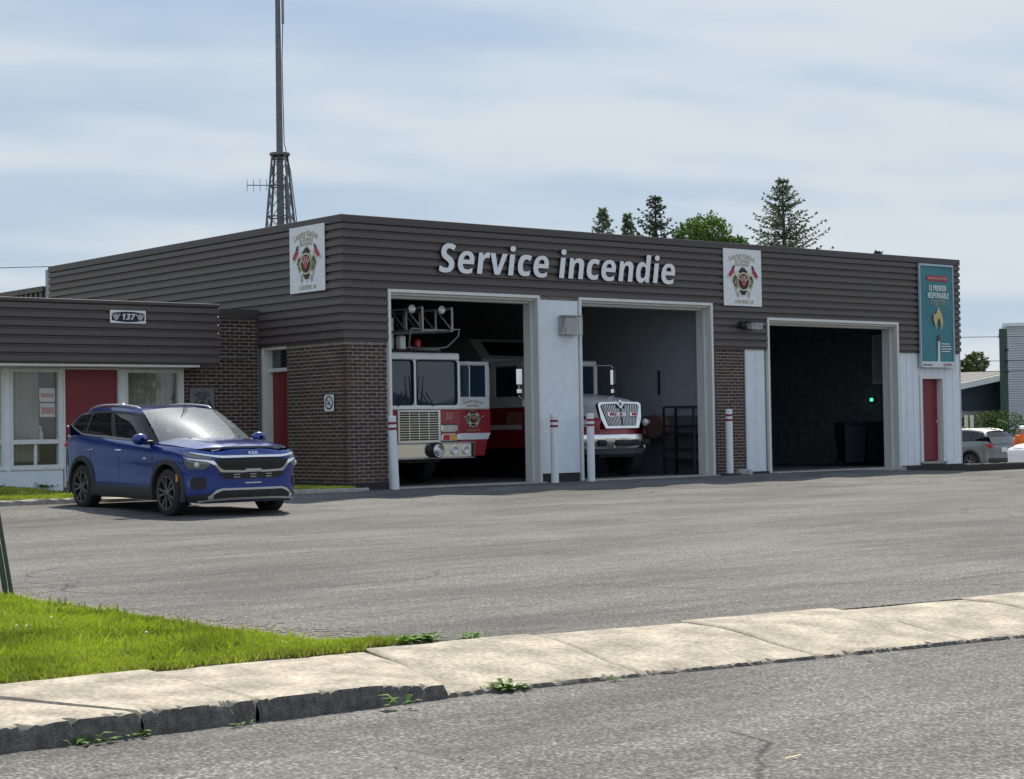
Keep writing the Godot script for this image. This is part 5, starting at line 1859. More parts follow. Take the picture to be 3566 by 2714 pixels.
	for sx in [-0.38, 0.38]:
		cab.cbox(Vector3(sx, 0.62, 0.0), Vector3(0.50, 0.18, 0.52), 0.05)
		cab.cbox(Vector3(sx, 0.92, -0.27), Vector3(0.48, 0.60, 0.14), 0.05, Basis(Vector3.RIGHT, -0.22))
		cab.cbox(Vector3(sx, 1.27, -0.36), Vector3(0.26, 0.16, 0.09), 0.04)
		cab.cbox(Vector3(sx, 1.20, -1.22), Vector3(0.24, 0.14, 0.09), 0.03)
	cab.cbox(Vector3(0, 0.85, -1.12), Vector3(1.30, 0.60, 0.14), 0.05, Basis(Vector3.RIGHT, -0.25))
	cab.cbox(Vector3(0, 1.40, 0.32), Vector3(0.22, 0.06, 0.02), 0.008)
	obj("cabin", cab, M.plastic, car)
	var sw := MB.new()
	var sp := []
	for i in 17: sp.append(Vector3(0.38 + cos(TAU * i / 16.0) * 0.18, 0.98 + sin(TAU * i / 16.0) * 0.165, 0.52 + sin(TAU * i / 16.0) * 0.07 * -1.0))
	sw.tube(sp, 0.016, -1, 8, false)
	obj("steering_wheel", sw, M.black, car, 60)
	# wheel wells and underside
	var und := MB.new()
	und.bb(Vector3(-0.70, 0.20, -2.0), Vector3(0.70, 0.33, 2.0))
	for ax in [-axle, axle]:
		for sg in [-1.0, 1.0]:
			for k in 12:
				var a := PI * k / 12.0 - 0.05
				var b := PI * (k + 1) / 12.0 + 0.05
				var A := Vector3(sg * 0.60, 0.345 + sin(a) * 0.40, ax + cos(a) * 0.40)
				var B := Vector3(sg * 0.60, 0.345 + sin(b) * 0.40, ax + cos(b) * 0.40)
				und.quad(A, B, Vector3(sg * 0.875, B.y, B.z), Vector3(sg * 0.875, A.y, A.z))
			und.bb(Vector3(sg * 0.58, 0.24, ax - 0.42), Vector3(sg * 0.60, 0.80, ax + 0.42))
	obj("underbody", und, M.black, car)
	# dark arch flares and sill cladding
	for ax in [-axle, axle]:
		for sg in [-1.0, 1.0]:
			var fl := MB.new()
			var rows := []
			for k in 25:
				var a := lerpf(-0.28, PI + 0.28, k / 24.0)
				var ri := 0.385; var ro := 0.455
				var ya := maxf(0.215, 0.345 + sin(a) * ri); var yo := maxf(0.215, 0.345 + sin(a) * ro)
				var za: float = ax + cos(a) * ri; var zo: float = ax + cos(a) * ro
				var xo := 0.0
				for p in plan:
					if absf(p.y - zo) < 0.04: xo = maxf(xo, p.x)
				if xo == 0.0: xo = 0.86
				rows.append([Vector3(sg * (xo - 0.06), ya, za), Vector3(sg * (xo + 0.016), ya + 0.004, za), Vector3(sg * (xo + 0.020), lerpf(ya, yo, 0.5), lerpf(za, zo, 0.5)), Vector3(sg * (xo + 0.010), yo, zo), Vector3(sg * (xo - 0.02), yo + 0.012 * sin(a), zo + 0.012 * cos(a))])
			fl.grid(rows, sg < 0.0)
			obj("arch_flare", fl, M.plastic, car, 45)
	for sg in [-1.0, 1.0]:
		var sl := MB.new()
		var rows := []
		for k in 13:
			var z := lerpf(-axle + 0.42, axle - 0.42, k / 12.0)
			rows.append([Vector3(sg * 0.80, 0.215, z), Vector3(sg * 0.885, 0.225, z), Vector3(sg * 0.908, 0.28, z), Vector3(sg * 0.905, 0.36, z), Vector3(sg * 0.89, 0.40, z), Vector3(sg * 0.87, 0.405, z)])
		sl.grid(rows, sg > 0.0)
		obj("sill_cladding", sl, M.plastic, car, 40)
		# door seams
		for z in [0.90, -0.12, -1.02]:
			var az := 0.0
			for i in car_plan.size() - 1:
				if car_plan[i].y >= z and car_plan[i + 1].y <= z: az = car_arc[i]
			skin_patch("door_seam", car, [[(az - 0.004) * sg, 0.415, 1.0], [(az + 0.004) * sg, 0.415, 1.0]], M.black, 0.0015, 0.01, 1)
		for z in [-0.02, -0.93]:
			var hd := MB.new()
			hd.cbox(Vector3(sg * 0.905, 0.905, z - 0.06), Vector3(0.03, 0.028, 0.17), 0.010)
			obj("door_handle", hd, M.chrome if fancy else paint, car)
		# mirrors
		var mr := MB.new()
		var prof := []
		for i in 7:
			var t := i / 6.0
			var rad := [0.03, 0.075, 0.098, 0.105, 0.104, 0.100, 0.092][i] as float
			var ringp := []
			for j in 15:
				var a := TAU * j / 14.0
				ringp.append(Vector3(sg * (0.98 + cos(a) * rad * 1.15), 1.075 + sin(a) * rad * 0.78, 0.80 - t * 0.13))
			prof.append(ringp)
		mr.grid(prof, sg > 0.0)
		var m1 := obj("mirror", mr, paint, car, 60)
		var mgl := MB.new()
		for j in 14: mgl.tri(prof[6][j], prof[6][j + 1], Vector3(sg * 0.98, 1.075, 0.672))
		obj("mirror_glass", mgl, M.chrome, m1)
		var arm := MB.new()
		arm.tube([Vector3(sg * 0.80, 1.03, 0.76), Vector3(sg * 0.92, 1.03, 0.75)], 0.03, 0.035, 8)
		obj("mirror_arm", arm, M.black, m1, 50)
		# roof rails
		var rl := MB.new()
		var pts := []
		for k in 15:
			var t := k / 14.0
			var p: Vector3 = roof[int(2 + t * 35)]
			pts.append(Vector3(sg * (p.x - 0.035), p.y + 0.012 + 0.026 * minf(1.0, sin(PI * t) * 4.0), p.z))
		rl.tube(pts, 0.016, -1, 8)
		obj("roof_rail", rl, M.satin, car, 60)
	for ax in [-axle, axle]:
		for sg in [-1.0, 1.0]: wheel(car, Vector3(sg * 0.785, 0.335, ax), sg, 0.335, 0.215, 0.238, M.alloy)
	# tail lamps
	for sg in [-1.0, 1.0]:
		var tl := MB.new()
		tl.cbox(Vector3(sg * 0.69, 0.955, -1.985), Vector3(0.24, 0.09, 0.20), 0.035, Basis(Vector3.UP, sg * 0.75))
		if not fancy:
			tl.cbox(Vector3(sg * 0.60, 0.93, -2.10), Vector3(0.44, 0.13, 0.12), 0.03, Basis(Vector3.UP, sg * 0.25))
		obj("tail_lamp", tl, M.red_lens, car)
	return car

func build_blue_car() -> void:
	var car := suv("parked_car", "blue compact SUV parked in front of the office annex", Vector3(-5.02, lot_y(-5.0, 3.0) + 0.012, 2.93), 0.0, M.blue_paint, M.glass, true)
	car.rotation.x = 0.018
	# face: grille, lamps, bumper trim, all following the skin
	skin_patch("grille", car, [[-0.60, 0.77, 0.80], [-0.50, 0.665, 0.825], [0.0, 0.645, 0.830], [0.50, 0.665, 0.825], [0.60, 0.77, 0.80]], M.black, 0.006, 0.03)
	var hx := MB.new() # honeycomb bars
	for r in 4:
		for k in 17:
			var x := -0.50 + k * 0.0625 + (0.031 if r % 2 else 0.0)
			var y := 0.682 + r * 0.042
			if absf(x) > 0.52 - (0.06 if r == 0 else 0.0): continue
			hx.box(skin(x, y, 0.010), Vector3(0.036, 0.007, 0.008), Basis(Vector3.BACK, 0.5))
			hx.box(skin(x + 0.031, y, 0.010), Vector3(0.036, 0.007, 0.008), Basis(Vector3.BACK, -0.5))
	obj("grille_mesh", hx, M.plastic, car)
	skin_patch("chrome_bar", car, [[-0.98, 0.905, 0.915], [-0.80, 0.874, 0.894], [-0.60, 0.842, 0.868], [-0.48, 0.828, 0.860], [0.0, 0.832, 0.862], [0.48, 0.828, 0.860], [0.60, 0.842, 0.868], [0.80, 0.874, 0.894], [0.98, 0.905, 0.915]], M.chrome, 0.018, 0.025)
	skin_patch("chrome_frame", car, [[-0.86, 0.800, 0.816], [-0.70, 0.782, 0.806], [-0.60, 0.735, 0.790], [-0.51, 0.638, 0.690], [-0.46, 0.630, 0.662], [-0.15, 0.622, 0.650], [-0.11, 0.630, 0.674], [0.11, 0.630, 0.674], [0.15, 0.622, 0.650], [0.46, 0.630, 0.662], [0.51, 0.638, 0.690], [0.60, 0.735, 0.790], [0.70, 0.782, 0.806], [0.86, 0.800, 0.816]], M.chrome, 0.018, 0.025, 5)
	skin_patch("lower_intake", car, [[-0.53, 0.60, 0.615], [-0.44, 0.535, 0.618], [0.44, 0.535, 0.618], [0.53, 0.60, 0.615]], M.black, 0.005, 0.02)
	for x in [-0.26, 0.0, 0.26]:
		skin_patch("intake_mark", car, [[x - 0.05, 0.592, 0.602], [x + 0.05, 0.592, 0.602]], M.satin, 0.012, 0.01, 3)
		skin_patch("intake_mark", car, [[x - 0.05, 0.556, 0.566], [x + 0.05, 0.556, 0.566]], M.satin, 0.012, 0.01, 3)
	skin_patch("plate_bar", car, [[-0.13, 0.470, 0.486], [0.13, 0.470, 0.486]], M.satin, 0.012, 0.012, 4)
	skin_patch("bumper_apron", car, [[-1.02, 0.222, 0.31], [-0.72, 0.222, 0.33], [-0.50, 0.222, 0.385], [0.50, 0.222, 0.385], [0.72, 0.222, 0.33], [1.02, 0.222, 0.31]], M.plastic, 0.008, 0.03)
	skin_patch("skid_trim", car, [[-0.66, 0.285, 0.310], [-0.57, 0.345, 0.385], [-0.48, 0.382, 0.410], [0.48, 0.382, 0.410], [0.57, 0.345, 0.385], [0.66, 0.285, 0.310]], M.satin_trim, 0.022, 0.03)
	skin_patch("skid_trim", car, [[-0.84, 0.222, 0.234], [-0.64, 0.236, 0.262], [-0.30, 0.250, 0.276], [0.30, 0.250, 0.276], [0.64, 0.236, 0.262], [0.84, 0.222, 0.234]], M.satin_trim, 0.026, 0.03)
	skin_patch("skid_trim", car, [[-0.69, 0.250, 0.305], [-0.62, 0.255, 0.315]], M.satin_trim, 0.024, 0.03, 4)
	skin_patch("skid_trim", car, [[0.62, 0.255, 0.315], [0.69, 0.250, 0.305]], M.satin_trim, 0.024, 0.03, 4)
	skin_patch("apron_recess", car, [[-0.56, 0.285, 0.335], [-0.47, 0.285, 0.375], [0.47, 0.285, 0.375], [0.56, 0.285, 0.335]], M.black, 0.012, 0.01)
	for x in [-0.30, 0.0, 0.30]:
		skin_patch("apron_bar", car, [[x - 0.02, 0.28, 0.385], [x + 0.02, 0.28, 0.385]], M.plastic, 0.018, 0.02, 2)
	skin_patch("headlamp", car, [[0.63, 0.815, 0.838], [0.78, 0.820, 0.866], [0.98, 0.845, 0.898], [1.10, 0.885, 0.908]], M.headlamp, 0.008, 0.02, 6, true)
	skin_patch("headlamp", car, [[0.66, 0.720, 0.775], [0.75, 0.672, 0.796], [0.98, 0.680, 0.812], [1.06, 0.75, 0.822]], M.headlamp, 0.008, 0.02, 6, true)
	skin_patch("lamp_rim", car, [[0.66, 0.788, 0.800], [0.98, 0.812, 0.826], [1.08, 0.835, 0.845]], M.chrome, 0.012, 0.012, 6, true)
	for sg in [-1.0, 1.0]:
		var bu := MB.new()
		var bp := skin(sg * 0.83, 0.735, 0.006)
		bu.lathe(Transform3D(Basis(Vector3.RIGHT, PI / 2).rotated(Vector3.UP, sg * 0.5), bp), [Vector2(0.0, 0.022), Vector2(0.030, 0.016), Vector2(0.042, 0.0)], 14)
		obj("lamp_bulb", bu, M.lens, car, 50)
		var bg := MB.new()
		bg.cbox(Vector3(sg * 0.898, 0.80, 0.70), Vector3(0.012, 0.022, 0.10), 0.004)
		obj("fender_badge", bg, M.chrome, car)
	skin_patch("fog_lamp", car, [[0.70, 0.44, 0.53], [0.74, 0.40, 0.565], [0.90, 0.40, 0.565], [0.95, 0.44, 0.53]], M.black, 0.008, 0.02, 5, true)
	skin_patch("marker_lamp", car, [[1.22, 0.50, 0.63], [1.27, 0.49, 0.63]], M.amber, 0.014, 0.02, 3, true)
	# bonnet bug guard and badge
	var bgd := MB.new()
	var g0 := []; var g1 := []; var g2 := []
	for k in 33:
		var a := (k / 16.0 - 1.0) * 0.80
		var s := absf(a) / 0.80
		var p := skin(a, 0.90, -0.005)
		var q := skin(a, 0.92, -0.05)
		var y := 0.940 + 0.020 * (1.0 - s * s)
		g0.append(Vector3(q.x, y + 0.000, q.z + 0.03)); g1.append(Vector3(q.x, y + 0.026, q.z + 0.005)); g2.append(Vector3(q.x * 0.96, y + 0.022, q.z - 0.04))
	bgd.grid([g0, g1, g2], true)
	obj("bug_guard", bgd, M.smoke, car, 50)
	var st := SurfaceTool.new()
	st.append_from(text_mesh("KIA", font_bold, 0.06, 0.008), 0, Transform3D(Basis(Vector3.RIGHT, -0.35).scaled(Vector3(1.6, 1, 1)), Vector3(0, 0.893, 2.165)))
	inst("badge", st.commit(), M.chrome, car)
	var fin := MB.new()
	fin.prism(poly([0, 0, 0.16, 0, 0.02, 0.06]), 0.03, Transform3D(Basis(Vector3(0, 0, 1), Vector3.UP, Vector3(-1, 0, 0)), Vector3(0.015, 1.535, -1.70)))
	obj("antenna_fin", fin, M.blue_paint, car)
	for sg in [-1, 0]:
		var wp := MB.new()
		wp.tube([Vector3(-0.10 + sg * 0.1, 1.045, 1.09), Vector3(0.25 + sg * 0.6, 1.085, 1.00), Vector3(0.55 + sg * 0.62, 1.10, 0.90)], 0.009, -1, 6)
		obj("wiper", wp, M.black, car)

# ---------------------------------------------------------------- fire trucks and things inside the bays
func front_frame(called: String, parent: Node, m: Material, outer: Array, holes: Array, z0: float, z1: float) -> void:
	# rectangle with rectangular holes in a row (all spanning the same height), made of bars
	var mb := MB.new()
	var x0: float = outer[0]; var x1: float = outer[1]; var y0: float = outer[2]; var y1: float = outer[3]
	var hy0: float = holes[0][2]; var hy1: float = holes[0][3]
	mb.bb(Vector3(x0, y0, z0), Vector3(x1, hy0, z1), 0.02)
	mb.bb(Vector3(x0, hy1, z0), Vector3(x1, y1, z1), 0.03)
	var x := x0
	for h in holes:
		mb.bb(Vector3(x, hy0, z0), Vector3(h[0], hy1, z1), 0.012)
		x = h[1]
	mb.bb(Vector3(x, hy0, z0), Vector3(x1, hy1, z1), 0.012)
	obj(called, mb, m, parent)

func rounded(x0: float, x1: float, y0: float, y1: float, r: float) -> PackedVector2Array:
	var c := PackedVector2Array()
	for k in 4:
		var cc := Vector2([x1 - r, x0 + r, x0 + r, x1 - r][k], [y1 - r, y1 - r, y0 + r, y0 + r][k])
		for i in 5:
			var a := PI / 2 * k + PI / 2 * i / 4.0
			c.push_back(cc + Vector2(cos(a), sin(a)) * r)
	return c

func build_ladder_truck() -> void:
	var t := thing("ladder_truck", "white and red ladder truck with its door open in the first bay", "fire truck", Vector3(2.39, 0.018, -1.12))
	# upper cab shell, white
	front_frame("cab_front", t, M.truck_white, [-1.10, 1.10, 1.43, 2.53], [[-1.02, -0.035, 1.53, 2.38], [0.035, 1.02, 1.53, 2.38]], -0.10, 0.0)
	var sh := MB.new()
	sh.bb(Vector3(-1.10, 2.40, -2.3), Vector3(1.10, 2.53, -0.101), 0.04)
	sh.bb(Vector3(-1.10, 1.43, -2.3), Vector3(-1.04, 2.40, -1.2))
	sh.bb(Vector3(1.04, 1.43, -2.3), Vector3(1.10, 2.40, -1.2))
	sh.bb(Vector3(-1.10, 1.43, -1.2), Vector3(-1.04, 1.60, -0.101))
	sh.bb(Vector3(-1.10, 1.43, -2.36), Vector3(1.10, 2.40, -2.301))
	obj("cab_shell", sh, M.truck_white, t)
	for s in [-1, 1]:
		var g := MB.new()
		g.prism(rounded(-1.02 if s < 0 else 0.035, -0.035 if s < 0 else 1.02, 1.53, 2.38, 0.07), 0.01, Transform3D(Basis(), Vector3(0, 0, -0.05)))
		obj("windscreen", g, M.truck_glass, t)
		var gk := MB.new()
		var rp := rounded(-1.02 if s < 0 else 0.035, -0.035 if s < 0 else 1.02, 1.53, 2.38, 0.07)
		var pts := []
		for p in rp: pts.append(Vector3(p.x, p.y, -0.012))
		pts.append(pts[0])
		gk.tube(pts, 0.017, -1, 6, false)
		obj("window_seal", gk, M.rubber, t)
		# wiper
		var wp := MB.new()
		wp.tube([Vector3(s * 0.42, 1.50, 0.02), Vector3(s * 0.22, 1.78, 0.035)], 0.011, -1, 6)
		wp.tube([Vector3(s * 0.12, 1.56, 0.03), Vector3(s * 0.17, 2.08, 0.03)], 0.014, 0.008, 6)
		obj("wiper", wp, M.rubber, t)
	# dark cab inside, dashboard and seats
	var ci := MB.new()
	ci.bb(Vector3(-1.0, 1.44, -2.2), Vector3(1.0, 1.50, -0.11))
	ci.cbox(Vector3(0, 1.52, -0.35), Vector3(1.9, 0.22, 0.4), 0.05)
	for s in [-0.6, 0.6]: ci.cbox(Vector3(s, 1.75, -1.2), Vector3(0.5, 0.9, 0.16), 0.06)
	obj("cabin", ci, M.black, t)
	# lower cab, red
	var lo := MB.new()
	lo.bb(Vector3(-1.10, 0.80, -2.3), Vector3(1.10, 1.428, -0.002), 0.03)
	lo.bb(Vector3(-1.10, 0.50, -2.3), Vector3(-0.95, 0.80, -1.7), 0.02)
	obj("cab_lower", lo, M.truck_red, t)
	part("stripe", t, M.truck_white, Vector3(0.96, 0.845, -0.6), Vector3(1.104, 0.955, 0.004))
	part("stripe", t, M.truck_white, Vector3(-1.104, 0.845, -2.2), Vector3(-0.96, 0.955, 0.004))
	flat_text(t, "33", font_bold, 0.17, Vector2(0.80, 1.30), 0.17, 0.004, M.gold_text)
	# grille
	var gr := part("grille", t, M.black, Vector3(-0.44, 0.83, 0.0), Vector3(0.52, 1.42, 0.03))
	var gf := MB.new()
	for r in [[-0.47, -0.42, 0.80, 1.43], [0.50, 0.55, 0.80, 1.43], [-0.42, 0.50, 1.385, 1.43], [-0.42, 0.50, 0.80, 0.845]]:
		gf.bb(Vector3(r[0], r[2], 0.0), Vector3(r[1], r[3], 0.07), 0.008)
	obj("grille_frame", gf, M.chrome, gr)
	for k in 11:
		part("grille_bar", gr, M.chrome, Vector3(-0.42, 0.872 + k * 0.047, 0.03), Vector3(0.50, 0.890 + k * 0.047, 0.06), 0.005)
	for x in [-0.19, 0.04, 0.27]:
		part("grille_bar", gr, M.chrome, Vector3(x - 0.010, 0.845, 0.035), Vector3(x + 0.010, 1.385, 0.066), 0.004)
	# lamps
	for s in [-1.0, 1.0]:
		for k in 2:
			var y := 1.075 if k == 0 else 0.89
			var c: float = 0.79 * s if s > 0 else -0.72
			var bz := part("lamp_bezel", t, M.chrome, Vector3(c - 0.20, y - 0.075, 0.0), Vector3(c + 0.20, y + 0.075, 0.05), 0.02)
			for q in 2:
				var m: Material = M.lens if k == 0 else (M.red_lens if (q == 0) else M.amber_dim)
				part("lamp", bz, m, Vector3(c - 0.165 + q * 0.175, y - 0.052, 0.045), Vector3(c - 0.015 + q * 0.175, y + 0.052, 0.062), 0.02)
	# bumper with siren and spotlights
	var bu := MB.new()
	bu.cbox(Vector3(0.0, 0.645, 0.24), Vector3(2.18, 0.29, 0.42), 0.025)
	var bo := obj("bumper", bu, M.chrome, t)
	var fl := MB.new()
	fl.bb(Vector3(-1.1, 0.79, 0.0), Vector3(1.1, 0.80, 0.45), 0.004)
	fl.bb(Vector3(-1.1, 0.492, 0.05), Vector3(1.1, 0.50, 0.46), 0.003)
	obj("bumper_lip", fl, M.satin, bo)
	var si := MB.new()
	var sx := Transform3D(Basis(Vector3.RIGHT, PI / 2), Vector3(0.10, 0.655, 0.44))
	si.lathe(sx, [Vector2(0.14, 0.0), Vector2(0.15, 0.10), Vector2(0.14, 0.14), Vector2(0.125, 0.15)], 26)
	obj("siren_rim", si, M.black, bo, 40)
	var sg := MB.new()
	sg.lathe(sx, [Vector2(0.125, 0.14), Vector2(0.11, 0.135), Vector2(0.085, 0.15), Vector2(0.07, 0.13), Vector2(0.045, 0.15), Vector2(0.0, 0.155)], 26)
	obj("siren_face", sg, M.satin, bo, 20)
	for x in [0.58, 0.86]:
		var sp := MB.new()
		var xs := Transform3D(Basis(Vector3.RIGHT, PI / 2), Vector3(x, 0.645, 0.449))
		sp.lathe(xs, [Vector2(0.095, 0.0), Vector2(0.095, 0.02), Vector2(0.075, 0.024), Vector2(0.05, 0.012), Vector2(0.0, 0.010)], 20)
		obj("spotlight", sp, M.lens, bo, 30)
	part("hook_plate", bo, M.black, Vector3(-0.90, 0.56, 0.448), Vector3(-0.76, 0.73, 0.458), 0.01)
	part("end_plate", bo, M.black, Vector3(0.985, 0.51, 0.445), Vector3(1.06, 0.78, 0.456), 0.004)
	# open door, hinged at the front edge and swung out
	var d := Node3D.new(); d.name = "door"; t.add_child(d)
	d.position = Vector3(1.10, 0, -0.16)
	d.rotation.y = 0.0
	front_frame("door_upper", d, M.truck_white, [0.0, 0.86, 1.432, 2.38], [[0.09, 0.76, 1.68, 2.30]], -0.05, 0.0)
	var dg := MB.new()
	dg.bb(Vector3(0.09, 1.68, -0.03), Vector3(0.76, 2.30, -0.022))
	obj("door_window", dg, M.truck_glass, d)
	var dl := MB.new()
	dl.prism(poly([0.0, 0.52, 0.70, 0.52, 0.78, 0.83, 0.86, 0.95, 0.86, 1.43, 0.0, 1.43]), 0.05, Transform3D(Basis(), Vector3(0, 0, -0.05)))
	obj("door_lower", dl, M.truck_red, d)
	var ds := MB.new()
	ds.prism(poly([0.0, 0.84, 0.79, 0.84, 0.86, 0.965, 0.0, 0.965]), 0.004)
	obj("stripe", ds, M.truck_white, d)
	var cr := MB.new()
	crest(cr, 0.62, 0.62, 0.0015, 0.9)
	var co := obj("crest", cr, M.print, d)
	co.position = Vector3(0.11, 0.98, 0.003)
	arc_text(d, "Laurier-Station", font_reg, 0.085, Vector2(0.42, 1.60), 0.50, 0.05, M.gold_text, 0.006)
	arc_text(d, "Incendie", font_reg, 0.065, Vector2(0.42, 1.515), 0.30, 0.02, M.gold_text, 0.006)
	flat_text(d, "CASERNE 24", font_bold, 0.05, Vector2(0.42, 1.02), 0.34, 0.012, M.gold_text)
	for z in [0.012]:
		var mr := MB.new()
		mr.cbox(Vector3(0.42, 2.02, -0.16), Vector3(0.11, 0.42, 0.10), 0.045)
		mr.cbox(Vector3(0.46, 1.76, -0.16), Vector3(0.08, 0.16, 0.08), 0.035)
		obj("mirror", mr, M.truck_white, d)
	# grab rail
	var rail := MB.new()
	rail.tube([Vector3(1.12, 1.62, 0.05), Vector3(1.26, 1.66, 0.07), Vector3(1.27, 2.25, 0.07), Vector3(1.20, 2.34, 0.06), Vector3(1.08, 2.36, 0.0)], 0.017, -1, 8)
	obj("grab_rail", rail, M.satin, t, 50)
	# body behind the cab
	part("rear_body", t, M.truck_red, Vector3(-1.2, 0.55, -9.4), Vector3(1.2, 2.25, -2.5), 0.03)
	part("chassis", t, M.black, Vector3(-0.5, 0.42, -9.0), Vector3(0.5, 0.78, 0.1))
	for z in [-1.25, -6.6, -7.9]:
		for s in [-1.0, 1.0]: wheel(t, Vector3(s * 0.94, 0.50, z), s, 0.50, 0.28, 0.29, M.satin, false)
	# aerial ladder over the cab
	var L := Node3D.new(); L.name = "aerial_ladder"; t.add_child(L)
	for x in [-0.34, 0.36]:
		var fr := MB.new()
		var yb := 2.92; var yt := 3.34
		var z := 0.72
		fr.tube([Vector3(x, yb, z), Vector3(x, yb + 0.05, -7.5)], 0.028, -1, 8)
		fr.tube([Vector3(x, yt, z), Vector3(x, yt + 0.05, -7.5)], 0.024, -1, 8)
		obj("rail", fr, M.ladder, L, 50)
		for k in 10:
			var ps := MB.new()
			var zz := z - k * 0.52
			ps.tube([Vector3(x, yb, zz), Vector3(x, yt, zz)], 0.024, -1, 8)
			ps.tube([Vector3(x, yb, zz), Vector3(x, yt, zz - 0.50)], 0.017, -1, 8)
			obj("truss_post", ps, M.ladder, L, 50)
		var lt := MB.new()
		lt.lathe(Transform3D(Basis(Vector3.RIGHT, PI / 2), Vector3(x - 0.22, yt - 0.03, z - 0.05)), [Vector2(0.04, -0.08), Vector2(0.072, 0.0), Vector2(0.078, 0.03), Vector2(0.066, 0.034), Vector2(0.03, 0.015), Vector2(0.0, 0.02)], 18)
		obj("work_light", lt, M.lens, L, 40)
	for k in 14:
		var rg := MB.new()
		rg.tube([Vector3(-0.34, 2.93, 0.60 - k * 0.36), Vector3(0.36, 2.93, 0.60 - k * 0.36)], 0.017, -1, 8)
		obj("rung", rg, M.ladder, L, 50)
	for s in [-1.0, 1.0]:
		var gp := MB.new()
		var x0: float = 0.36 if s > 0 else -0.34
		gp.tube([Vector3(x0, 2.94, 0.66), Vector3(x0 + s * 0.22, 2.95, 0.66), Vector3(x0 + s * 0.22, 2.82, 0.62), Vector3(x0 + s * 0.10, 2.62, 0.42), Vector3(x0 - s * 0.05, 2.60, 0.30), Vector3(x0 - s * 0.2, 2.60, 0.1)], 0.014, -1, 8)
		obj("guard_pipe", gp, M.ladder, L, 50)
	# roof gear
	part("pedestal", t, M.truck_white, Vector3(-0.42, 2.53, -0.55), Vector3(-0.22, 3.22, -0.35), 0.02)
	part("pedestal", t, M.truck_white, Vector3(-0.20, 2.53, -0.35), Vector3(-0.05, 2.86, -0.2), 0.02)
	part("roof_deck", t, M.black, Vector3(-1.0, 2.535, -1.6), Vector3(0.75, 2.60, -0.12), 0.02)
	var be := MB.new()
	be.lathe(Transform3D(Basis(), Vector3(0.25, 2.60, -0.25)), [Vector2(0.09, 0), Vector2(0.09, 0.03), Vector2(0.07, 0.05), Vector2(0.07, 0.16), Vector2(0.04, 0.20), Vector2(0.0, 0.205)], 16)
	obj("beacon", be, M.red_lens, t, 40)
	var nz := MB.new()
	nz.tube([Vector3(0.0, 2.62, -0.3), Vector3(0.35, 2.60, 0.05), Vector3(0.55, 2.60, 0.05)], 0.04, 0.03, 8)
	obj("nozzle", nz, M.steel, t, 40)
	var ol := MB.new()
	ol.tube([Vector3(-0.95, 2.62, -0.1), Vector3(-1.0, 3.1, -1.4), Vector3(-1.0, 3.3, -3.0)], 0.03, -1, 8)
	ol.tube([Vector3(-0.75, 2.62, -0.1), Vector3(-0.85, 3.15, -1.4)], 0.025, -1, 8)
	obj("stay", ol, M.ladder, t, 40)

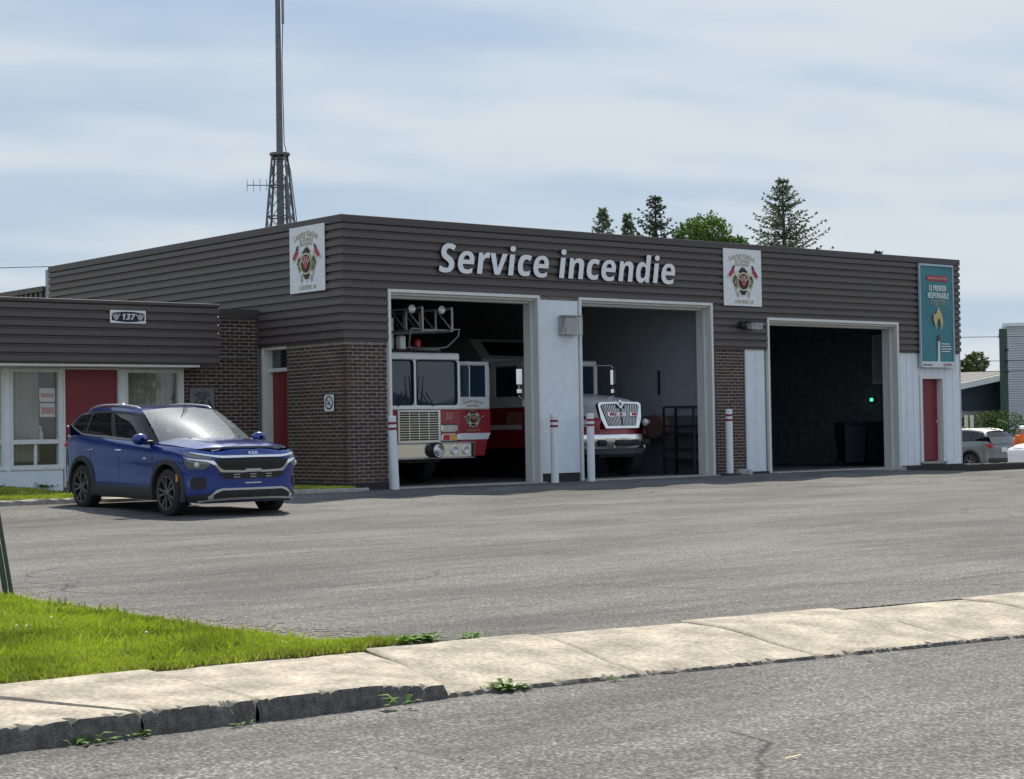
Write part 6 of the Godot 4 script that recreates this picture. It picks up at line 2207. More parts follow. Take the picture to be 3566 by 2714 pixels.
func build_tanker_truck() -> void:
	var t := thing("fire_truck", "red and white bonneted fire truck with chrome grille in the second bay", "fire truck", Vector3(7.24, 0.018, -0.62))
	# bonnet: loft of sections from the grille back to the cowl
	var bon := MB.new()
	var redm := MB.new()
	var secs := [[0.0, 0.56, 1.02, 1.56], [-0.25, 0.66, 1.02, 1.63], [-0.7, 0.76, 1.05, 1.69], [-1.2, 0.82, 1.08, 1.74], [-1.65, 0.86, 1.10, 1.78]]
	var rows := []
	for s in secs:
		var row := []
		for k in 17:
			var a := PI * k / 16.0
			var cx := cos(a); var cy := sin(a)
			var e := 0.45
			row.append(Vector3(signf(cx) * pow(absf(cx), e) * s[1], lerpf(s[2] + 0.18, s[3], pow(cy, e * 0.8)), s[0]))
		rows.append(row)
	bon.grid(rows)
	obj("bonnet", bon, M.truck_white, t, 45)
	# red fenders each side
	for sg in [-1.0, 1.0]:
		var fe := MB.new()
		var fr := []
		for i in 9:
			var q := i / 8.0
			var z := lerpf(0.06, -1.75, q)
			var xo := lerpf(0.60, 1.16, pow(q, 0.45)) 
			var xi := lerpf(0.50, 0.80, q)
			var yt := lerpf(1.16, 1.36, pow(q, 0.6))
			var yb := 0.88 if absf(z + 0.95) > 0.55 else 0.50 + sqrt(maxf(0.0, 0.55 * 0.55 - pow(z + 0.95, 2.0)))
			yb = maxf(yb, 0.88)
			fr.append([Vector3(sg * xi, yt + 0.05, z), Vector3(sg * lerpf(xi, xo, 0.6), yt + 0.03, z), Vector3(sg * xo, yt - 0.06, z), Vector3(sg * (xo + 0.01), lerpf(yt, yb, 0.5), z), Vector3(sg * xo, yb, z)])
		fe.grid(fr, sg > 0.0)
		obj("fender", fe, M.truck_red, t, 45)
		# headlamp set into the fender front
		var hl := MB.new()
		hl.cbox(Vector3(sg * 0.86, 1.13, -0.13), Vector3(0.40, 0.15, 0.16), 0.06, Basis(Vector3.UP, sg * 0.65))
		obj("headlamp", hl, M.lens, t)
		wheel(t, Vector3(sg * 1.0, 0.48, -0.98), sg, 0.48, 0.27, 0.28, M.satin, false)
		# mirrors: tall chrome head on a bent arm
		var mr := MB.new()
		mr.cbox(Vector3(sg * 1.33, 2.12, -1.62), Vector3(0.16, 0.40, 0.09), 0.04)
		mr.cbox(Vector3(sg * 1.33, 1.82, -1.62), Vector3(0.14, 0.16, 0.09), 0.04)
		var mo := obj("mirror", mr, M.chrome, t)
		var ar := MB.new()
		ar.tube([Vector3(sg * 1.02, 2.38, -1.85), Vector3(sg * 1.30, 2.38, -1.66), Vector3(sg * 1.34, 2.33, -1.64), Vector3(sg * 1.34, 1.72, -1.64), Vector3(sg * 1.28, 1.66, -1.64), Vector3(sg * 1.0, 1.68, -1.72)], 0.016, -1, 8)
		obj("mirror_arm", ar, M.satin, mo, 50)
	# grille: chrome shield with slats, diamond badge
	var gp := MB.new()
	gp.prism(poly([-0.46, 1.00, 0.46, 1.00, 0.56, 1.20, 0.60, 1.50, 0.55, 1.545, 0.0, 1.565, -0.55, 1.545, -0.60, 1.50, -0.56, 1.20]), 0.07, Transform3D(Basis(), Vector3(0, 0, 0.0)))
	var g := obj("grille", gp, M.chrome, t)
	g.rotation.x = -0.17
	g.position = Vector3(0, 0.015, 0.185)
	var gb := MB.new()
	gb.prism(poly([-0.39, 1.05, 0.39, 1.05, 0.535, 1.46, 0.50, 1.50, 0.12, 1.515, 0.0, 1.42, -0.12, 1.515, -0.50, 1.50, -0.535, 1.46]), 0.004, Transform3D(Basis(), Vector3(0, 0, 0.071)))
	obj("grille_recess", gb, M.black, g)
	for k in 21:
		var f := (k - 10) / 10.0
		if k == 10: continue
		var x0 := f * 0.375; var x1 := f * 0.50
		var sl := MB.new()
		sl.tube([Vector3(x0, 1.055, 0.078), Vector3(x1, 1.49 if absf(f) > 0.24 else 1.41, 0.078)], 0.008, 0.010, 6)
		obj("slat", sl, M.chrome, g, 60)
	var dm := MB.new()
	dm.prism(poly([0, 1.40, 0.10, 1.50, 0, 1.60, -0.10, 1.50]), 0.04, Transform3D(Basis(), Vector3(0, 0, 0.06)))
	obj("badge", dm, M.chrome, g)
	var dm2 := MB.new()
	dm2.prism(poly([0, 1.45, 0.05, 1.50, 0, 1.55, -0.05, 1.50]), 0.01, Transform3D(Basis(), Vector3(0, 0, 0.10)))
	obj("badge_centre", dm2, M.grey_paint, g)
	for x in [-0.30, 0.32]:
		var lb := part("warning_light", g, M.chrome, Vector3(x - 0.085, 1.235, 0.08), Vector3(x + 0.085, 1.335, 0.12), 0.012)
		part("lens", lb, M.red_lens, Vector3(x - 0.05, 1.255, 0.118), Vector3(x + 0.08, 1.315, 0.132), 0.01)
	var nb := part("name_badge", g, M.sign_white, Vector3(-0.13, 1.24, 0.08), Vector3(0.14, 1.33, 0.10), 0.01)
	part("cross", nb, M.red_lens, Vector3(-0.05, 1.26, 0.10), Vector3(0.02, 1.31, 0.108), 0.006)
	# red band under the grille
	var rb := MB.new()
	var R0 := []; var R1 := []
	var b0 := []; var b1 := []; var b2 := []; var b3 := []
	for k in 25:
		var s := k / 12.0 - 1.0
		var z := 0.05 - 0.42 * pow(absf(s), 1.8)
		R0.append(Vector3(s * 1.10, 0.88, z)); R1.append(Vector3(s * 1.08, 1.00, z - 0.02))
		var zb := 0.24 - 0.50 * pow(absf(s), 1.9)
		b0.append(Vector3(s * 1.06, 0.90, zb - 0.10)); b1.append(Vector3(s * 1.10, 0.885, zb)); b2.append(Vector3(s * 1.10, 0.74, zb + 0.03)); b3.append(Vector3(s * 1.08, 0.60, zb - 0.03))
	rb.grid([R0, R1], true)
	obj("bonnet_lip", rb, M.truck_red, t, 50)
	var bu := MB.new()
	bu.grid([b3, b2, b1, b0], true)
	var bo := obj("bumper", bu, M.chrome, t, 50)
	var vl := MB.new()
	var v0 := []; var v1 := []
	for k in 25:
		var s := k / 12.0 - 1.0
		v0.append(Vector3(s * 1.02, 0.48, 0.10 - 0.5 * pow(absf(s), 1.9))); v1.append(Vector3(s * 1.06, 0.595, 0.19 - 0.5 * pow(absf(s), 1.9)))
	vl.grid([v0, v1], true)
	obj("valance", vl, M.interior_dark, bo, 50)
	part("air_slot", bo, M.black, Vector3(-0.33, 0.655, 0.18), Vector3(0.33, 0.775, 0.285), 0.03)
	for s in [-1.0, 1.0]:
		var sl2 := MB.new()
		sl2.cbox(Vector3(s * 0.60, 0.715, 0.10), Vector3(0.20, 0.12, 0.20), 0.03, Basis(Vector3.UP, s * 0.45))
		obj("air_slot", sl2, M.black, bo)
		part("tow_hook", bo, M.satin, Vector3(s * 0.42 - 0.015, 0.60, 0.25), Vector3(s * 0.42 + 0.015, 0.66, 0.30), 0.006)
	# cab
	front_frame("cab_front", t, M.truck_white, [-1.02, 1.02, 1.66, 2.48], [[-0.93, 0.93, 1.76, 2.36]], -1.86, -1.78)
	part("windscreen", t, M.truck_glass, Vector3(-0.93, 1.76, -1.83), Vector3(0.93, 2.36, -1.82))
	var cr := MB.new()
	cr.bb(Vector3(-1.02, 2.36, -3.0), Vector3(1.02, 2.48, -1.861), 0.04)
	cr.bb(Vector3(-1.02, 1.40, -3.0), Vector3(1.02, 2.36, -2.94))
	obj("cab_shell", cr, M.truck_white, t)
	var cl := MB.new()
	cl.bb(Vector3(-1.06, 0.62, -3.0), Vector3(1.06, 1.50, -1.76), 0.03)
	obj("cab_lower", cl, M.truck_red, t)
	for s in [-1.0, 1.0]:
		front_frame_side(t, s)
	var ci := MB.new()
	ci.cbox(Vector3(0, 1.72, -2.05), Vector3(1.8, 0.16, 0.3), 0.04)
	for x in [-0.5, 0.5]: ci.cbox(Vector3(x, 1.85, -2.7), Vector3(0.5, 0.8, 0.14), 0.05)
	obj("cabin", ci, M.black, t)
	# raised roof and body behind the cab, white coloured grey as in shade; its sloping front carries a dark window
	var rr := MB.new()
	rr.prism(poly([-3.02, 2.40, -3.02, 2.56, -3.46, 3.0, -9.2, 3.0, -9.2, 2.40]), 2.40, Transform3D(Basis(Vector3(0, 0, 1), Vector3.UP, Vector3(-1, 0, 0)), Vector3(1.20, 0, 0)))
	obj("raised_roof", rr, M.shaded_white, t)
	var sw := MB.new()
	sw.cbox(Vector3(0.05, 2.785, -3.232), Vector3(1.95, 0.015, 0.44), 0.004, Basis(Vector3.RIGHT, PI / 4))
	var swo := obj("roof_window", sw, M.dark_glass, t)
	part("tank_body", t, M.shaded_white, Vector3(-1.22, 1.50, -9.2), Vector3(1.22, 2.399, -3.05), 0.03)
	part("tank_body_lower", t, M.truck_red, Vector3(-1.23, 0.60, -9.2), Vector3(1.23, 1.499, -3.05), 0.03)
	for x in [-1.236, 1.226]:
		part("stripe", t, M.truck_white, Vector3(x, 1.02, -9.1), Vector3(x + 0.01, 1.12, -3.07))
		part("body_window", t, M.dark_glass, Vector3(x - 0.004, 1.75, -4.6), Vector3(x + 0.014, 2.32, -3.35))
		part("body_window", t, M.dark_glass, Vector3(x - 0.004, 1.75, -6.2), Vector3(x + 0.014, 2.32, -5.0))
	for x in [-1.066, 1.056]:
		part("stripe", t, M.truck_white, Vector3(x, 1.02, -2.98), Vector3(x + 0.01, 1.12, -1.80))
	var st := SurfaceTool.new()
	st.append_from(text_mesh("SERVICE", font_bold, 0.16, 0.004), 0, Transform3D(Basis(Vector3.UP, -PI / 2), Vector3(-1.066, 1.32, -2.05)))
	st.append_from(text_mesh("INCENDIE", font_bold, 0.16, 0.004), 0, Transform3D(Basis(Vector3.UP, -PI / 2), Vector3(-1.066, 1.20, -2.02)))
	inst("text", st.commit(), M.gold_text, t)
	for z in [-6.3, -7.6]:
		for s in [-1.0, 1.0]: wheel(t, Vector3(s * 0.98, 0.50, z), s, 0.50, 0.28, 0.29, M.satin, false)
	part("chassis", t, M.black, Vector3(-0.5, 0.42, -9.0), Vector3(0.5, 0.78, -0.1))

func front_frame_side(t: Node, s: float) -> void:
	var mb := MB.new()
	mb.bb(Vector3(s * 0.98, 1.41, -2.94), Vector3(s * 1.04, 1.72, -1.87))
	mb.bb(Vector3(s * 0.98, 1.72, -2.94), Vector3(s * 1.03, 2.36, -2.80))
	mb.bb(Vector3(s * 0.98, 1.72, -1.95), Vector3(s * 1.03, 2.36, -1.87))
	obj("cab_side", mb, M.truck_white, t)
	part("door_window", t, M.truck_glass, Vector3(s * 1.0, 1.72, -2.80), Vector3(s * 1.008, 2.36, -1.95))

func build_bay_things() -> void:
	# dark steel rail rack against the partition
	var r := thing("rail_rack", "dark steel rail rack against the partition in the second bay", "rack", Vector3(9.33, 0.018, -0.86))
	for z in [-0.46, 0.44]:
		for x in [-0.14, 0.22]:
			part("post", r, M.dark_metal, Vector3(x - 0.02, 0.0, z - 0.02), Vector3(x + 0.02, 1.45, z + 0.02))
	for y in [0.30, 0.52, 0.86, 1.02, 1.43]:
		part("rail", r, M.dark_metal, Vector3(-0.155, y, -0.44), Vector3(-0.125, y + 0.035, 0.42))
		part("rail", r, M.dark_metal, Vector3(0.205, y, -0.44), Vector3(0.235, y + 0.035, 0.42))
	for y in [0.30, 0.86]:
		part("shelf", r, M.interior_dark, Vector3(-0.12, y + 0.005, -0.43), Vector3(0.20, y + 0.02, 0.41))
	# hose reel
	var h := thing("hose_reel", "dull brown hose reel hanging on the wall beside the rail rack", "hose reel", Vector3(9.44, 1.05, -1.74))
	var hb := MB.new()
	var hx := Transform3D(Basis(Vector3(0, -1, 0), Vector3(1, 0, 0), Vector3(0, 0, 1)), Vector3(0.0, 0, 0))
	hb.lathe(hx, [Vector2(0.0, -0.14), Vector2(0.08, -0.14), Vector2(0.08, -0.10), Vector2(0.22, -0.11), Vector2(0.24, -0.06), Vector2(0.24, 0.10), Vector2(0.22, 0.15), Vector2(0.0, 0.16)], 26)
	obj("coil", hb, M.hose, h, 35)
	var hd := MB.new()
	hd.lathe(hx, [Vector2(0.0, -0.155), Vector2(0.26, -0.155), Vector2(0.26, -0.135), Vector2(0.0, -0.135)], 26)
	obj("flange", hd, M.hose_disc, h, 35)
	# wheeled bins in the third bay
	var labels := ["dark wheeled bin at the right inside the third bay", "dark wheeled bin further left inside the third bay"]
	for k in 2:
		var b := thing("wheeled_bin", labels[k], "bin", Vector3(16.72 - k * 0.68, 0.018, -1.78 - k * 0.12), -0.5, "wheeled bins in the third bay")
		var bd := MB.new()
		var lo := [Vector3(-0.23, 0.10, 0.26), Vector3(0.23, 0.10, 0.26), Vector3(0.23, 0.10, -0.24), Vector3(-0.23, 0.10, -0.24)]
		var hi := [Vector3(-0.28, 0.98, 0.34), Vector3(0.28, 0.98, 0.34), Vector3(0.28, 0.98, -0.34), Vector3(-0.28, 0.98, -0.34)]
		for i in 4: bd.oquad(lo[i], lo[(i + 1) % 4], hi[(i + 1) % 4], hi[i], Vector3(0, 0.5, 0))
		bd.oquad(lo[0], lo[1], lo[2], lo[3], Vector3(0, 0.5, 0))
		obj("body", bd, M.bin, b)
		var ld := MB.new()
		ld.cbox(Vector3(0, 1.02, 0.0), Vector3(0.60, 0.08, 0.74), 0.03)
		ld.tube([Vector3(-0.24, 1.0, -0.42), Vector3(0.24, 1.0, -0.42)], 0.018, -1, 8)
		obj("lid", ld, M.bin, b)
		for s in [-1.0, 1.0]:
			var wh := MB.new()
			wh.lathe(Transform3D(Basis(Vector3(0, -1, 0), Vector3(1, 0, 0), Vector3(0, 0, 1)), Vector3(s * 0.24, 0.10, -0.26)), [Vector2(0, -0.025), Vector2(0.10, -0.025), Vector2(0.10, 0.025), Vector2(0, 0.025)], 16)
			obj("wheel", wh, M.rubber, b, 40)
	# small green lit indicator on the far wall of the third bay
	var e := thing("indicator_light", "small glowing green light inside the dark third bay", "light", Vector3(17.43, 1.63, -2.37))
	part("case", e, M.dark_metal, Vector3(0.0, -0.07, -0.08), Vector3(0.07, 0.07, 0.08), 0.01)
	var lm := MB.new()
	lm.cbox(Vector3(-0.008, 0, 0), Vector3(0.016, 0.085, 0.10), 0.006)
	obj("lens", lm, M.green_glow, e)
	var om := OmniLight3D.new()
	om.name = "glow"
	om.light_color = Color(0.25, 1.0, 0.65)
	om.light_energy = 0.004
	om.light_size = 0.04
	om.omni_range = 12.0
	om.shadow_enabled = true
	e.add_child(om)
	om.position = Vector3(-0.05, 0, 0)
	# things behind the annex window
	var n1 := thing("notice", "upper pale notice with red print in the left annex window", "notice", Vector3(-4.46, 1.665, -2.93))
	part("sheet", n1, M.paper, Vector3(0, 0, 0), Vector3(0.30, 0.24, 0.004))
	part("print", n1, M.print_red, Vector3(0.03, 0.08, 0.0045), Vector3(0.28, 0.15, 0.006))
	var n2 := thing("notice", "lower pale notice with red print in the left annex window", "notice", Vector3(-4.45, 1.40, -2.93))
	part("sheet", n2, M.paper, Vector3(0, 0, 0), Vector3(0.29, 0.24, 0.004))
	part("print", n2, M.print_red, Vector3(0.03, 0.05, 0.0045), Vector3(0.27, 0.17, 0.006))
	var sill := MB.new()
	sill.bb(Vector3(-5.02, 0.95, -3.42), Vector3(-4.1, 0.99, -3.02))
	tag(obj("window_shelf", sill, M.white_trim), "pale shelf behind the left annex window", "shelf")
	var sb := thing("spray_bottle", "white spray bottle standing behind the left annex window", "bottle", Vector3(-4.36, 0.99, -3.10))
	var bt := MB.new()
	bt.lathe(Transform3D(), [Vector2(0, 0), Vector2(0.045, 0), Vector2(0.045, 0.12), Vector2(0.02, 0.17), Vector2(0.015, 0.20)], 16)
	obj("bottle", bt, M.paper, sb, 40)
	var tr := MB.new()
	tr.cbox(Vector3(-0.015, 0.225, 0), Vector3(0.075, 0.045, 0.022), 0.008)
	tr.cbox(Vector3(-0.035, 0.185, 0), Vector3(0.012, 0.05, 0.012), 0.004)
	obj("trigger", tr, M.paper, sb)

# ---------------------------------------------------------------- trees, plants and surroundings
func spruce(called: String, label: String, at: Vector3, h: float, reach: float, up: float, tone: Color, sd: int, group: String) -> void:
	var r := RandomNumberGenerator.new(); r.seed = sd
	var t := thing(called, label, "tree", at, 0.0, group)
	var tr := MB.new()
	tr.tube([Vector3.ZERO, Vector3(r.randfn(0, 0.05), h * 0.4, r.randfn(0, 0.05)), Vector3(0, h * 0.8, 0), Vector3(r.randfn(0, 0.03), h, 0)], h * 0.018, 0.012, 8)
	obj("trunk", tr, M.bark, t, 50)
	var cr := MB.new()
	var y := h * 0.18
	while y < h - 0.05:
		var f := 1.0 - y / h
		var top := (h - y)
		var ln := minf(reach * pow(f, 0.75), top * 0.75 + 0.06)
		var nb := 5 + r.randi() % 3
		if y < h * 0.45: nb = 5
		var a0 := r.randf() * TAU
		for b in nb:
			var a := a0 + TAU * b / nb + r.randfn(0, 0.22)
			var len := ln * r.randf_range(0.55, 1.18)
			var dir := Vector3(cos(a), 0, sin(a))
			var rise := up * r.randf_range(0.5, 1.4)
			var p0 := Vector3(0, y + r.randfn(0, 0.05), 0)
			var n := maxi(3, int(len / 0.11))
			var prev := p0
			for k in n:
				var s := (k + 1.0) / n
				var p := p0 + dir * len * s + Vector3(0, len * (rise * s * s - 0.10 * s), 0)
				var w := 0.012 * (1.0 - s) + 0.004
				cr.col = Color(0.07, 0.055, 0.04)
				var sd3 := dir.cross(Vector3.UP) * w
				cr.quad(prev - sd3, prev + sd3, p + sd3, p - sd3)
				cr.quad(prev - Vector3(0, w, 0), prev + Vector3(0, w, 0), p + Vector3(0, w, 0), p - Vector3(0, w, 0))
				for q in 6:
					var g := r.randf_range(0.5, 1.6)
					cr.col = tone * g
					var out := (dir * r.randf_range(0.2, 1.0) + dir.cross(Vector3.UP) * r.randf_range(-1.0, 1.0) + Vector3(0, r.randf_range(-0.45, 0.75), 0)).normalized()
					var l := r.randf_range(0.10, 0.24) * (1.15 - s * 0.5)
					var sw := out.cross(Vector3(r.randfn(), r.randfn(), r.randfn())).normalized() * r.randf_range(0.018, 0.036)
					var e := p + out * l
					cr.tri(p - sw * 0.5, p + out * l * 0.5 + sw, e)
					cr.tri(p + sw * 0.5, p + out * l * 0.5 - sw, e)
				prev = p
		y += lerpf(0.14, 0.30, f) * r.randf_range(0.8, 1.2)
	obj("crown", cr, M.needle, t)

func leafy_tree(called: String, label: String, at: Vector3, h: float, rad: float, lobes: Array, tone: Color, sd: int, n: int, leaf: float, group: String) -> void:
	var r := RandomNumberGenerator.new(); r.seed = sd
	var t := thing(called, label, "tree", at, 0.0, group)
	var tr := MB.new()
	tr.tube([Vector3.ZERO, Vector3(0.05, h * 0.3, 0.02), Vector3(0, h * 0.62, 0)], h * 0.03, h * 0.014, 8)
	for l in lobes: tr.tube([Vector3(0, h * 0.35, 0), Vector3(l[0] * 0.5, h * 0.5, l[2] * 0.5), Vector3(l[0], l[1], l[2])], h * 0.012, 0.01, 6)
	obj("trunk", tr, M.bark, t, 50)
	var cr := MB.new()
	for i in n:
		var l = lobes[r.randi() % lobes.size()]
		var d := Vector3(r.randfn(), r.randfn(), r.randfn()).normalized()
		var rr: float = l[3] * pow(r.randf_range(0.25, 1.0), 0.45) * (1.0 + 0.22 * sin(d.x * 7.0 + l[0] * 5.0) * sin(d.y * 6.0 + l[1]) * sin(d.z * 7.0))
		var p := Vector3(l[0], l[1], l[2]) + d * rr * Vector3(1, 0.9, 1)
		var g := r.randf_range(0.6, 1.45)
		cr.col = tone * g
		var u := Vector3(r.randfn(), r.randfn() * 0.6, r.randfn()).normalized()
		var v := u.cross(Vector3(r.randfn(), r.randfn(), r.randfn())).normalized()
		var s := leaf * r.randf_range(0.6, 1.3)
		cr.tri(p - u * s, p + v * s * 0.6, p + u * s)
		cr.tri(p - u * s, p + u * s, p - v * s * 0.6)
	obj("crown", cr, M.foliage, t)

func weed(called: String, label: String, at: Vector3, n: int, size: float, sd: int) -> void:
	var r := RandomNumberGenerator.new(); r.seed = sd
	var mb := MB.new()
	for i in n:
		var a := r.randf() * TAU
		var d := Vector3(cos(a), 0, sin(a))
		var l := size * r.randf_range(0.5, 1.2)
		var lift := r.randf_range(0.15, 1.0)
		var p0 := d * size * 0.15 * r.randf() * 2.0
		p0.x += r.randfn(0, size * 0.5)
		var p1 := p0 + d * l * 0.5 + Vector3(0, l * lift * 0.55, 0)
		var p2 := p0 + d * l + Vector3(0, l * lift * 0.5, 0)
		var s := d.cross(Vector3.UP) * size * r.randf_range(0.10, 0.2)
		mb.col = Color(0.10, 0.19, 0.025) * r.randf_range(0.7, 1.4)
		mb.tri(p0, p1 - s, p1 + s)
		mb.tri(p1 - s, p2, p1 + s)
	var o := obj(called, mb, M.grass)
	o.position = at
	tag(o, label, "weed", "weeds in the pavement joints")

func build_plants() -> void:
	var g := "trees behind the hall"
	var b := -0.9
	spruce("spruce_tree", "pale thin conifer top leftmost above the hall roof", Vector3(22.1, b, -17.3), 9.15, 2.2, 0.5, Color(0.19, 0.23, 0.15), 3, g)
	spruce("spruce_tree", "tiny conifer top just right of the leftmost one", Vector3(22.75, b, -16.8), 8.95, 1.4, 0.6, Color(0.18, 0.22, 0.14), 4, g)
	spruce("spruce_tree", "dark pointed spruce top between small conifer and leafy tree", Vector3(23.45, b, -16.2), 9.6, 2.9, 0.5, Color(0.075, 0.10, 0.065), 5, g)
	spruce("spruce_tree", "tallest conifer with spreading upswept branches above the roof", Vector3(26.7, b, -13.5), 10.0, 4.0, 0.40, Color(0.155, 0.19, 0.13), 6, g)
	spruce("spruce_tree", "small conifer tip showing just over the roof near the right end", Vector3(33.1, b, -14.8), 8.1, 1.0, 0.5, Color(0.06, 0.09, 0.05), 7, g)
	leafy_tree("leafy_tree", "rounded green leafy tree crown beside the tall conifer", Vector3(24.7, b, -15.3), 9.0, 2.0, [[-0.55, 8.1, 0.1, 0.7], [0.35, 8.3, 0.0, 0.75], [-0.6, 7.1, 0.3, 0.85], [0.5, 7.2, 0.2, 0.85], [0.0, 6.2, 0.0, 1.5]], Color(0.11, 0.17, 0.04), 8, 9500, 0.062, g)
	leafy_tree("leafy_tree", "low spreading leafy crown left of the tall conifer", Vector3(26.4, b + 0.35, -15.7), 8.3, 2.0, [[-0.6, 7.4, 0.2, 0.55], [0.2, 7.5, 0.1, 0.55], [0.8, 6.9, 0.2, 0.6], [1.6, 6.6, 0.3, 0.55], [0.0, 6.3, 0, 1.1]], Color(0.10, 0.16, 0.04), 9, 8000, 0.062, g)
	# weeds along the kerb
	weed("weed", "flat weed at the foot of the kerb at the far left", Vector3(-14.86, -0.216, 19.97), 16, 0.085, 1)
	weed("weed", "small pale weed at the kerb foot second from left", Vector3(-14.62, -0.216, 19.95), 14, 0.075, 2)
	weed("weed", "tiny weed at the kerb foot just right of the open kerb joint", Vector3(-14.17, -0.216, 20.03), 9, 0.05, 3)
	weed("weed", "thin grassy weed growing out of the tall kerb face", Vector3(-13.42, -0.20, 20.14), 9, 0.10, 4)
	weed("weed", "leafy green weed clump where the kerb drops to the driveway", Vector3(-12.66, -0.218, 20.03), 60, 0.085, 5)
	weed("weed", "small yellowish weed at the low kerb right of the leafy clump", Vector3(-12.10, -0.218, 20.18), 10, 0.05, 6)
	weed("weed", "bushy weed at the back edge of the sidewalk on the lot side", Vector3(-12.28, -0.118, 18.80), 70, 0.10, 7)
	weed("weed", "last straggling weed at the back edge of the sidewalk", Vector3(-11.98, -0.118, 18.86), 30, 0.075, 8)
	weed("weed", "low weed against the annex wall left of the red door", Vector3(-4.45, 0.165, -2.70), 40, 0.16, 9)
	weed("weed", "straggly weed against the annex wall at the far left", Vector3(-5.35, 0.165, -2.70), 34, 0.14, 10)
	# grit: a scatter of small stones on the lot and road
	var r := RandomNumberGenerator.new(); r.seed = 70
	var st := MB.new()
	for i in 420:
		var x := r.randf_range(-14.5, -4.0)
		var z := r.randf_range(14.0, 24.5)
		var wb := walk_back(x)
		if z > wb - 0.05 and z < wb + 1.3: continue
		if x < -12.6 and z < wb: continue
		var y := lot_y(x, z) if z < wb else -0.222
		var s := r.randf_range(0.002, 0.006)
		var gg := r.randf_range(0.05, 0.5)
		st.col = Color(gg, gg * 0.97, gg * 0.92)
		st.cbox(Vector3(x, y + s * 0.3, z), Vector3(s * 2.0, s, s * 1.5), s * 0.3, Basis(Vector3.UP, r.randf() * TAU))
	var go := obj("gravel", st, M.print)
	tag(go, "loose grit scattered on the lot and the road", "gravel")
	stuff(go)
	# faded line fragment on the road
	var pl := MB.new()
	pl.col = Color(0.62, 0.52, 0.16)
	pl.prism(poly([0, 0, 0.10, 0.006, 0.104, 0.016, 0.01, 0.009]), 0.0, Transform3D(Basis(Vector3.RIGHT, -PI / 2), Vector3(-13.10, -0.212, 22.23)))
	struct(obj("road_marking", pl, M.print))

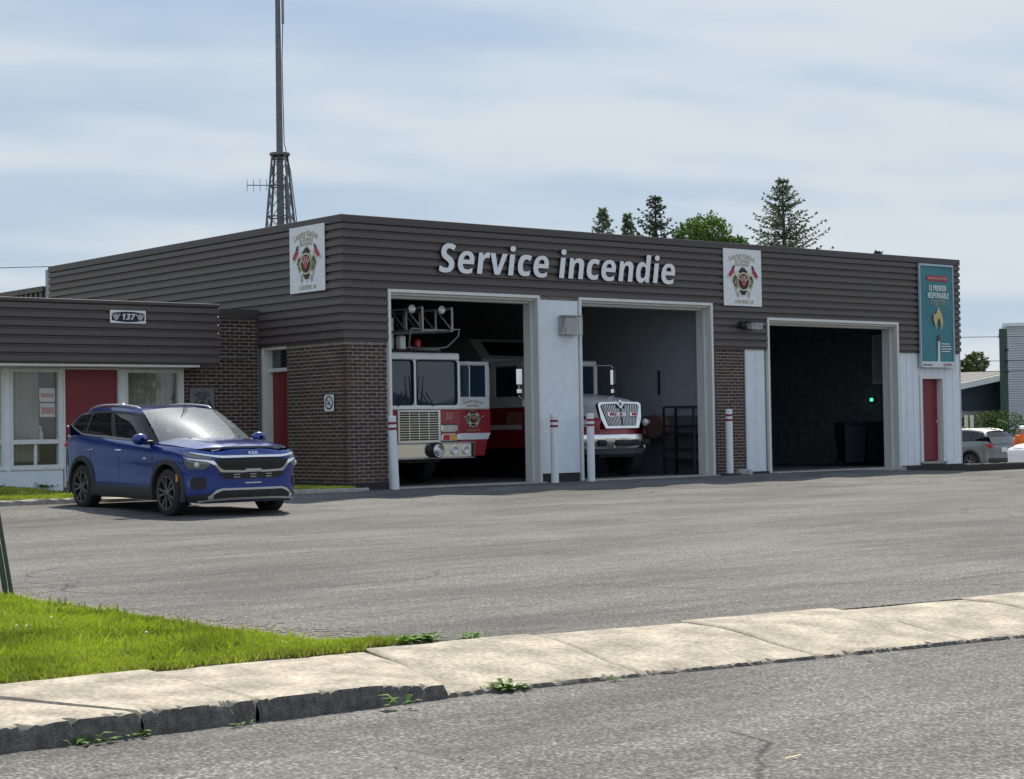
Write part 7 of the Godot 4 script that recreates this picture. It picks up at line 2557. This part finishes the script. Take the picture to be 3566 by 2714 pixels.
func build_neighbours() -> void:
	var base := -0.8
	var nl := MB.new()
	nl.bb(Vector3(18.3, -1.4, -60.0), Vector3(120.0, base, -0.62))
	struct(obj("neighbour_lot", nl, M.interior_floor))
	# white clapboard building at the right edge
	var w := thing("clapboard_building", "tall pale clapboard building cut off by the right edge", "building", Vector3(52.7, base, -23.4), -0.93)
	part("wall", w, M.white_metal, Vector3(0.02, 0.0, -12.0), Vector3(16.0, 6.2, -0.03))
	for k in 56:
		var y := 0.02 + k * 0.11
		var bd := MB.new()
		bd.prism(poly([0.0, y, 0.055, y, 0.006, y + 0.106, 0.0, y + 0.106]), 8.0, Transform3D(Basis(Vector3(0, 0, 1), Vector3.UP, Vector3(-1, 0, 0)), Vector3(8.0, 0, -0.03)))
		obj("siding_board", bd, M.clapboard, w)
	part("roof", w, M.white_metal, Vector3(-0.12, 6.2, -12.0), Vector3(16.0, 6.36, 0.12), 0.01)
	var cw := part("window", w, M.black, Vector3(0.65, 0.4, -0.025), Vector3(1.6, 1.05, 0.03))
	part("frame", cw, M.white_trim, Vector3(0.60, 1.051, -0.02), Vector3(1.65, 1.10, 0.04))
	# green post with three crossarms
	var p := thing("utility_post", "dark green square post with three short crossarms before the clapboard building", "post", Vector3(49.3, base, -21.1))
	part("post", p, M.green_post, Vector3(-0.13, 0, -0.13), Vector3(0.13, 5.9, 0.13), 0.01)
	for k in 3:
		var am := MB.new()
		am.cbox(Vector3(0.05, 4.95 - k * 0.48, 0.16), Vector3(1.25, 0.08, 0.08), 0.01, Basis(Vector3.UP, 0.65))
		obj("crossarm", am, M.green_post, p)
	# low house with shallow gable
	var h := thing("bungalow", "low grey roofed house behind the parked cars at the right", "house", Vector3(52.0, base, -25.6))
	part("wall", h, M.house_wall, Vector3(-7.0, 0, -8.0), Vector3(9.0, 2.35, 0.0))
	var rf := MB.new()
	rf.prism(poly([-7.8, 2.55, -7.8, 2.68, 3.5, 4.25, 10.0, 3.3, 10.0, 3.17, 3.5, 4.0]), 9.4, Transform3D(Basis(), Vector3(0, 0, -8.6)))
	var rfo := obj("roof", rf, M.house_roof, h)
	part("chimney", rfo, M.black, Vector3(1.25, 3.8, -2.0), Vector3(1.95, 4.55, -1.3))
	var fa := MB.new()
	fa.prism(poly([-7.9, 2.38, -7.9, 2.66, 3.5, 4.22, 3.5, 3.92]), 0.10, Transform3D(Basis(), Vector3(0, 0, 0.81)))
	obj("bargeboard", fa, M.white_trim, h)
	var ga := MB.new()
	ga.prism(poly([-7.0, 2.35, 9.0, 2.35, 3.5, 3.85]), 0.2, Transform3D(Basis(), Vector3(0, 0, -0.1)))
	obj("gable", ga, M.gable_blue, h)
	for x in [0.2, 2.4]:
		var wn := part("window", h, M.white_trim, Vector3(x - 0.6, 0.9, 0.001), Vector3(x + 0.6, 2.1, 0.05))
		part("pane", wn, M.tint_glass, Vector3(x - 0.52, 0.98, 0.051), Vector3(x + 0.52, 2.02, 0.06))
	# clipped hedge
	var hg := MB.new()
	var r := RandomNumberGenerator.new(); r.seed = 21
	for i in 9000:
		var q := Vector3(r.randf_range(-5.0, 5.0), r.randf_range(0.0, 2.15), r.randf_range(-0.6, 0.6))
		if r.randf() < 0.6: q.z = 0.55 + r.randfn(0, 0.06)
		q.y += 0.10 * sin(q.x * 2.3)
		var u := Vector3(r.randfn(), r.randfn(), r.randfn()).normalized()
		var v := u.cross(Vector3(r.randfn(), r.randfn(), r.randfn())).normalized()
		hg.col = Color(0.065, 0.10, 0.025) * r.randf_range(0.6, 1.5)
		hg.tri(q - u * 0.09, q + v * 0.06, q + u * 0.09)
	var ho := obj("hedge", hg, M.foliage)
	ho.position = Vector3(44.3, base, -18.9)
	ho.rotation.y = -0.6
	tag(ho, "clipped green hedge in front of the low house", "hedge")
	leafy_tree("leafy_tree", "scraggly tree top showing above the low house roof", Vector3(62.0, base, -36.0), 5.3, 1.5, [[-1.0, 4.4, 0, 0.5], [0.4, 4.9, 0, 0.5], [1.4, 4.3, 0, 0.6], [-2.2, 4.0, 0, 0.45]], Color(0.11, 0.13, 0.05), 12, 1500, 0.12, "trees by the houses")
	leafy_tree("leafy_tree", "leafy tree top beside the chimney of the low house", Vector3(63.6, base, -33.5), 6.0, 1.5, [[-0.6, 4.6, 0, 0.7], [0.6, 5.0, 0, 0.7], [0.0, 4.0, 0, 0.9]], Color(0.07, 0.10, 0.03), 13, 1800, 0.12, "trees by the houses")
	# cream marker posts
	var mk := thing("marker_post", "pair of cream marker boards beside the hedge", "post", Vector3(41.4, base, -17.2), -0.65)
	part("board", mk, M.cream, Vector3(-0.17, 1.55, 0), Vector3(-0.02, 2.08, 0.05), 0.01)
	part("board", mk, M.cream, Vector3(0.05, 1.55, 0), Vector3(0.20, 2.08, 0.05), 0.01)
	part("stake", mk, M.bark, Vector3(-0.04, 0, -0.04), Vector3(0.06, 1.95, -0.001))
	# grey SUV seen from behind
	var s := suv("parked_car", "silver grey SUV seen from behind beyond the hall's right end", Vector3(38.35, base, -15.5), PI - 0.04, M.grey_paint, M.tint_glass, false)
	var lp := MB.new()
	lp.cbox(Vector3(0, 0.78, -2.20), Vector3(0.34, 0.17, 0.02), 0.005)
	obj("licence_plate", lp, M.sign_white, s)
	part("bumper", s, M.plastic, Vector3(-0.78, 0.30, -2.24), Vector3(0.78, 0.48, -2.05), 0.04)
	part("roof_box_light", s, M.plastic, Vector3(-0.30, 1.575, -0.2), Vector3(-0.02, 1.63, 0.0), 0.01)
	suv("parked_car", "white car at the right edge in front of the person", Vector3(32.7, base + 0.06, -6.6), -2.0, M.truck_white, M.tint_glass, false)
	suv("parked_car", "white car further back between the grey SUV and the building", Vector3(42.5, base, -14.6), 2.2, M.truck_white, M.tint_glass, false)
	build_person(Vector3(32.85, base, -8.75))
	# overhead wires with their far poles
	for k in 3:
		var wr := thing("overhead_wire", ["highest thin wire across the sky gap at the right", "middle thin wire across the sky gap at the right", "lowest thin wire across the sky gap at the right"][k], "wire")
		var y: float = [4.28, 2.95, 3.35][k]
		var wm := MB.new()
		var pts := []
		for i in 13:
			var t := i / 12.0
			pts.append(Vector3(lerpf(30.0, 50.0, t), y + 0.9 * pow(t - 0.55, 2.0), lerpf(-24.0, -7.4, t)))
		wm.tube(pts, 0.012, -1, 5)
		obj("strand", wm, M.black, wr)
	var w2 := thing("overhead_wire", "thin wire across the sky at the far left above the annex", "wire")
	var wm2 := MB.new()
	wm2.tube([Vector3(-30.0, 8.6, -71.0), Vector3(10.9, 7.57, -39.5), Vector3(34.0, 7.9, -21.0)], 0.014, -1, 5)
	obj("strand", wm2, M.black, w2)
	# leaning dark post at the left edge of the lawn
	var lp2 := thing("sign_post", "leaning dark green metal post in the lawn at the left edge", "post", Vector3(-12.70, lot_y(-12.7, 14.3) - 0.02, 14.28))
	var pm := MB.new()
	pm.tube([Vector3.ZERO, Vector3(-0.20, 1.35, -0.05)], 0.022, -1, 8)
	pm.tube([Vector3(0.035, 0, 0.02), Vector3(-0.165, 1.35, -0.03)], 0.016, -1, 8)
	obj("post", pm, M.green_post, lp2, 50)
	# houses and trees across the street: what the windscreens and windows mirror
	for k in 3:
		var q = [[38.0, 52.0, 0.1], [55.0, 54.0, -0.1], [14.0, 54.0, 0.05]][k]
		var hs := thing("street_house", ["brown roofed house across the street facing the hall", "grey roofed house across the street further right", "tan house across the street opposite the annex"][k], "house", Vector3(q[0], -0.15, q[1]), PI + q[2], "houses across the street")
		part("wall", hs, M.house_wall, Vector3(-5, 0, -8), Vector3(5, 2.4, 0))
		var ro := MB.new()
		ro.prism(poly([-5.6, 2.3, 5.6, 2.3, 0.0, 3.7]), 9.0, Transform3D(Basis(), Vector3(0, 0, -8.5)))
		obj("roof", ro, M.house_roof if k == 1 else M.bark, hs)
		for x in [-2.8, 2.6]:
			var wn := part("window", hs, M.white_trim, Vector3(x - 0.8, 0.9, 0.001), Vector3(x + 0.8, 2.2, 0.05))
			part("pane", wn, M.tint_glass, Vector3(x - 0.72, 0.98, 0.051), Vector3(x + 0.72, 2.12, 0.06))
		part("door", hs, M.red_door, Vector3(-0.5, 0.0, 0.001), Vector3(0.5, 2.1, 0.05))
	for k in 4:
		var q = [[24.0, 50.0, 6.0], [31.0, 52.0, 4.6], [66.0, 54.0, 6.0], [4.0, 52.0, 6.5]][k]
		leafy_tree("street_tree", ["leafy tree across the street left of the brown house", "leafy tree between the houses across the street", "leafy tree at the far right across the street", "leafy tree across the street opposite the annex"][k], Vector3(q[0], -0.15, q[1]), q[2], 2.0, [[0.0, q[2] * 0.75, 0.0, 1.7], [1.2, q[2] * 0.6, 0.3, 1.4], [-1.2, q[2] * 0.62, -0.3, 1.4]], Color(0.065, 0.11, 0.03), 40 + k, 2600, 0.14, "trees across the street")

# person: one continuous figure from tapered capsules
func build_person(at: Vector3) -> void:
	var J := {"head": [Vector3(0.02, 1.56, 0.06), 0.10], "chin": [Vector3(0.02, 1.48, 0.10), 0.065], "neck": [Vector3(0, 1.40, 0.03), 0.058], "chest": [Vector3(0, 1.22, 0.0), 0.145], "waist": [Vector3(0, 0.98, -0.04), 0.13], "hip": [Vector3(0, 0.86, -0.05), 0.14],
		"shL": [Vector3(0.17, 1.31, 0.0), 0.062], "elL": [Vector3(0.27, 1.06, 0.05), 0.046], "wrL": [Vector3(0.22, 0.88, 0.22), 0.034], "haL": [Vector3(0.20, 0.84, 0.29), 0.038],
		"shR": [Vector3(-0.17, 1.31, 0.0), 0.062], "elR": [Vector3(-0.27, 1.06, 0.04), 0.046], "wrR": [Vector3(-0.24, 0.88, 0.20), 0.034], "haR": [Vector3(-0.22, 0.83, 0.27), 0.038],
		"thL": [Vector3(0.09, 0.82, -0.04), 0.085], "knL": [Vector3(0.10, 0.46, 0.02), 0.060], "anL": [Vector3(0.10, 0.09, -0.02), 0.045], "toL": [Vector3(0.11, 0.045, 0.13), 0.042],
		"thR": [Vector3(-0.09, 0.82, -0.04), 0.085], "knR": [Vector3(-0.10, 0.46, 0.02), 0.060], "anR": [Vector3(-0.10, 0.09, -0.02), 0.045], "toR": [Vector3(-0.11, 0.045, 0.13), 0.042]}
	var B := [["head", "chin"], ["chin", "neck"], ["neck", "chest"], ["chest", "waist"], ["waist", "hip"], ["chest", "shL"], ["chest", "shR"], ["shL", "elL"], ["elL", "wrL"], ["wrL", "haL"], ["shR", "elR"], ["elR", "wrR"], ["wrR", "haR"], ["hip", "thL"], ["hip", "thR"], ["thL", "knL"], ["knL", "anL"], ["anL", "toL"], ["thR", "knR"], ["knR", "anR"], ["anR", "toR"]]
	var bones := []
	for b in B: bones.append([J[b[0]][0], J[b[1]][0], J[b[0]][1], J[b[1]][1]])
	var cs := 0.028
	var lo := Vector3(-0.42, -0.05, -0.28)
	var N := Vector3i(30, 63, 25)
	var F := PackedFloat32Array(); F.resize(N.x * N.y * N.z); F.fill(1.0)
	for b in bones:
		var bl: Vector3 = (b[0].min(b[1]) - Vector3.ONE * 0.22 - lo) / cs
		var bh: Vector3 = (b[0].max(b[1]) + Vector3.ONE * 0.22 - lo) / cs
		for x in range(maxi(0, int(bl.x)), mini(N.x, int(bh.x) + 1)):
			for y in range(maxi(0, int(bl.y)), mini(N.y, int(bh.y) + 1)):
				for z in range(maxi(0, int(bl.z)), mini(N.z, int(bh.z) + 1)):
					var p := lo + Vector3(x, y, z) * cs
					var ab: Vector3 = b[1] - b[0]
					var t := clampf((p - b[0]).dot(ab) / ab.length_squared(), 0, 1)
					var d: float = p.distance_to(b[0] + ab * t) - lerpf(b[2], b[3], t)
					var i := (x * N.y + y) * N.z + z
					var k := 0.035
					var h := clampf(0.5 + 0.5 * (d - F[i]) / k, 0, 1)
					F[i] = lerpf(d, F[i], h) - k * h * (1.0 - h)
	var mb := MB.new()
	var V := {}
	var at_f := func(x: int, y: int, z: int) -> float: return F[(x * N.y + y) * N.z + z]
	for x in N.x - 1:
		for y in N.y - 1:
			for z in N.z - 1:
				var s := Vector3.ZERO
				var c := 0
				var f := []
				for q in 8: f.append(at_f.call(x + (q & 1), y + ((q >> 1) & 1), z + ((q >> 2) & 1)))
				for q in 8:
					for ax in 3:
						var q2 := q ^ (1 << ax)
						if q2 > q and (f[q] < 0.0) != (f[q2] < 0.0):
							var t: float = f[q] / (f[q] - f[q2])
							var a := Vector3(q & 1, (q >> 1) & 1, (q >> 2) & 1)
							var b2 := Vector3(q2 & 1, (q2 >> 1) & 1, (q2 >> 2) & 1)
							s += a.lerp(b2, t); c += 1
				if c > 0: V[Vector3i(x, y, z)] = lo + (Vector3(x, y, z) + s / c) * cs
	var ax_v := [Vector3i(1, 0, 0), Vector3i(0, 1, 0), Vector3i(0, 0, 1)]
	for x in range(1, N.x - 1):
		for y in range(1, N.y - 1):
			for z in range(1, N.z - 1):
				var f0: float = at_f.call(x, y, z)
				for a in 3:
					var o: Vector3i = Vector3i(x, y, z) + ax_v[a]
					var f1: float = at_f.call(o.x, o.y, o.z)
					if (f0 < 0.0) == (f1 < 0.0): continue
					var u: Vector3i = ax_v[(a + 1) % 3]; var w: Vector3i = ax_v[(a + 2) % 3]
					var c := Vector3i(x, y, z)
					var p := [c - u - w, c - w, c, c - u]
					var ok := true
					for e in p: ok = ok and V.has(e)
					if not ok: continue
					var m: Vector3 = (V[p[0]] + V[p[2]]) * 0.5
					if m.y > 1.39: mb.col = Color(0.42, 0.24, 0.17)
					elif m.y > 0.90 or (absf(m.x) > 0.16 and m.y > 0.99): mb.col = Color(0.75, 0.16, 0.035)
					elif absf(m.x) > 0.165 and m.y > 0.74: mb.col = Color(0.42, 0.24, 0.17)
					elif m.y > 0.10: mb.col = Color(0.05, 0.055, 0.075)
					else: mb.col = Color(0.03, 0.03, 0.03)
					if f0 < 0.0: mb.quad(V[p[3]], V[p[2]], V[p[1]], V[p[0]])
					else: mb.quad(V[p[0]], V[p[1]], V[p[2]], V[p[3]])
	var per := thing("person", "person in an orange shirt and white cap standing by the cars", "person", at, -0.9)
	obj("body", mb, M.cloth, per, 80)
	var cap := MB.new()
	cap.lathe(Transform3D(Basis(Vector3.RIGHT, 0.12), Vector3(0.02, 1.575, 0.055)), [Vector2(0.115, 0.0), Vector2(0.112, 0.04), Vector2(0.085, 0.085), Vector2(0.0, 0.105)], 18)
	cap.cbox(Vector3(0.02, 1.572, 0.20), Vector3(0.15, 0.012, 0.12), 0.005)
	obj("cap", cap, M.sign_white, per, 60)
	var nose := MB.new()
	nose.cbox(Vector3(0.02, 1.515, 0.165), Vector3(0.028, 0.045, 0.03), 0.012)
	obj("nose", nose, M.skin, per, 60)
	for s in [-1.0, 1.0]:
		var ear := MB.new()
		ear.cbox(Vector3(0.02 + s * 0.103, 1.53, 0.06), Vector3(0.016, 0.055, 0.035), 0.007)
		obj("ear", ear, M.skin, per)
		var eye := MB.new()
		eye.cbox(Vector3(0.02 + s * 0.035, 1.545, 0.148), Vector3(0.02, 0.010, 0.012), 0.004)
		obj("eye", eye, M.black, per)

func _ready() -> void:
	undul.seed = 77; undul.frequency = 1.0; undul.fractal_octaves = 2
	build_camera()
	build_materials()
	build_ground()
	build_hall()
	build_annex()
	build_letters()
	build_signs()
	build_fittings()
	build_mast()
	build_blue_car()
	build_ladder_truck()
	build_tanker_truck()
	build_bay_things()
	build_plants()
	build_neighbours()
